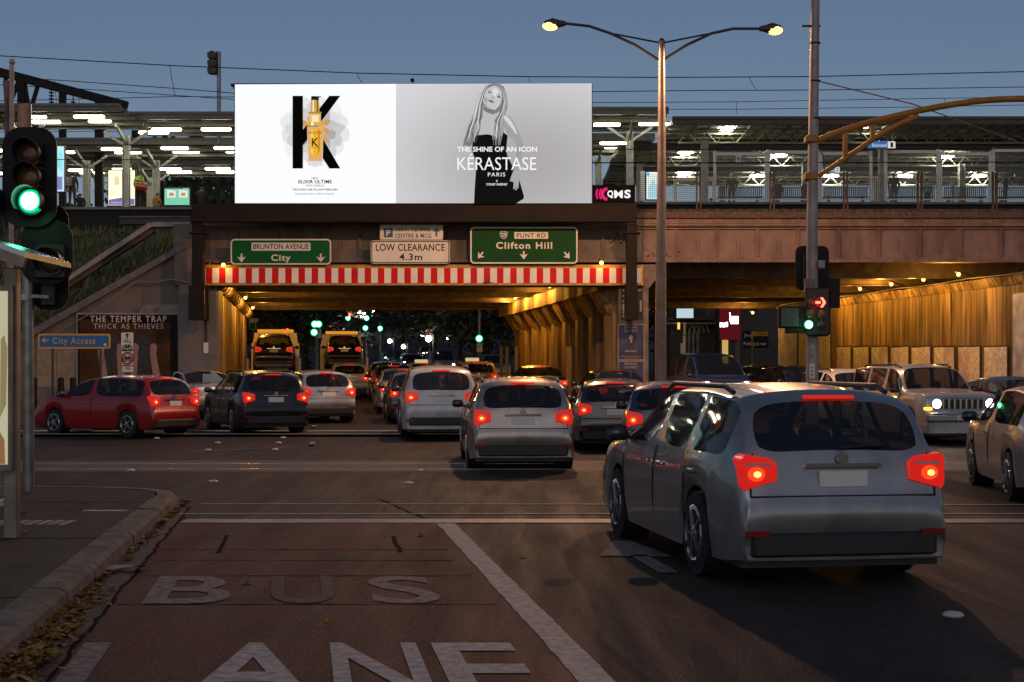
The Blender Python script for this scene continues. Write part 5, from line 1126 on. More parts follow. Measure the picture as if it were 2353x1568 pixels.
MB().tube([W(p.x, p.y, YR) for p in curve([(1882, 404, 0), (1960, 352, 0), (2030, 305, 0), (2110, 266, 0)])], .058, 10).build("strut", MY, sp, 60)
for a, b_ in (((1943, 298), (1942, 362)), ((2005, 282), (2005, 322))): MB().bar(W(*a, YR), W(*b_, YR), .1, .06).build("brace_plate", MY, sp)
bxs(MB(), 1843, 1886, 57, 60, YR - .05, YR + .05).build("cross_bar", armm, sp)
for y in (98, 185, 271): MB().cyl(W(1872.5, y, YR), W(1872.5, y + 3, YR), .125, n=14).build("band", dark, sp)
MB().tube([W(1884, 345, YR), W(1893, 360, YR), W(1894, 395, YR), W(1884, 412, YR)], .015, 6).build("cable_loop", blackp, sp)
MB().tube([W(1878, 186, YR), W(2100, 240, YR), W(2420, 355, YR)], .015, 5).build("stay_wire", mat("stay_wire", (.35, .22, .18), .5, .3), sp)
bxs(MB(), 1881, 1896, 598, 616, YR - .22, YR - .02, .01).build("junction_box", mat("grey_box", (.33, .3, .28), .5), sp)
bxs(MB(), 1850, 1872, 640, 672, YR - .24, YR - .1, .01).build("control_box", mat("brown_box", (.16, .11, .095), .5), sp)
bxs(MB(), 1860.5, 1872, 836, 870, YR - .19, YR - .17, .002).build("push_button_plate", sw, sp)
for y in (844, 853, 861): bxs(MB(), 1864.5, 1868, y - 2, y + 2, YR - .195, YR - .191).build("plate_symbol", redm, sp)
for k, (y, l) in enumerate(((620, 6), (780, 9), (800, 7), (815, 8))): bxs(MB(), 1862, 1862 + l, y, y + 4, YR - .19, YR - .172).build("worn_sticker", mat("old_sticker", (.25, .2, .18), .7), sp)
# signal heads
lens_off = mat("lens_off", (.05, .03, .02), .25, var=.5, scale=60); lens_offr = mat("lens_off_red", (.10, .025, .012), .25, var=.5, scale=60); lens_offa = mat("lens_off_amber", (.13, .06, .01), .25, var=.5, scale=60)
grn = glow("green_signal_core", (.30, 1, .62), 7, False); grnr = glow("green_signal_rim", (.0, .75, .32), 1.1, False); redg = glow("red_signal", (1, .12, .06), 5, False); redr = glow("red_signal_rim", (1, .02, .02), 1.2, False)
def lens(t, x, y, Y, r, m, rim=None, visor=True):
    p = W(x, y, Y)
    MB().cyl((p.x, Y - .02, p.z), (p.x, Y + .02, p.z), r*1.18, n=22).build("lens_ring", blackp, t)
    l = MB().ball((p.x, Y - .02, p.z), r, 20, 10, (1, .3, 1)).build("lens", rim or m, t, 60)
    if rim: MB().ball((p.x, Y - .03, p.z), r*.86, 18, 10, (1, .32, 1)).build("lens_core", m, l, 60)
    if visor:
        mb = MB(); n = 16; R0 = r*1.2; R1 = r*1.28; D = .26; v = []; fs = []
        for i in range(n + 1):
            a = R(-35 + 250*i/n); d = D*(1 - .35*abs(i/n - .5)*2)
            for rr_, yy in ((R0, Y), (R0, Y - d), (R1, Y - d), (R1, Y)): v.append((p.x + rr_*math.cos(a), yy, p.z + rr_*math.sin(a)))
        for i in range(n):
            for k in range(4): fs.append((i*4+k, i*4+(k+1) % 4, i*4+4+(k+1) % 4, i*4+4+k))
        fs += [(0, 1, 2, 3), (n*4+3, n*4+2, n*4+1, n*4)]
        mb.add(v, fs).build("visor", blackp, t, 50)
def backboard(t, x0, x1, y0, y1, Y, r=.2, m=None):
    a = W(x0, y1, Y); b_ = W(x1, y0, Y); MB().prism(rrect(a.x, b_.x, a.z, b_.z, r, 6), Y, Y + .03).build("backboard", m or dark, t)
YS = 18.0
t = thing("signal_pole", "slim grey pole with the big green signal beside the bus shelter", "pole", (px(60, YS), YS, .12))
MB().tube([(px(60, YS), YS + .1, .12), W(61, 240, YS + .1)], [.07, .065], 16).build("shaft", mat("galv_pole", (.30, .27, .24), .4, .6, var=.2, scale=5), t, 60)
MB().cyl(W(56, 300, YS + .1), W(56, 241, YS + .1), .085, .08, 16).build("cap", mat("orange_cap", (.55, .25, .15), .6), t, 60)
MB().bar(W(60, 680, YS + .1), W(110, 682, YS), .04).build("bracket", steel, t); MB().cyl(W(60, 676, YS + .1), W(60, 690, YS + .1), .085, n=14).build("collar", steel, t)
hd = thing("traffic_signal", "large near traffic signal showing a bright green light", "traffic light", W(68, 520, YS - .1))
backboard(hd, 5, 130, 292, 521, YS - .05, .24)
for y in (352, 407, 462): bxs(MB(), 42, 97, y - 27, y + 27, YS - .12, YS - .055, .02).build("housing", blackp, hd)
lens(hd, 69, 353, YS - .14, .135, lens_offr); lens(hd, 70, 408, YS - .14, .135, lens_offa); lens(hd, 71, 463, YS - .14, .15, grn, grnr)
lamp_light(hd, W(71, 463, YS - .32), 6, (.05, 1, .45), .1)
h2 = thing("traffic_signal", "unlit dark lower signal head below the big green light", "traffic light", W(108, 650, YS + .2))
backboard(h2, 48, 167, 505, 652, YS + .0, .24); bxs(MB(), 78, 150, 560, 640, YS - .06, YS - .005, .02).build("housing", blackp, h2); lens(h2, 118, 603, YS - .08, .14, lens_off)
h3 = thing("traffic_signal", "dark back of a turned signal behind the lower signal head", "traffic light", W(108, 705, YS + .5))
backboard(h3, 70, 157, 470, 712, YS + .35, .2); bxs(MB(), 95, 125, 640, 700, YS + .2, YS + .345).build("housing", blackp, h3)
h4 = thing("traffic_signal", "sliver of a second green signal at the left picture edge", "traffic light", W(-6, 530, YS))
backboard(h4, -60, 7, 430, 540, YS - .08, .1); lens(h4, -20, 462, YS - .14, .13, grn, grnr)
h5 = thing("traffic_signal", "far-side signal with red arrow and green disc on the thick pole", "traffic light", W(1875, 773, YR - .3))
a = W(1851, 773, YR - .25); b_ = W(1908, 665, YR - .25); MB().prism(rrect(a.x, b_.x, a.z, b_.z, .1, 5), YR - .27, YR - .2).build("backboard", dark, h5)
bxs(MB(), 1852, 1906, 662, 770, YR - .3, YR - .271, .02).build("housing", blackp, h5); bxs(MB(), 1905, 1930, 640, 708, YR - .27, YR - .2).build("side_board", dark, h5)
lens(h5, 1858, 746, YR - .33, .10, grn, grnr, False); lens(h5, 1862, 695, YR - .33, .10, lens_offr, None, False); lens(h5, 1862, 720, YR - .33, .10, lens_offa, None, False); lens(h5, 1888, 722, YR - .33, .10, lens_offa, None, False); lens(h5, 1888, 746, YR - .33, .10, lens_off, None, False)
p = W(1885, 695, YR - .35); k = .0098*1.25
for nm, pts in (("red_arrow", [(-9, -2), (-9, 2), (0, 2), (0, -2)]), ("red_arrow", [(0, 9), (4, 9), (10, 0), (4, -9), (0, -9), (5, 0)])):
    MB().prism([(p.x + x*k, p.z + z*k) for x, z in pts], YR - .37, YR - .36).build(nm, redg, h5)
MB().prism(disc(p.x, p.z, .12, 20), YR - .358, YR - .34).build("arrow_field", mat("arrow_field", (.10, .005, .005), .4), h5)
lamp_light(h5, W(1885, 695, YR - .55), 2.0, (1, .05, .03), .06); lamp_light(h5, W(1858, 746, YR - .5), 2.5, (.05, 1, .4), .06)
h6 = thing("traffic_signal", "square dark pedestrian signal beside the green disc", "traffic light", W(1818, 755, YR - .2))
bxs(MB(), 1790, 1850, 703, 754, YR - .3, YR - .1, .02).build("case", dark, h6); psheet("screen", [(1795, 750), (1835, 750), (1835, 708), (1795, 707)], YR - .31, mat("dull_screen", (.06, .075, .06), .4, var=.4, scale=50), h6, .006); bxs(MB(), 1806, 1850, 754.5, 766, YR - .28, YR - .1).build("mount", dark, h6)
h7 = thing("traffic_signal", "dark back of a tall signal board behind the thick pole", "traffic light", W(1866, 665, YR + .4))
backboard(h7, 1828, 1905, 565, 667, YR + .3, .15); bxs(MB(), 1844, 1852, 585, 655, YR + .2, YR + .295).build("housing", blackp, h7)

# ------------------------------------------------------------------ bus shelter at the left edge
YH = 13.0
bs = thing("bus_shelter", "metal bus shelter with lit poster and tilted roof at the left edge", "shelter", (px(-40, YH), YH, .12))
bsm = mat("shelter_steel", (.24, .21, .18), .45, .5, var=.15, scale=5)
bxs(MB(), 8, 38, 615, 1238, YH, YH + .12, .008).build("post", bsm, bs)
bxs(MB(), -290, -262, 500, 1238, YH, YH + .12, .008).build("post", bsm, bs)
bxs(MB(), 14, 20, 600, 655, YH + .15, YH + .2).build("inner_post", steel, bs)
bxs(bxs(bxs(MB(), -260, 24, 1068, 1082, YH - .09, YH - .01), -260, 24, 655, 668, YH - .09, YH - .01), 18.5, 25, 668.2, 1067.8, YH - .09, YH - .01).build("poster_frame", bsm, bs)
psheet("poster", [(-260, 1067), (18, 1067), (18, 669), (-260, 669)], YH - .05, glow("shelter_poster", (.62, .60, .40), .75), bs, .006)
psheet("poster_print", [(-40, 1066), (12, 1066), (10, 1010), (-5, 985), (-30, 990)], YH - .058, glow("poster_skin_tone", (.42, .2, .08), .6, False), bs); psheet("poster_print", [(0, 960), (14, 930), (17, 800), (10, 770), (2, 780)], YH - .058, glow("poster_straw", (.4, .33, .16), .6, False), bs)
# roof: curved sheet rising to the left
def roofp(u, w, dz=0): # u 0..1 along to the tip, w depth
    x = -260 + (105 + 260)*u; y = 505 + 85*(u**1.6) ; p = W(x, y, YH); return (p.x, YH - .55 + 1.3*w, p.z + dz)
mb = MB(); n = 12; v = []; fs = []
for i in range(n + 1):
    for w in (0, 1):
        for dz in (0, -.05): v.append(roofp(i/n, w, dz))
for i in range(n):
    b_ = i*4; fs += [(b_, b_+4, b_+6, b_+2), (b_+1, b_+3, b_+7, b_+5), (b_, b_+1, b_+5, b_+4), (b_+2, b_+6, b_+7, b_+3)]
fs += [(n*4, n*4+1, n*4+3, n*4+2)]
mb.add(v, fs).build("roof", mat("shelter_roof", (.35, .40, .44), .25, .6, var=.1, scale=2), bs, 40)
mb = MB()
for i in range(n): a = Vector(roofp(i/n, 0, -.1)); b2 = Vector(roofp((i+1)/n, 0, -.1)); mb.bar(a, b2, .06, .09)
mb.build("roof_edge", bsm, bs)
bxs(MB(), -30, 10, 1150, 1163, YH + .2, YH + .4).build("bench_end", steel, bs)
MB().box(px(-200, YH), px(8, YH) - .01, YH + .04, YH + .06, .5, 2.4).build("side_glass", glassm, bs)
t = thing("banner_pole", "draped pinkish banner on a ball-topped pole at the left edge", "banner", (px(24, 20), 20, .12))
MB().tube([(px(24, 20), 20, .12), W(27, 150, 20)], .035, 10).build("pole", mat("banner_pole", (.5, .36, .3), .5), t); MB().ball(W(28, 142, 20), .045, 10, 8).build("finial", mat("banner_pole", (.5,.36,.3)), t, 60)
P = [W(8 + 3*math.sin(i), 190 + i*20, 20) for i in range(9)]; mb = MB(); v = []; fs = []
for i in range(9):
    for j in range(5): q = W(6 + i*.6 + j*(4.5 - i*.15), 185 + i*22, 20); v.append((q.x, 20 + .05*math.sin(j*2 + i*.4), q.z))
for i in range(8):
    for j in range(4): a = i*5+j; fs.append((a, a+1, a+6, a+5))
mb.add(v, fs).add([(a, b+.012, c) for a, b, c in v], fs).build("banner", mat("banner_cloth", (.30, .19, .18), .8, var=.35, scale=4), t, 60)

# ------------------------------------------------------------------ street signs
def simple_sign(name, label, x0, x1, y0, y1, Y, border, face, poles, r=.05, bw=2.5, cat="sign"):
    t = thing(name, label, cat, (px((x0+x1)/2, Y), Y, gz(Y)))
    for x in poles: MB().tube([(px(x, Y), Y + .05, gz(Y) - .05), (px(x, Y), Y + .05, W(0, y0 + 4, Y).z)], .04, 10).build("post", charcoal, t)
    a = W(x0, y1, Y); b_ = W(x1, y0, Y)
    sheet("plate", rrect(a.x, b_.x, a.z, b_.z, r), Y, border, t, .02); a = W(x0+bw, y1-bw, Y); b_ = W(x1-bw, y0+bw, Y); sheet("face", rrect(a.x, b_.x, a.z, b_.z, max(.01, r - .02)), Y - .022, face, t, .003)
    return t
YC = 44.0
sy = mat("sign_yellow", (.75, .38, .02), .4, var=.04); sb2 = mat("sign_bright_blue", (.012, .13, .40), .4, var=.05)
t = simple_sign("direction_sign", "blue and yellow sign reading City Access with a left arrow", 88, 254, 767, 801, YC, sy, sb2, (120, 230), .06, 3.5)
ptext("City Access", 121, 219, 775, 795, YC - .03, sy, t, .012, 1.25)
k = YC/F; p = W(105, 782, YC); sheet("arrow", [(p.x + x*k, p.z + z*k) for x, z in ((-9, 0), (-1, 7), (1, 5), (-3, 1.5), (8, 1.5), (8, -1.5), (-3, -1.5), (1, -5), (-1, -7))], YC - .03, sy, t)
sheet("sticker", [(q[0], q[1]) for q in disc(W(242, 792, YC).x, W(242, 792, YC).z, .05, 12)], YC - .03, sw, t)
t = simple_sign("cycle_sign", "white sign with bicycle, up arrow and ALL above a cycling ban", 278, 308, 763, 805, 44.2, sk, sw, (293,), .04, 1.)
ptext("ALL", 284.5, 302, 779.5, 787, 44.17, sk, t, .01); arrow(t, 292.5, 771.5, 6, 0, 44.17, sk, "up_arrow")
def bike(t, cx, cy, s, Y, m):
    p = W(cx, cy, Y); k = s*Y/F; mb = MB()
    for dx in (-1, 1): mb.tube([(p.x + dx*1.1*k + .72*k*math.cos(i*.524), Y, p.z - .45*k + .72*k*math.sin(i*.524)) for i in range(13)], .012, 4)
    for a, b_ in (((-1.1, -.45), (-.5, .5)), ((-.5, .5), (.7, .45)), ((.7, .45), (1.1, -.45)), ((-.5, .5), (0, -.4)), ((0, -.4), (.7, .45)), ((-1.1, -.45), (0, -.4)), ((.7, .45), (.6, .9)), ((.6, .9), (1.0, .9)), ((-.5, .5), (-.55, .75)), ((-.85, .75), (-.3, .75))): mb.bar((p.x + a[0]*k, Y, p.z + a[1]*k), (p.x + b_[0]*k, Y, p.z + b_[1]*k), .02, .012)
    mb.build("bicycle_symbol", m, t)
bike(t, 293, 796, 6, 44.165, sk)
t = simple_sign("cycle_ban_sign", "round red no-cycling sign below the ALL bicycle sign", 279, 308, 806.5, 840, 44.2, sk, sw, (), .04, .8)
p = W(293.3, 823, 44.17); mb = MB(); mb.tube([(p.x + .175*math.cos(i*.2856), 44.165, p.z + .175*math.sin(i*.2856)) for i in range(23)], .024, 5); mb.bar((p.x - .12, 44.15, p.z + .12), (p.x + .12, 44.15, p.z - .12), .01, .035); mb.build("red_ring", mat("dull_red", (.30, .02, .02), .5), t); bike(t, 293.3, 823, 6, 44.16, sk)
MB().tube([(px(293, 44.2), 44.25, gz(44)), W(293, 808, 44.25)], .04, 8).build("post", charcoal, t)
t = simple_sign("plate_sign", "small white plate reading ON below the no-cycling sign", 280, 308, 841, 856, 44.2, sk, sw, (), .03, .8); ptext("ON", 289, 299, 843.5, 849.5, 44.17, sk, t, .01); MB().tube([(px(293, 44.2), 44.26, gz(44)), W(293, 843, 44.26)], .035, 8).build("post", charcoal, t)
# verge with bollards on the far left corner
o = MB().slab([(-40, 40), (-13.2, 40), (-12.0, 42.5), (-11.5, 50.8), (-40, 50.8)], gz(42) - .05, gz(50) + .12).build("verge", mat("verge_turf", (.05, .075, .012), .9, var=.4, scale=3, bump=.5)); tag(o, kind="structure")
MB().slab([(-40, 39.7), (-13.0, 39.7), (-11.7, 42.4), (-11.2, 50.8), (-11.49, 50.8), (-11.99, 42.5), (-13.19, 39.99), (-40, 39.99)], gz(40) - .05, gz(50) + .13).build("verge_kerb", kerbc, o)
vt = gz(50) + .12
mb = MB(); rr = random.Random(8)
for k in range(4000):
    x = -22 + rr.random()*10.3; y = 40.2 + rr.random()*10; 
    if x > -13.3 + (y-40)*.16: continue
    h = rr.uniform(.05, .16); mb.add([(x-.015, y, vt-.02), (x+.015, y, vt-.02), (x + rr.uniform(-.05,.05), y, vt + h)], [(0,1,2)], 0)
o = mb.build("verge_grass", gm1); tag(o, "short mown grass on the corner below the City Access sign", "grass", kind="stuff")
for i, x in enumerate((78, 140, 168)):
    Yb_ = 43 + i*.3; t = thing("bollard", ["dark round-topped bollard on the verge nearest the shelter post", "dark round-topped bollard on the verge under the City Access sign", "dark bollard on the verge beside the sign's second post"][i], "bollard", (px(x, Yb_), Yb_, vt), "bollards on the corner verge")
    MB().tube([(px(x, Yb_), Yb_, vt - .02), (px(x, Yb_), Yb_, vt + .95)], .1, 12).build("shaft", dark, t, 60); MB().ball((px(x, Yb_), Yb_, vt + .95), .1, 12, 6, (1, 1, .6)).build("cap", dark, t, 60)
# ------------------------------------------------------------------ cars
carglass = mat("car_glass", (.010, .012, .015), .03, var=0, alpha=.66, spec=.7)
trimm = mat("car_trim", (.02, .02, .021), .5, var=0); rimm = mat("alloy_rim", (.5, .5, .52), .3, .9, var=0); platem = mat("number_plate", (.75, .74, .70), .4, var=0); seatm = mat("car_seat", (.07, .068, .07), .8, var=0); chrome = mat("chrome", (.7, .7, .72), .12, 1, var=0)
def paint(n, c, metal=.4): return mat("paint_" + n, c, .30, metal, var=.07, scale=5, coat=.7, dirt=(c[0]*.55 + .02, c[1]*.52 + .018, c[2]*.5 + .015), dirtscale=1.4, dlo=.52, dhi=.75)
tl_rim = mat("tail_light_red", (.35, .01, .01), .15, var=0, emit=.55, ecol=(1, .02, .012), sampled=False, coat=.5); tl_core = glow("tail_light_core", (1, .05, .012), 1.5, False); tl_hot = glow("tail_light_bulb", (1, .36, .09), 3.0, False); tl_off = mat("tail_light_off", (.25, .01, .01), .2, var=0)
hl_on = glow("headlight_on", (1, .95, .85), 22, False); hl_far = glow("headlight_far", (1, .96, .9), 30, False); hl_off = mat("headlight_off", (.55, .57, .6), .1, .3, var=0); amber = glow("indicator_amber", (1, .45, .03), 4, False)
KIND = {
 'hatch': dict(L=4.15, W=1.74, H=1.48, belt=.96, wb=2.55, wr=.31, top=[(-2.03,.36),(-2.07,.46),(-2.075,.58),(-2.03,.66),(-1.99,.82),(-1.95,1.0),(-1.70,1.36),(-1.55,1.43),(-.8,1.48),(-.1,1.47),(.45,1.38),(1.12,1.0),(1.3,.96),(1.75,.86),(1.98,.72),(2.06,.55),(2.04,.36)], rw=(5,6), ws=(10,11), pil=[-.05]),
 'sedan': dict(L=4.75, W=1.82, H=1.45, belt=.95, wb=2.8, wr=.33, top=[(-2.33,.36),(-2.37,.46),(-2.375,.58),(-2.33,.68),(-2.30,.9),(-2.2,1.02),(-1.75,1.05),(-1.65,1.06),(-1.05,1.37),(-.6,1.44),(-.1,1.45),(.35,1.37),(1.1,.98),(1.3,.94),(2.0,.84),(2.28,.70),(2.37,.55),(2.34,.36)], rw=(7,8), ws=(11,12), pil=[-.25]),
 'wagon': dict(L=4.7, W=1.82, H=1.55, belt=1.0, wb=2.75, wr=.34, top=[(-2.30,.38),(-2.35,.48),(-2.355,.62),(-2.30,.70),(-2.27,.88),(-2.22,1.04),(-1.98,1.42),(-1.8,1.5),(-.9,1.55),(-.1,1.54),(.45,1.44),(1.15,1.04),(1.35,1.0),(1.95,.90),(2.25,.76),(2.35,.58),(2.32,.38)], rw=(5,6), ws=(10,11), pil=[-.1, -1.1]),
 'suv': dict(L=4.55, W=1.86, H=1.70, belt=1.08, wb=2.65, wr=.37, top=[(-2.22,.44),(-2.27,.54),(-2.275,.70),(-2.22,.78),(-2.19,.95),(-2.14,1.12),(-1.95,1.55),(-1.8,1.64),(-.9,1.70),(-.1,1.69),(.45,1.58),(1.1,1.14),(1.3,1.10),(1.9,1.02),(2.18,.86),(2.27,.66),(2.24,.44)], rw=(5,6), ws=(10,11), pil=[-.1, -1.05]),
 'jeep': dict(L=4.5, W=1.84, H=1.76, belt=1.12, wb=2.69, wr=.38, top=[(-2.20,.46),(-2.25,.56),(-2.25,.72),(-2.20,.8),(-2.18,.98),(-2.16,1.14),(-2.05,1.66),(-1.95,1.73),(-.9,1.76),(.1,1.75),(.55,1.68),(1.0,1.20),(1.15,1.16),(2.02,1.10),(2.14,1.02),(2.18,.70),(2.24,.66),(2.22,.46)], rw=(5,6), ws=(10,11), pil=[0.0, -1.0]),
 'van': dict(L=4.9, W=1.9, H=1.95, belt=1.15, wb=2.9, wr=.34, top=[(-2.40,.40),(-2.45,.5),(-2.45,.64),(-2.42,.72),(-2.40,1.0),(-2.38,1.18),(-2.25,1.80),(-2.15,1.9),(-1,1.95),(.2,1.95),(.9,1.86),(1.65,1.22),(1.8,1.14),(2.2,1.0),(2.4,.8),(2.45,.6),(2.42,.40)], rw=(5,6), ws=(10,11), pil=[.3, -.9]),
}
TOK = [(-.19, 1), (0, 0)]
def car_template(kind):
    k = KIND[kind]; Lh = k['L']/2; Wd = k['W']/2; H, belt = k['H'], k['belt']; wr = k['wr']; yf, yr = k['wb']/2, -k['wb']/2
    P = k['top']; ar = wr + .055
    ctl = [(y, z, i) for i, (y, z) in enumerate(P)]
    # stations: control points plus extras around the wheel arches and pillars
    extra = []
    for yw in (yr, yf):
        for d in (-1, -.85, -.6, -.3, 0, .3, .6, .85, 1): extra.append(yw + d*ar)
    for p in k['pil']: extra += [p - .05, p + .05]
    st = [(y, z, i, 0) for y, z, i in ctl]
    def topz(y):
        for a, b in zip(P[:-1], P[1:]):
            if a[0] <= y <= b[0] and b[0] > a[0]: return a[1] + (b[1]-a[1])*(y-a[0])/(b[0]-a[0]), P.index(a)
        return None
    lo = P[3][0]; hi = P[-3][0]
    for y in extra:
        if lo + .01 < y < hi - .01 and all(abs(y - s[0]) > .012 for s in st):
            z, i = topz(y); st.append((y, z, i + .5, 1))
    head = [s for s in st if s[2] <= 3 and not s[3]]; tail = [s for s in st if s[2] >= len(P)-3 and not s[3]]
    mid = sorted([s for s in st if s not in head and s not in tail], key=lambda s: s[0]); st = head + mid + tail
    rings = []
    for y, zt, i, _ in st:
        tap = 1 - .10*min(1, abs(y)/Lh)**7 - (.03 if y < -Lh*.9 else 0)
        zl = .2 + .03*(abs(y) > Lh*.85)
        for yw in (yr, yf):
            d = abs(y - yw)
            if d < ar: zl = max(zl, wr + math.sqrt(max(0, ar*ar - d*d)) - .0)
        zl = min(zl, zt - .06); zbt = min(belt, zt - .012)
        c = max(0, min(1, (zt - belt)/(H - belt)))
        wt = Wd*(.955*tap) ; wroof = Wd*.735
        if kind in ('van', 'jeep'): wroof = Wd*.80
        w4 = wt*.93*(1-c) + wroof*c; z4 = max(zbt + .004, zt - .03 - .05*c)
        if c <= 0: w4 = wt*.90; z4 = max(zbt + .004, zt - .008)
        ring = [(Wd*.965*tap, zl), (Wd*tap, zl + (zbt-zl)*.30), (Wd*tap, zl + (zbt-zl)*.72), (wt, zbt), (w4, z4), (w4 - .045 - .015*c, z4 + .018 + .012*c), (w4*.55, max(z4 + .02, zt)), (0, max(z4 + .024, zt + .012))]
        rings.append((y, ring))
    n = 8; shell = MB(); run = 0; last = False; nm = {0: "body", 1: "windscreen", 2: "rear_window"}
    V = []
    for y, ring in rings:
        V.append([[(w, y, z) for w, z in ring], [(-w, y, z) for w, z in ring]])
    cab0 = P[k['rw'][0]][0]; cab1 = P[k['ws'][1]][0]
    for i in range(len(st) - 1):
        ia, ib = st[i][2], st[i+1][2]; y0, y1 = st[i][0], st[i+1][0]; ym = (y0+y1)/2
        isg = False
        for j in range(n - 1):
            tgt = 0
            if j >= 5 and ia >= k['ws'][0] and ib <= k['ws'][1]: tgt = 1
            if j >= 5 and ia >= k['rw'][0] and ib <= k['rw'][1]: tgt = 2
            if j == 3 and cab0 + .18 < ym < cab1 - .02:
                c0 = rings[i][1][4][1] - rings[i][1][3][1]; c1_ = rings[i+1][1][4][1] - rings[i+1][1][3][1]
                if max(c0, c1_) > .22 and not any(abs(ym - p) < .05 for p in k['pil']): tgt = 3; isg = True
            for s in (0, 1):
                q = [V[i][s][j], V[i][s][j+1], V[i+1][s][j+1], V[i+1][s][j]]; mi = tgt
                if tgt == 3: mi = 3 + 2*(run if last else run + 1) + s; nm[mi] = "side_window"
                shell.add(q if s else q[::-1], [(0, 1, 2, 3)], mi)
        if isg and not last: run += 1
        last = isg
    for e in (0, len(st) - 1):
        r = V[e]
        for j in range(n - 1): shell.add([r[0][j], r[0][j+1], r[1][j+1], r[1][j]], [(0, 1, 2, 3)], 0)
    root = thing(kind, "car", "car", (0, 0, 0))
    me = bpy.data.meshes.new("shell"); me.from_pydata(shell.v, [], shell.f); me.polygons.foreach_set("material_index", shell.mi)
    bm = bmesh.new(); bm.from_mesh(me); bmesh.ops.remove_doubles(bm, verts=bm.verts, dist=.0008); bmesh.ops.dissolve_degenerate(bm, edges=bm.edges, dist=.0005); bmesh.ops.recalc_face_normals(bm, faces=bm.faces)
    cl = bm.edges.layers.float.new("crease_edge")
    for ed in bm.edges:
        if len(ed.link_faces) < 2: ed[cl] = 1.0
        elif ed.link_faces[0].material_index != ed.link_faces[1].material_index: ed[cl] = .85
        elif ed.calc_face_angle(0) > R(38): ed[cl] = .45
    bm.to_mesh(me); bm.free()
    for q in range(max(nm) + 1): me.materials.append(trimm)
    tmp = bpy.data.objects.new("shell", me); col.objects.link(tmp); sd = tmp.modifiers.new("sub", 'SUBSURF'); sd.levels = 2; sd.render_levels = 2
    dg = bpy.context.evaluated_depsgraph_get(); m2 = bpy.data.meshes.new_from_object(tmp.evaluated_get(dg)); bpy.data.objects.remove(tmp)
    vs2 = [v.co.copy() for v in m2.vertices]; byp = {}
    for p in m2.polygons: byp.setdefault(p.material_index, []).append(tuple(p.vertices))
    for mi, fs in byp.items():
        idx = {}; vv = []; ff = []
        for f in fs:
            for q in f:
                if q not in idx: idx[q] = len(vv); vv.append(vs2[q])
            ff.append(tuple(idx[q] for q in f))
        pm = bpy.data.meshes.new(nm[mi]); pm.from_pydata(vv, [], ff); pm.materials.append(paint("white", (.6, .6, .58), .0) if mi == 0 else carglass)
        pm.polygons.foreach_set("use_smooth", [True]*len(pm.polygons)); pm.set_sharp_from_angle(angle=R(42)); pm.update(); link(nm[mi], pm, root)
    # floor pan, wheel wells
    MB().box(-Wd*.86, Wd*.86, -Lh + .12, Lh - .12, .17, .36).build("underbody", trimm, root)
    for yw in (yr, yf):
        for s in (-1, 1):
            x1 = s*(Wd - .02); x0 = s*(Wd - .23); w = MB(); w.cyl((x0, yw, wr), (x1, yw, wr), wr, n=22); w.cyl((x1, yw, wr), (x1 + s*.012, yw, wr), wr*.93, wr*.72, n=22, cap=False)
            wo = w.build("wheel", rubber, root, 50)
            rm = MB(); xx = s*(Wd - .012)
            rm.cyl((xx - s*.02, yw, wr), (xx, yw, wr), wr*.2, n=10)
            for a in range(5):
                t = a*1.2566; rm.bar((xx - s*.006, yw, wr), (xx - s*.006, yw + wr*.62*math.cos(t), wr + wr*.62*math.sin(t)), .05, .02)
            rm.tube([(xx - s*.008, yw + wr*.64*math.cos(a*.3927), wr + wr*.64*math.sin(a*.3927)) for a in range(17)], .022, 6)
            rm.build("rim", rimm, wo)
            MB().cyl((s*(Wd-.30), yw, wr), (s*(Wd-.232), yw, wr), wr*1.05, n=18).build("wheel_well", trimm, root)
    # rear: lights, plate, bumper insert, badge bar, wiper
    yb = P[4][0]; zt = P[5][1]; tall = kind in ('suv', 'jeep', 'van', 'wagon', 'hatch')
    zl0, zl1 = (P[3][1] + .06, P[5][1] - .02) if kind != 'sedan' else (.68, .90)
    if kind in ('van', 'jeep'): zl0, zl1 = .82, 1.14
    for s in (-1, 1):
        xa, xb_ = (Wd*.58, Wd*.885) if kind in ('hatch', 'sedan', 'wagon', 'suv') else (Wd*.78, Wd*.95)
        xx = sorted((s*xa, s*xb_)); t = MB().prism([(s*xa, zl0 + .07), (s*(xb_ - .02), zl0 + .0), (s*xb_, zl0 + .04), (s*xb_, zl1 - .03), (s*(xb_ - .03), zl1 + .01), (s*(xa + .06), zl1 - .02), (s*xa, zl1 - .06)], yb - .035, yb + .2).build("tail_light", tl_rim, root, 50)
        cx = sorted((s*(xa + .05), s*(xb_ - .05))); MB().ball(((cx[0] + cx[1])/2 + s*.02, yb - .03, zl0*.5 + zl1*.5 - .01), .5, 14, 8, ((cx[1] - cx[0])*.8, .07, (zl1 - zl0)*.42)).build("light_core", tl_core, t, 60); MB().ball(((cx[0] + cx[1])/2 + s*.02, yb - .05, zl0*.5 + zl1*.5 - .01), .5, 12, 8, ((cx[1] - cx[0])*.38, .06, (zl1 - zl0)*.2)).build("light_core", tl_hot, t, 60); MB().box(cx[0] - .02, cx[1] + .02, yb - .038, yb, zl1 - .085, zl1 - .05, bev=.01).build("clear_lens", hl_off, t)
        MB().box(*sorted((s*Wd*.66, s*Wd*.86)), P[1][0] - .012, P[1][0] + .05, .42, .46).build("reflector", tl_off, root)
    MB().box(-.19, .19, yb - .03, yb + .03, zl0 + .02, zl0 + .14).build("number_plate", platem, root)
    MB().box(-.3, .3, yb - .025, yb + .04, zl0 + .165, zl0 + .195).build("handle_strip", chrome, root)
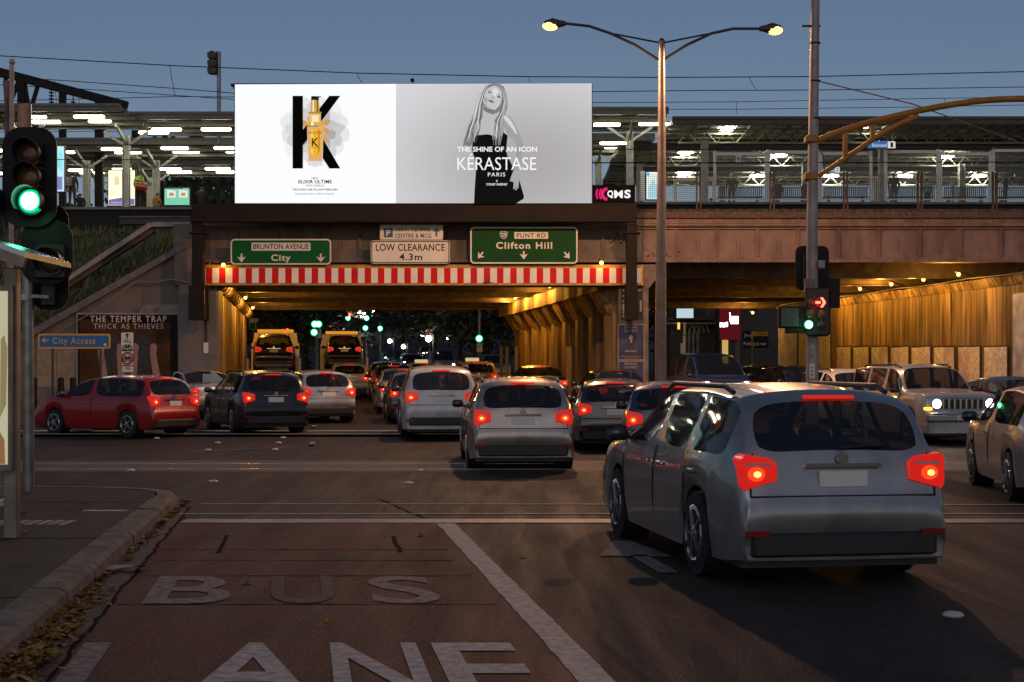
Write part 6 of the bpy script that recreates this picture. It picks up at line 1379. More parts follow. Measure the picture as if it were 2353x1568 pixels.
    MB().box(-Wd*.8, Wd*.8, P[1][0] - .006, P[1][0] + .1, P[0][1] - .12, P[0][1] + .06, bev=.02).build("bumper_insert", trimm, root)
    for sx in (-1, 1): MB().tube([(sx*Wd*.80, P[3][0] - .008, P[3][1] + .01), (sx*Wd*.80, P[4][0] - .01, P[4][1]), (sx*Wd*.76, P[5][0] - .012, P[5][1] - .01)], .007, 5).build("shut_line", blackp, root)
    MB().tube([(-Wd*.80, P[3][0] - .008, P[3][1] + .01), (Wd*.80, P[3][0] - .008, P[3][1] + .01)], .008, 5).build("shut_line", blackp, root)
    MB().cyl((0, yb - .02, zt - .045), (0, yb + .0, zt - .045), .045, n=14).build("badge", chrome, root)
    for sx in (-1, 1):
        for yy in [cab1 - .12] + k['pil']:
            MB().tube([(sx*(Wd*.97), yy, .30), (sx*(Wd + .001), yy, .30 + (belt - .3)*.3), (sx*(Wd + .001), yy, .30 + (belt - .3)*.7), (sx*Wd*.957, yy, belt - .01)], .006, 5).build("door_line", blackp, root)
            MB().box(*sorted((sx*(Wd - .01), sx*(Wd + .025))), yy - .34 if yy < cab1 - .2 else yy - .95, (yy - .18) if yy < cab1 - .2 else yy - .79, belt - .17, belt - .135, bev=.008).build("door_handle", chrome, root)
    if tall: MB().bar((-.02, P[5][0] - .02, P[5][1] + .03), (.36, P[5][0] + .0, P[5][1] + .06), .02, .015).build("wiper", blackp, root)
    zz = P[k['rw'][1]][1]; MB().box(-.2, .2, P[k['rw'][1]][0] - .045, P[k['rw'][1]][0] + .03, zz + .015, zz + .045, bev=.008).build("brake_light", tl_rim, root)
    # front: lights, grille, plate
    yfz = P[-4][0]; zf = P[-4][1]; zf0 = P[-3][1]
    fx = k['L']/2
    if kind == 'jeep':
        for s in (-1, 1):
            t = MB().cyl((s*.62, 2.10, .88), (s*.62, 2.215, .88), .115, n=18).build("headlight", chrome, root, 50); MB().ball((s*.62, 2.21, .88), .10, 16, 8, (1, .35, 1)).build("bulb_glass", hl_on, t, 60)
            MB().box(*sorted((s*.72, s*.87)), 2.08, 2.215, .74, .80, bev=.01).build("indicator", amber if s > 0 else hl_off, root)
        MB().box(-.50, .50, 2.14, 2.195, .74, 1.0, bev=.02).build("grille", chrome, root)
        for q in range(7): MB().box(-.46 + q*.135, -.46 + q*.135 + .085, 2.19, 2.199, .765, .975).build("grille_slot", blackp, root)
        MB().box(-.88, .88, 2.2, 2.30, .48, .66, bev=.04).build("bumper", paint("bumper", (.35, .35, .36)), root)
        for s in (-1, 1): MB().tube([(s*.60, .35, 1.68), (s*.61, .15, 1.745), (s*.61, -1.6, 1.745), (s*.60, -1.8, 1.68)], .025, 8).build("roof_rail", trimm, root)
    else:
        for s in (-1, 1):
            xx = sorted((s*Wd*.55, s*Wd*.90)); t = MB().box(xx[0], xx[1], yfz - .16, yfz + .06, zf - .13, zf + .01, bev=.03).build("headlight", hl_off, root, 50)
            MB().ball((s*Wd*.70, yfz + .055, zf - .06), .065, 12, 6, (1.2, .4, 1)).build("bulb_glass", hl_on, t, 60)
            MB().box(*sorted((s*Wd*.80, s*Wd*.90)), yfz - .1, yfz + .045, zf - .20, zf - .15, bev=.01).build("indicator", hl_off, root)
        MB().box(-Wd*.45, Wd*.45, P[-3][0] - .06, P[-3][0] + .012, zf0 - .04, zf0 + .09, bev=.02).build("grille", trimm, root)
        MB().box(-Wd*.6, Wd*.6, P[-2][0] - .06, P[-2][0] + .015, .40, .50, bev=.02).build("air_intake", trimm, root)
    fy = (2.305 if kind == 'jeep' else P[-2][0] + .02); MB().box(-.19, .19, fy - .01, fy + .012, .52, .63).build("front_plate", platem, root)
    for s in (-1, 1):
        ym = P[k['ws'][1]][0] - .18; MB().box(*sorted((s*(Wd*.95), s*(Wd + .17))), ym - .06, ym + .06, belt - .02, belt + .12, bev=.04).build("mirror", paint("mirror_dark", (.03,.03,.03), 0), root, 50)
        MB().bar((s*Wd*.9, ym, belt), (s*(Wd + .05), ym, belt + .03), .05, .04).build("mirror_arm", trimm, root)
    for x in (-.37, .37):
        MB().box(x - .22, x + .22, .05, .2, .45, 1.0, bev=.05).box(x - .11, x + .11, .07, .17, 1.02, belt + .24, bev=.04).build("front_seat", seatm, root, 50)
    MB().box(-.62, .62, -.95, -.78, .5, belt - .02, bev=.05).box(-.45, -.22, -.94, -.82, belt - .01, belt + .15, bev=.03).box(.22, .45, -.94, -.82, belt - .01, belt + .15, bev=.03).build("rear_seat", seatm, root, 50)
    if kind in ('wagon', 'suv'):
        for s in (-1, 1): MB().tube([(s*Wd*.70, .3, H - .06), (s*Wd*.71, .1, H - .01), (s*Wd*.71, -1.4, H - .02), (s*Wd*.70, -1.6, H - .07)], .022, 8).build("roof_rail", trimm, root)
    return root
TEMPL = {}
BULBN = ("bulb_glass",)
def car(name, label, kind, x, Y, head, pm, front='off', rear='on', group="cars in the traffic", z=None, cat="car", Xw=None):
    if kind not in TEMPL: TEMPL[kind] = car_template(kind); TEMPL[kind]["used"] = 0
    T = TEMPL[kind]
    o = copy_tree(T)
    o.name = name; tag(o, label, cat, group)
    if "used" in o: del o["used"]
    o.location = (px(x, Y) if Xw is None else Xw, Y, gz(Y) if z is None else z); o.rotation_euler = (0, 0, R(head))
    def setm(ob, m): ob.material_slots[0].link = 'OBJECT'; ob.material_slots[0].material = m
    for ch in o.children_recursive:
        b = ch.name.split(".")[0]
        if b == "body": setm(ch, pm)
        elif b == "bulb_glass" and front != 'on': setm(ch, hl_off if front == 'off' else hl_far)
        elif b == "tail_light" and rear == 'off': setm(ch, tl_off)
        elif b == "light_core" and rear != 'on': setm(ch, tl_off if rear == 'off' else tl_rim)
        elif b == "brake_light" and rear != 'on': setm(ch, tl_off)
    return o
white, silver, black, navyp, redp, dgrey, yellowp, blue, gold = paint("white", (.6,.6,.58), 0), paint("silver", (.42,.42,.43), .6), paint("black", (.012,.012,.014), .2), paint("navy", (.015,.022,.06), .3), paint("red", (.33,.008,.01), .1), paint("dark_grey", (.05,.05,.055), .5), paint("taxi_yellow", (.75,.36,.01), 0), paint("blue", (.02,.05,.16), .3), paint("champagne", (.36,.33,.29), .5)
# turning left, rear views
car("hatchback_car", "bright red hatchback turning left in front of the wing wall", 'hatch', 268, 35, 58, redp)
car("sedan_car", "silver sedan just behind the red hatchback beside the abutment", 'sedan', 445, 44.5, 30, silver, rear='dim')
car("wagon_car", "black wagon with bright tail lights turning left ahead of the underpass", 'wagon', 583, 36.8, 24, black)
car("hatchback_car", "silver hatchback with lit tail lights entering the underpass on the left", 'hatch', 716, 42.0, 22, silver)
# into the underpass
car("hatchback_car", "white hatchback driving away under the sodium lamps", 'hatch', 800, 61, 8.5, white)
car("sedan_car", "dark red sedan ahead beside the tow truck in the underpass", 'sedan', 885, 70, 8.5, paint("maroon", (.12,.01,.012), .2), rear='dim')
car("sedan_car", "dark orange-lit sedan with red lights in the middle underpass lane", 'sedan', 902, 57, 8.5, dgrey)
def roof_sign(x, Y, z0, label):
    t = thing("taxi_roof_sign", label, "taxi sign", (px(x, Y), Y, z0), "taxi roof signs"); X0 = px(x, Y)
    MB().box(X0 - .3, X0 + .3, Y - .1, Y + .1, z0, z0 + .14, bev=.03).build("box", glow("taxi_sign_lit", (1, .8, .4), .6, False), t)
car("taxi_car", "yellow taxi in the underpass, left of the other yellow taxi", 'sedan', 968, 65, 8.5, yellowp, cat="taxi"); roof_sign(968, 65, gz(65) + 1.45, "small lit sign on the left yellow taxi's roof")
car("taxi_car", "yellow taxi in the underpass, right of the other yellow taxi", 'wagon', 1085, 62, 8.5, yellowp, cat="taxi"); roof_sign(1085, 62, gz(62) + 1.55, "small lit sign on the right yellow taxi's roof")
car("sedan_car", "black sedan with glowing tail lights beside the arched piers", 'sedan', 1232, 55, 8.5, black)
car("sedan_car", "silver sedan braking in the middle queue behind the dark sedan", 'sedan', 924, 47.5, 7, silver)
car("hatchback_car", "navy hatchback in the middle queue, ahead of the white SUV", 'hatch', 952, 41.6, 7, navyp)
car("suv_car", "white SUV with bright tail light, last but one in the middle queue", 'suv', 1003, 35, 6, white)
car("wagon_car", "large champagne wagon crossing the tram rails in the middle", 'wagon', 1180, 25.6, 4, gold)
car("hatchback_car", "dark grey hatchback right of the champagne wagon", 'hatch', 1408, 31, -2, dgrey)
car("sedan_car", "black sedan in front of the bill-covered pier", 'sedan', 1400, 45.5, 8, black, rear='dim')
car("hatchback_car", "blue hatchback with lit tail lights below the twin street lamp", 'hatch', 1545, 25.5, -6, blue)
# facing the camera on the right
car("van", "dark blue van with headlights facing the camera right of the pier", 'van', 1625, 48.5, 188.5, blue, 'on', 'off', cat="van")
car("sedan_car", "dark sedan waiting far back in the side underpass", 'sedan', 1752, 55, 188.5, black, 'off', 'off')
car("wagon_car", "dark wagon waiting behind the thick signal pole", 'wagon', 1835, 47, 188.5, navyp, 'off', 'off')
car("wagon_car", "white wagon with one lit headlight waiting behind the jeep", 'wagon', 1950, 40, 188.5, white, 'on', 'off')
jp = car("jeep_car", "silver four-wheel drive with slotted grille and blazing headlights", 'jeep', 2112, 33.4, 189, paint("jeep_silver", (.46,.44,.45), .4), 'on', 'off')
text("1CG 9VH", .155, -.155, .535, .615, 2.32, mat("plate_letters", (.03, .04, .1), .5), jp, .02, 1.1)
for c in jp.children: pass
for s in (-1, 1):
    l = lamp_light(jp, (0, 0, 0), 25, (1, .93, .8), .08, 100); l.location = (s*.62, 2.32, .88); l.rotation_euler = (R(84), 0, R(0))
d = person("driver sitting behind the wheel of the silver four-wheel drive", 'sit', (jp.location.x + .05, 33.3, gz(33) + .18), 189, hairm, blackc, blackc, .95, group=None)
d.location = (px(2112, 33.4) - .37*math.cos(R(9)) - .02, 33.5, gz(33) + .16)
# nearest cars on the right
car("wagon_car", "big pale silver wagon nearest the camera, seen from behind", 'wagon', 1715, 13.0, 9, paint("pearl", (.30,.30,.31), .5))
car("hatchback_car", "silver hatchback cut off by the right picture edge", 'hatch', 2420, 19.3, -8, silver)
car("sedan_car", "dark sedan partly hidden behind the silver hatchback at the right edge", 'sedan', 2330, 34.5, 189, dgrey, 'on', 'off')
# far traffic beyond the bridge
for i, (x, Y, pm_, kd) in enumerate(((945, 108, dgrey, 'suv'), (1012, 97, silver, 'van'), (1085, 102, dgrey, 'sedan'), (1132, 92, silver, 'suv'), (985, 128, black, 'sedan'), (900, 120, black, 'sedan'))):
    car("oncoming_car", "far oncoming car with bright headlights beyond the bridge, " + ["second from the left", "the only pale van among them", "dark sedan left of the keep-left sign", "nearest to the arcade end", "small one under the speed sign", "leftmost of them"][i], kd, x, Y, 188.5, pm_, 'far', 'off', "oncoming cars beyond the bridge")
for i, (x, Y) in enumerate(((776, 196), (768, 232), (763, 262), (757, 290), (782, 150), (748, 212))):
    car("hill_car", "tiny car with red tail lights climbing the distant hill, " + ["second from the bottom", "third from the bottom", "fourth from the bottom", "topmost", "lowest and largest", "in the left hill lane"][i], 'sedan', x, Y, 8.5, dgrey, 'off', 'on', "cars climbing the far hill")
# tow trucks
def tow_truck(label, x, Y, head, group="tow trucks in the underpass"):
    r = thing("tow_truck", label, "truck", (0, 0, 0), group); w = 1.12
    tm = paint("truck_white", (.62, .56, .45), 0)
    MB().box(-w*.5, w*.5, -3.3, 3.2, .5, .8).build("chassis", trimm, r)
    MB().box(-w, w, -3.4, 1.15, .86, 1.0, bev=.02).box(-w, -w + .07, -3.4, 1.15, 1.001, 1.14).box(w - .07, w, -3.4, 1.15, 1.001, 1.14).build("tray", tm, r)
    MB().prism([(-w + .0, .75), (w - .0, .75), (w - .0, 1.9), (w - .14, 2.85), (-w + .14, 2.85), (-w + .0, 1.9)], 1.3, 3.3).build("cab", tm, r)
    MB().box(-.75, .75, 1.28, 1.299, 1.75, 2.3, bev=.005).build("rear_cab_window", carglass, r)
    for s in (-1, 1):
        MB().bar((s*(w - .05), 1.2, 1.0), (s*(w - .05), 1.2, 2.35), .09).bar((s*(w - .05), 1.2, 2.3), (s*(w - .3), 1.2, 2.62), .08).build("headboard_post", tm, r)
        MB().box(*sorted((s*.55, s*1.0)), -3.46, -3.401, .66, .80, bev=.01).build("tail_light", tl_rim, r)
        MB().box(*sorted((s*(w - .02), s*(w + .06))), -3.3, -2.9, .86, 1.6).build("side_stake", tm, r)
        for y in (-2.5, -1.6, 2.5):
            wo = MB().cyl((s*.75, y, .42), (s*1.08, y, .42), .42, n=20).build("wheel", rubber, r, 50); MB().cyl((s*1.07, y, .42), (s*1.09, y, .42), .22, n=14).build("rim", rimm, wo)
    MB().box(-.85, .85, 1.35, 1.65, 2.87, 3.02, bev=.03).build("light_bar", glow("amber_bar", (1, .4, .03), .7, False), r)
    MB().box(-w, w, -3.42, -3.36, .55, .65).build("rear_bumper", trimm, r)
    r.location = (px(x, Y), Y, gz(Y)); r.rotation_euler = (0, 0, R(head)); return r
for x, Y, lab, clab, pm_ in ((632, 66, "white tow truck on the left in the underpass, carrying a dark car", "dark blue car carried on the left tow truck", navyp), (787, 74, "white tow truck ahead of the white hatchback, carrying an SUV", "dark SUV strapped on the right tow truck's tray", black)):
    tow_truck(lab, x, Y, 8.5)
    a = R(8.5); car("carried_car", clab, 'suv', x, 0, 8.5, pm_, 'off', 'dim', "cars carried on tow trucks", z=gz(Y) + 1.02, Xw=px(x, Y) + math.sin(a)*1.0) .location.y = Y - math.cos(a)*1.0
for T in TEMPL.values():
    for c in list(T.children_recursive): bpy.data.objects.remove(c)
    bpy.data.objects.remove(T)
# traffic island with poles
isl = MB().slab([(px(1500, 38), 36.2), (px(1500, 38) + .9, 36), (px(1500, 38) + 1.1, 40), (px(1500, 38) + .1, 50.5), (px(1500, 38) - .5, 50.5)], gz(36), gz(50) + .14).build("median", concrete); tag(isl, kind="structure")
isl = MB().slab([(6.0, 31.2), (7.0, 30.9), (7.7, 32.5), (7.4, 36), (6.6, 36)], gz(31), gz(36) + .13).build("traffic_island", concrete); tag(isl, kind="structure")
t = thing("keep_left_post", "slim white keep-left bollard between the white wagon and the jeep", "post", (px(1990, 32.4), 32.4, gz(32)))
MB().tube([(px(1990, 32.4), 32.4, gz(32)), (px(1990, 32.4), 32.4, 1.35)], .05, 10).build("shaft", mat("bollard_grey", (.4,.38,.36), .5), t); bxs(MB(), 1982, 1998, 897, 955, 32.33, 32.35).build("plate", sw, t)
ptext("KEEP", 1985, 1995, 902, 907, 32.325, sk, t); ptext("LEFT", 1985, 1995, 911, 916, 32.325, sk, t)

# ------------------------------------------------------------------ beyond the bridge: signals, signs, buildings, trees
def far_signal(label, x, ytop, Y, lights, pole_top=None):
    t = thing("far_traffic_signal", label, "traffic light", (px(x, Y), Y, gz(Y)), "signals beyond the bridge")
    zt = W(0, pole_top or ytop - 12, Y).z
    MB().tube([(px(x, Y), Y + .15, gz(Y)), (px(x, Y), Y + .15, zt)], .08, 8).build("pole", mat("far_pole", (.3,.29,.28), .5, .3), t)
    n = max(1, len(lights)); yb = max(y for _, y, _ in lights)
    bxs(MB(), x - 9*60/Y*1.2, x + 9*60/Y*1.2, ytop, yb + 8*90/Y, Y - .05, Y + .05).build("backboard", dark, t)
    for lx_, ly, c in lights:
        p = W(lx_, ly, Y); MB().ball((p.x, Y - .08, p.z), .17, 12, 6, (1, .4, 1)).build("lens", {'g': grn, 'r': redg}[c], t, 60); MB().cyl((p.x, Y - .07, p.z), (p.x, Y - .05, p.z), .24, n=14).build("lens_ring", {'g': grnr, 'r': redr}[c], t)
d_ = lambda x, y: ((950 + x/2.139)/1.7408, (1180 + y/2.139)/1.7408)
def ls(*a): return [(*d_(x, y), c) for x, y, c in a]
far_signal("far signal showing green arrow and disc on the pole right of the tow trucks", d_(675, 0)[0], d_(0, 225)[1], 92, ls((662, 250, 'g'), (695, 250, 'g'), (657, 320, 'g')), d_(0, 100)[1])
far_signal("far red pedestrian signal left of the green arrow signal", d_(415, 0)[0], d_(0, 285)[1], 96, ls((415, 305, 'r')), d_(0, 215)[1])
far_signal("far green signal low behind the left tow truck", d_(305, 0)[0], d_(0, 335)[1], 96, ls((305, 350, 'g')), d_(0, 225)[1])
far_signal("far signal pair with red above green on the hill", d_(955, 0)[0], d_(0, 160)[1], 120, ls((957, 173, 'r'), (946, 198, 'g')), d_(0, 105)[1])
far_signal("far signal pair with two green discs on the hill", d_(1098, 0)[0], d_(0, 185)[1], 118, ls((1105, 198, 'g'), (1095, 283, 'g')))
far_signal("far single green signal left of the speed sign", d_(1220, 0)[0], d_(0, 275)[1], 115, ls((1220, 288, 'g')))
far_signal("far green signal on the pole above the keep-left sign", d_(2068, 0)[0], d_(0, 350)[1], 90, ls((2068, 373, 'g')), d_(0, 90)[1])
far_signal("far red signal near the top of the hill road", d_(746, 0)[0], d_(0, 130)[1], 170, ls((746, 139, 'r')))
def far_sign(name, label, x0, x1, y0, y1, Y, face, words, extra=None):
    t = thing(name, label, "sign", (px((x0+x1)/2, Y), Y, gz(Y))); MB().tube([(px((x0+x1)/2, Y), Y + .06, gz(Y)), (px((x0+x1)/2, Y), Y + .06, W(0, y0, Y).z)], .045, 8).build("post", charcoal, t)
    psheet("plate", [(x0, y1), (x1, y1), (x1, y0), (x0, y0)], Y, face, t, .02)
    for w, a, b_, c, dd in words: ptext(w, a, b_, c, dd, Y - .03, sk, t, .01)
    return t
x0, y0 = d_(1613, 297); x1, y1 = d_(1670, 360)
t = far_sign("speed_sign", "white speed sign with red ring reading 70 beyond the bridge", x0, x1, y0, y1, 96, sw, [("70", x0 + 3.5, x1 - 3.5, y0 + 5, y0 + 12)])
p = W((x0+x1)/2, (y0+y1)/2, 95.95); MB().tube([(p.x + .19*math.cos(i*.3307), 95.95, p.z + .19*math.sin(i*.3307)) for i in range(20)], .03, 5).build("red_ring", redm, t)
x0, y0 = d_(2047, 415); x1, y1 = d_(2095, 485); far_sign("keep_left_sign", "white keep left sign on the pole beyond the arcade", x0, x1, y0, y1, 89.5, sw, [("KEEP", x0 + 2, x1 - 2, y0 + 2, y0 + 5), ("LEFT", x0 + 2, x1 - 2, y0 + 6.5, y0 + 9.5)])
x0, y0 = d_(100, 200); x1, y1 = d_(178, 230); far_sign("avenue_sign", "white name sign ending AVE at the left underpass mouth", x0, x1, y0, y1, 84, sw, [("AVE", x0 + 9, x1 - 2, y0 + 2.5, y1 - 2.5)])
x0, y0 = d_(100, 232); x1, y1 = d_(160, 295); far_sign("green_sign", "small green sign with white edge below the AVE sign", x0, x1, y0, y1, 83.8, sw, []); psheet("green_face", [(x0 + 1, y1 - 1), (x1 - 1.5, y1 - 1), (x1 - 1.5, y0 + 1), (x0 + 1, y0 + 1)], 83.77, gs, bpy.context.scene.objects["green_sign"], .004)
x0, y0 = d_(688, 290); x1, y1 = d_(718, 370); far_sign("plate_sign", "narrow white plate beside the green arrow signal", x0, x1, y0, y1, 91.5, sw, [])
# bright lamp under the speed sign and small lamps on the right of the hill
def far_lamp(label, x, y, Y, r=.16, s=40, c=(1, .95, .85)):
    t = thing("far_street_lamp", label, "street lamp", (px(x, Y), Y, gz(Y)), "far lamps beyond the bridge"); p = W(x, y, Y)
    MB().tube([(px(x, Y) + .3, Y + .2, gz(Y)), (px(x, Y) + .3, Y + .2, p.z + .3), p + Vector((0, .1, .2))], .06, 6).build("pole", charcoal, t); MB().ball(p, r, 10, 6).build("bulb", glow("far_bulb_%d" % s, c, s, False), t, 60)
for i, (x, y, Y, r) in enumerate(((d_(1635, 375) + (94, .2)), (d_(1303, 395) + (118, .17)), (d_(1420, 443) + (112, .16)), (d_(1070, 165) + (200, .4)), (d_(1047, 155) + (210, .3)), (d_(1160, 143) + (200, .2)), (d_(1583, 345) + (125, .12)), (d_(1800, 370) + (130, .12)), (d_(1255, 110) + (200, .22)))):
    far_lamp(["dazzling white lamp just below the speed sign", "bright lamp left of the speed sign, low", "lower white lamp over the far traffic", "bright lamp high on the hill beside the pale wall", "second lamp high on the hill", "third small lamp on the hilltop", "tiny lamp just left of the speed sign", "tiny lamp right of the speed sign", "tiny lamp near the hilltop trees"][i], x, y, Y, r)
t = thing("hill_wall", "pale floodlit wall on the distant hillside", "wall", (px(820, 215), 215, gz(215)))
MB().prism(pic([d_(998, 190), d_(1075, 208), d_(1075, 160), d_(1000, 137)], 215), 215, 216).build("face", mat("pale_wall", (.75, .68, .5), .8), t); lamp_light(t, W(*d_(1040, 165), 212), 260, (1, .85, .6), .3)
o = MB().slab([(px(d_(862, 0)[0], 175), 150), (px(d_(1010, 0)[0], 150), 150), (px(d_(1070, 0)[0], 240), 240), (px(d_(860, 0)[0], 245), 245)], 0, .05).build("hill_verge", mat("verge_turf", (.05,.075,.012)))
me = o.data
for v in me.vertices: v.co.z = gz(v.co.y) + (.06 if v.co.z > .02 else 0)
tag(o, kind="structure"); 
# shops seen through the side underpass
brick = bpy.data.materials.new("painted_brick"); brick.use_nodes = True; nt = brick.node_tree; bt = nt.nodes.new("ShaderNodeTexBrick"); tc = nt.nodes.new("ShaderNodeTexCoord"); mp = nt.nodes.new("ShaderNodeMapping"); mp.inputs["Rotation"].default_value = (R(90), 0, 0)
bt.inputs["Color1"].default_value = (.10,.09,.10,1); bt.inputs["Color2"].default_value = (.075,.07,.08,1); bt.inputs["Mortar"].default_value = (.03,.03,.03,1); bt.inputs["Scale"].default_value = 2.6
nt.links.new(tc.outputs["Object"], mp.inputs[0]); nt.links.new(mp.outputs[0], bt.inputs[0]); nt.links.new(bt.outputs[0], nt.nodes["Principled BSDF"].inputs[0]); nt.nodes["Principled BSDF"].inputs["Roughness"].default_value = .8
YF = 98.0
t = thing("brick_building", "dark brick building with white Parking at rear lettering", "building", (px(1740, YF), YF, gz(YF)))
bxs(MB(), 1700, 1900, 560, 860, YF, YF + 12).build("wall", brick, t)
e = lambda x, y: ((2400 + x/2.412)/1.7408, (1000 + y/2.412)/1.7408)
def te(s, xa, xb_, ya, yb, m=None, b=.015): (a, b_), (c, dd) = e(xa, ya), e(xb_, yb); ptext(s, a, c, b_, dd, YF - .05, m or sw, t, b)
(a, b_), (c, dd) = e(1378, 782), e(1625, 945); psheet("sign_board", [(a, dd), (c, dd), (c, b_), (a, b_)], YF - .01, sk, t, .02)
te("P", 1396, 1415, 808, 850); te("Parking at rear", 1386, 1608, 885, 930)
(ax, ay) = e(1450, 828); sheet("arrow", [(W(ax, ay, YF).x + x*.03, W(ax, ay, YF).z + z*.03) for x, z in ((-7, 1), (3, 1), (0, 5), (3, 5), (8, 0), (3, -5), (0, -5), (3, -1), (-7, -1))], YF - .05, sw, t)
t = thing("shop_building", "shop with tall dark red sign board and glowing white marks", "building", (px(1680, YF - 1), YF - 1, gz(YF)))
bxs(MB(), 1654, 1699.5, 560, 860, YF - .5, YF + 10).build("wall", mat("shop_wall", (.07,.06,.06), .7), t)
(a, b_), (c, dd) = e(1160, 563), e(1355, 865); bxs(MB(), a, c, 640, dd, YF - .8, YF - .51).build("sign_board", glow("red_signboard", (.30, .02, .03), .28, False), t)
sgl = glow("sign_marks", (1, 1, 1), 6)
for (xa, xb_, ya, yb) in ((1250, 1258, 605, 690), (1262, 1334, 640, 712), (1158, 1166, 700, 745), (1172, 1182, 700, 742), (1188, 1198, 705, 745), (1203, 1213, 700, 742), (1218, 1233, 696, 740)):
    (a, b_), (c, dd) = e(xa, ya), e(xb_, yb); psheet("sign_mark", [(a, dd), (c, dd), (c, b_), (a, b_)], YF - .82, sgl, t)
(a, b_), (c, dd) = e(1178, 868), e(1236, 1060); psheet("lit_window", [(a, dd + 8), (c, dd + 8), (c, b_), (a, b_)], YF - .52, glow("shop_window_lit", (.65, .42, .12), .9), t, .02); (a, b_), (c, dd) = e(1305, 860), e(1350, 1050); psheet("shop_window", [(a, dd + 8), (c, dd + 8), (c, b_), (a, b_)], YF - .52, mat("dim_window", (.12,.11,.08), .3), t, .02)
t = thing("arched_shop_row", "old terrace of shops with arches and columns beside the red sign", "building", (px(1620, YF + 2), YF + 2, gz(YF)))
orn = mat("old_stucco", (.22, .20, .16), .7, var=.2, scale=2)
bxs(MB(), 1540, 1653.5, 560, 860, YF + 2, YF + 14).build("wall", mat("dark_shopfront", (.05,.047,.045), .7, var=.2), t)
for i in range(4):
    (cx, cy) = e(868 + i*43, 800); rr_ = 14*YF/F*.85; p = W(cx, cy, YF + 1.7)
    MB().tube([(p.x + .36*math.cos(R(a)), YF + 1.75, p.z + .62*math.sin(R(a))) for a in range(0, 181, 20)], .10, 6).build("arch", orn, t); q = W(cx, e(0, 910)[1], YF + 1.7)
    MB().tube([(p.x - .38, YF + 1.75, gz(YF)), (p.x - .38, YF + 1.75, p.z)], .12, 8).build("column", orn, t)
for y in (655, 660, 700): (a, b_) = e(610, y); (c, dd) = e(1150, y); bxs(MB(), a, c, b_, b_ + 3.5, YF + 1.3, YF + 1.99).build("cornice", orn, t)
for i, xx in enumerate((1020, 1090)): (a, b_), (c, dd) = e(xx, 563), e(xx + 50, 640); psheet("upper_window", [(a, dd), (c, dd), (c, 690), (a, 690)], YF + 1.99, mat("dim_window", (.12,.11,.08), .3), t, .03)
(a, b_), (c, dd) = e(730, 563), e(910, 665); ad_box("tilted lit billboard high above the old shop terrace", a, c, 690, dd, YF + 1.0, glow("shop_advert", (.55, .72, .8), .9)); 
(a, b_), (c, dd) = e(750, 700), e(772, 765); bxs(MB(), a, c, b_, dd, YF + 1, YF + 1.2).build("lit_box", glow("orange_box", (1, .6, .15), 1.2, False), thing("hanging_sign", "small orange lit sign on the old shop terrace", "sign", W(a, dd, YF)))
(a, b_), (c, dd) = e(1460, 782), e(1475, 1135)
t = thing("street_name_sign", "yellow street name sign reading STEWART ST on a yellow post", "sign", (px(a + 2, 88), 88, gz(88)))
ym = mat("street_sign_yellow", (.6, .33, .03), .5); MB().tube([(px(a + 2, 88), 88, gz(88)), W(a + 2, b_, 88)], .05, 8).build("post", ym, t); (g1, g2), (g3, g4) = e(1478, 788), e(1622, 830); bxs(MB(), g1, g3, g2, g4, 87.9, 87.93).build("blade", ym, t); ptext("STEWART ST", g1 + 6, g3 - 1.5, g2 + 2, g4 - 2, 87.89, sk, t, .01)
for i, (xx, yy, xe, ye) in enumerate(((805, 700, 825, 815), (800, 825, 828, 915), (778, 900, 825, 1000))):
    (a, b_), (c, dd) = e(xx, yy), e(xe, ye); t = thing("parking_plate", ["tall white parking plate on a pole by the old shops", "lower white parking plate by the old shops", "octagonal pale sign below the parking plates"][i], "sign", (px((a+c)/2, 90), 90, gz(90)), "plates by the old shops"); bxs(MB(), a, c, b_, dd, 90 - i*.05, 90.03 - i*.05).build("plate", sw, t); MB().tube([(px((a+c)/2, 90), 90.1, gz(90)), W((a+c)/2, b_, 90.1)], .04, 6).build("post", charcoal, t)
# trees
leafd = [mat("leaf_dark", (.035, .045, .015), .8, var=.3, scale=2), mat("leaf_mid", (.06, .075, .025), .8, var=.3, scale=2)]; barkm = mat("bark", (.06, .045, .035), .9, var=.2)
def tree_mesh(seed, h, cr, n=6500):
    r = random.Random(seed); tk = MB(); cw = MB(); ends = []
    tk.tube([(0, 0, -.2), (.1, .05, h*.25), (r.uniform(-.2, .2), 0, h*.5)], [.22, .17, .12], 8)
    for i in range(9):
        a = i*2.4 + r.random(); z0 = h*r.uniform(.22, .5); l = cr*r.uniform(.55, 1.0); e_ = (math.cos(a)*l, math.sin(a)*l, z0 + h*r.uniform(.1, .42)); tk.tube([(0, 0, z0), (e_[0]*.5, e_[1]*.5, z0 + (e_[2]-z0)*.6), e_], [.08, .05, .02], 6); ends.append(e_)
    ends += [(r.uniform(-.5, .5)*cr, r.uniform(-.5, .5)*cr, h*r.uniform(.65, .95)) for _ in range(7)]
    for k in range(n):
        e_ = ends[r.randrange(len(ends))]; s = cr*.42; p = Vector((e_[0] + r.gauss(0, s), e_[1] + r.gauss(0, s), e_[2] + r.gauss(0, s*.8)))
        q = r.uniform(.12, .26); u = Vector((r.gauss(0, 1), r.gauss(0, 1), r.gauss(0, 1))).normalized()*q; w_ = u.cross(Vector((r.gauss(0, 1), r.gauss(0, 1), r.gauss(0, 1)))).normalized()*q*.6
        cw.add([p - u, p - w_*.9, p + u, p + w_*.9], [(0, 1, 2, 3)], 0 if r.random() < .6 else 1)
    return tk.mesh("trunk", barkm, smooth=60), cw.mesh("crown", leafd)
TM = [tree_mesh(s, 8.5, 3.4) for s in (1, 2, 3)]
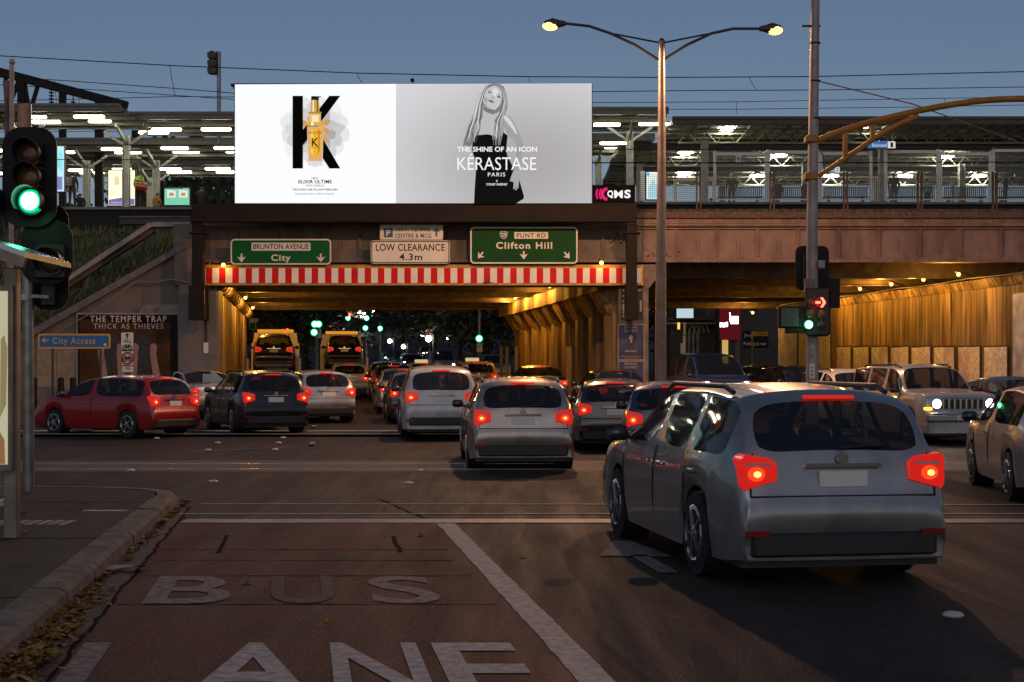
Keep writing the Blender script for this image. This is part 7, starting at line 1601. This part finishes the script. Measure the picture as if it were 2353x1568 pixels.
spots = [(612, 92, 0, 1.0, 'first dark leafy tree beyond the left underpass wall'), (655, 104, 1, 1.1, 'dark leafy tree behind the left tow truck'), (705, 118, 2, 1.1, 'dark leafy tree left of the green arrow signal'), (560, 100, 2, 1.2, 'dark leafy tree mostly hidden by the left underpass wall'), (735, 200, 0, 1.5, 'large dark tree on the hill left of the climbing cars'),
         (925, 128, 1, 1.0, 'dark tree with bare twigs left of the speed sign'), (1000, 140, 0, 1.3, 'dark tree behind the speed sign'), (1060, 112, 2, 1.1, 'dark leafy tree left of the keep-left sign'), (1120, 104, 1, 1.15, 'dark leafy tree above the keep-left sign'), (880, 180, 2, 1.3, 'dark hillside tree right of the hill signals'), (1165, 98, 0, 1.2, 'dark leafy tree at the end of the arcade'), (845, 290, 1, 2.0, 'large dark tree on the hilltop'), (790, 330, 0, 2.2, 'large dark tree closing the top of the hill road'), (735, 300, 2, 2.2, 'large dark hilltop tree left of the road'), (905, 280, 0, 2.0, 'large dark hilltop tree right of the road'), (980, 260, 1, 2.2, 'large dark tree far behind the speed sign'), (1075, 250, 2, 2.4, 'large dark tree far behind the keep-left sign'), (650, 260, 1, 2.4, 'large dark tree far behind the left tow truck'), (1545, 112, 1, 1.2, 'dark tree left of the old shop terrace'), (1160, 220, 0, 2.4, 'large dark tree far behind the arcade')]
for i, (x, Y, k, s, lab) in enumerate(spots):
    t = thing("street_tree", lab, "tree", (px(x, Y), Y, gz(Y)), "trees beyond the bridge"); t.scale = (s,)*3; t.rotation_euler = (0, 0, i*1.3)
    for nm, me in (("trunk", TM[k][0]), ("crown", TM[k][1])): o = bpy.data.objects.new(nm, me); col.objects.link(o); o.parent = t
for i, (x, Y, s) in enumerate(((437, 96, 1.5), (395, 98, 1.45))):
    t = thing("street_tree", ["dark tree top behind the station beside the billboard", "second dark tree top behind the station canopies"][i], "tree", (px(x, Y), Y, 2.0), "trees behind the station"); t.scale = (s, s, s)
    for nm, me in (("trunk", TM[i][0]), ("crown", TM[i][1])): o = bpy.data.objects.new(nm, me); col.objects.link(o); o.parent = t
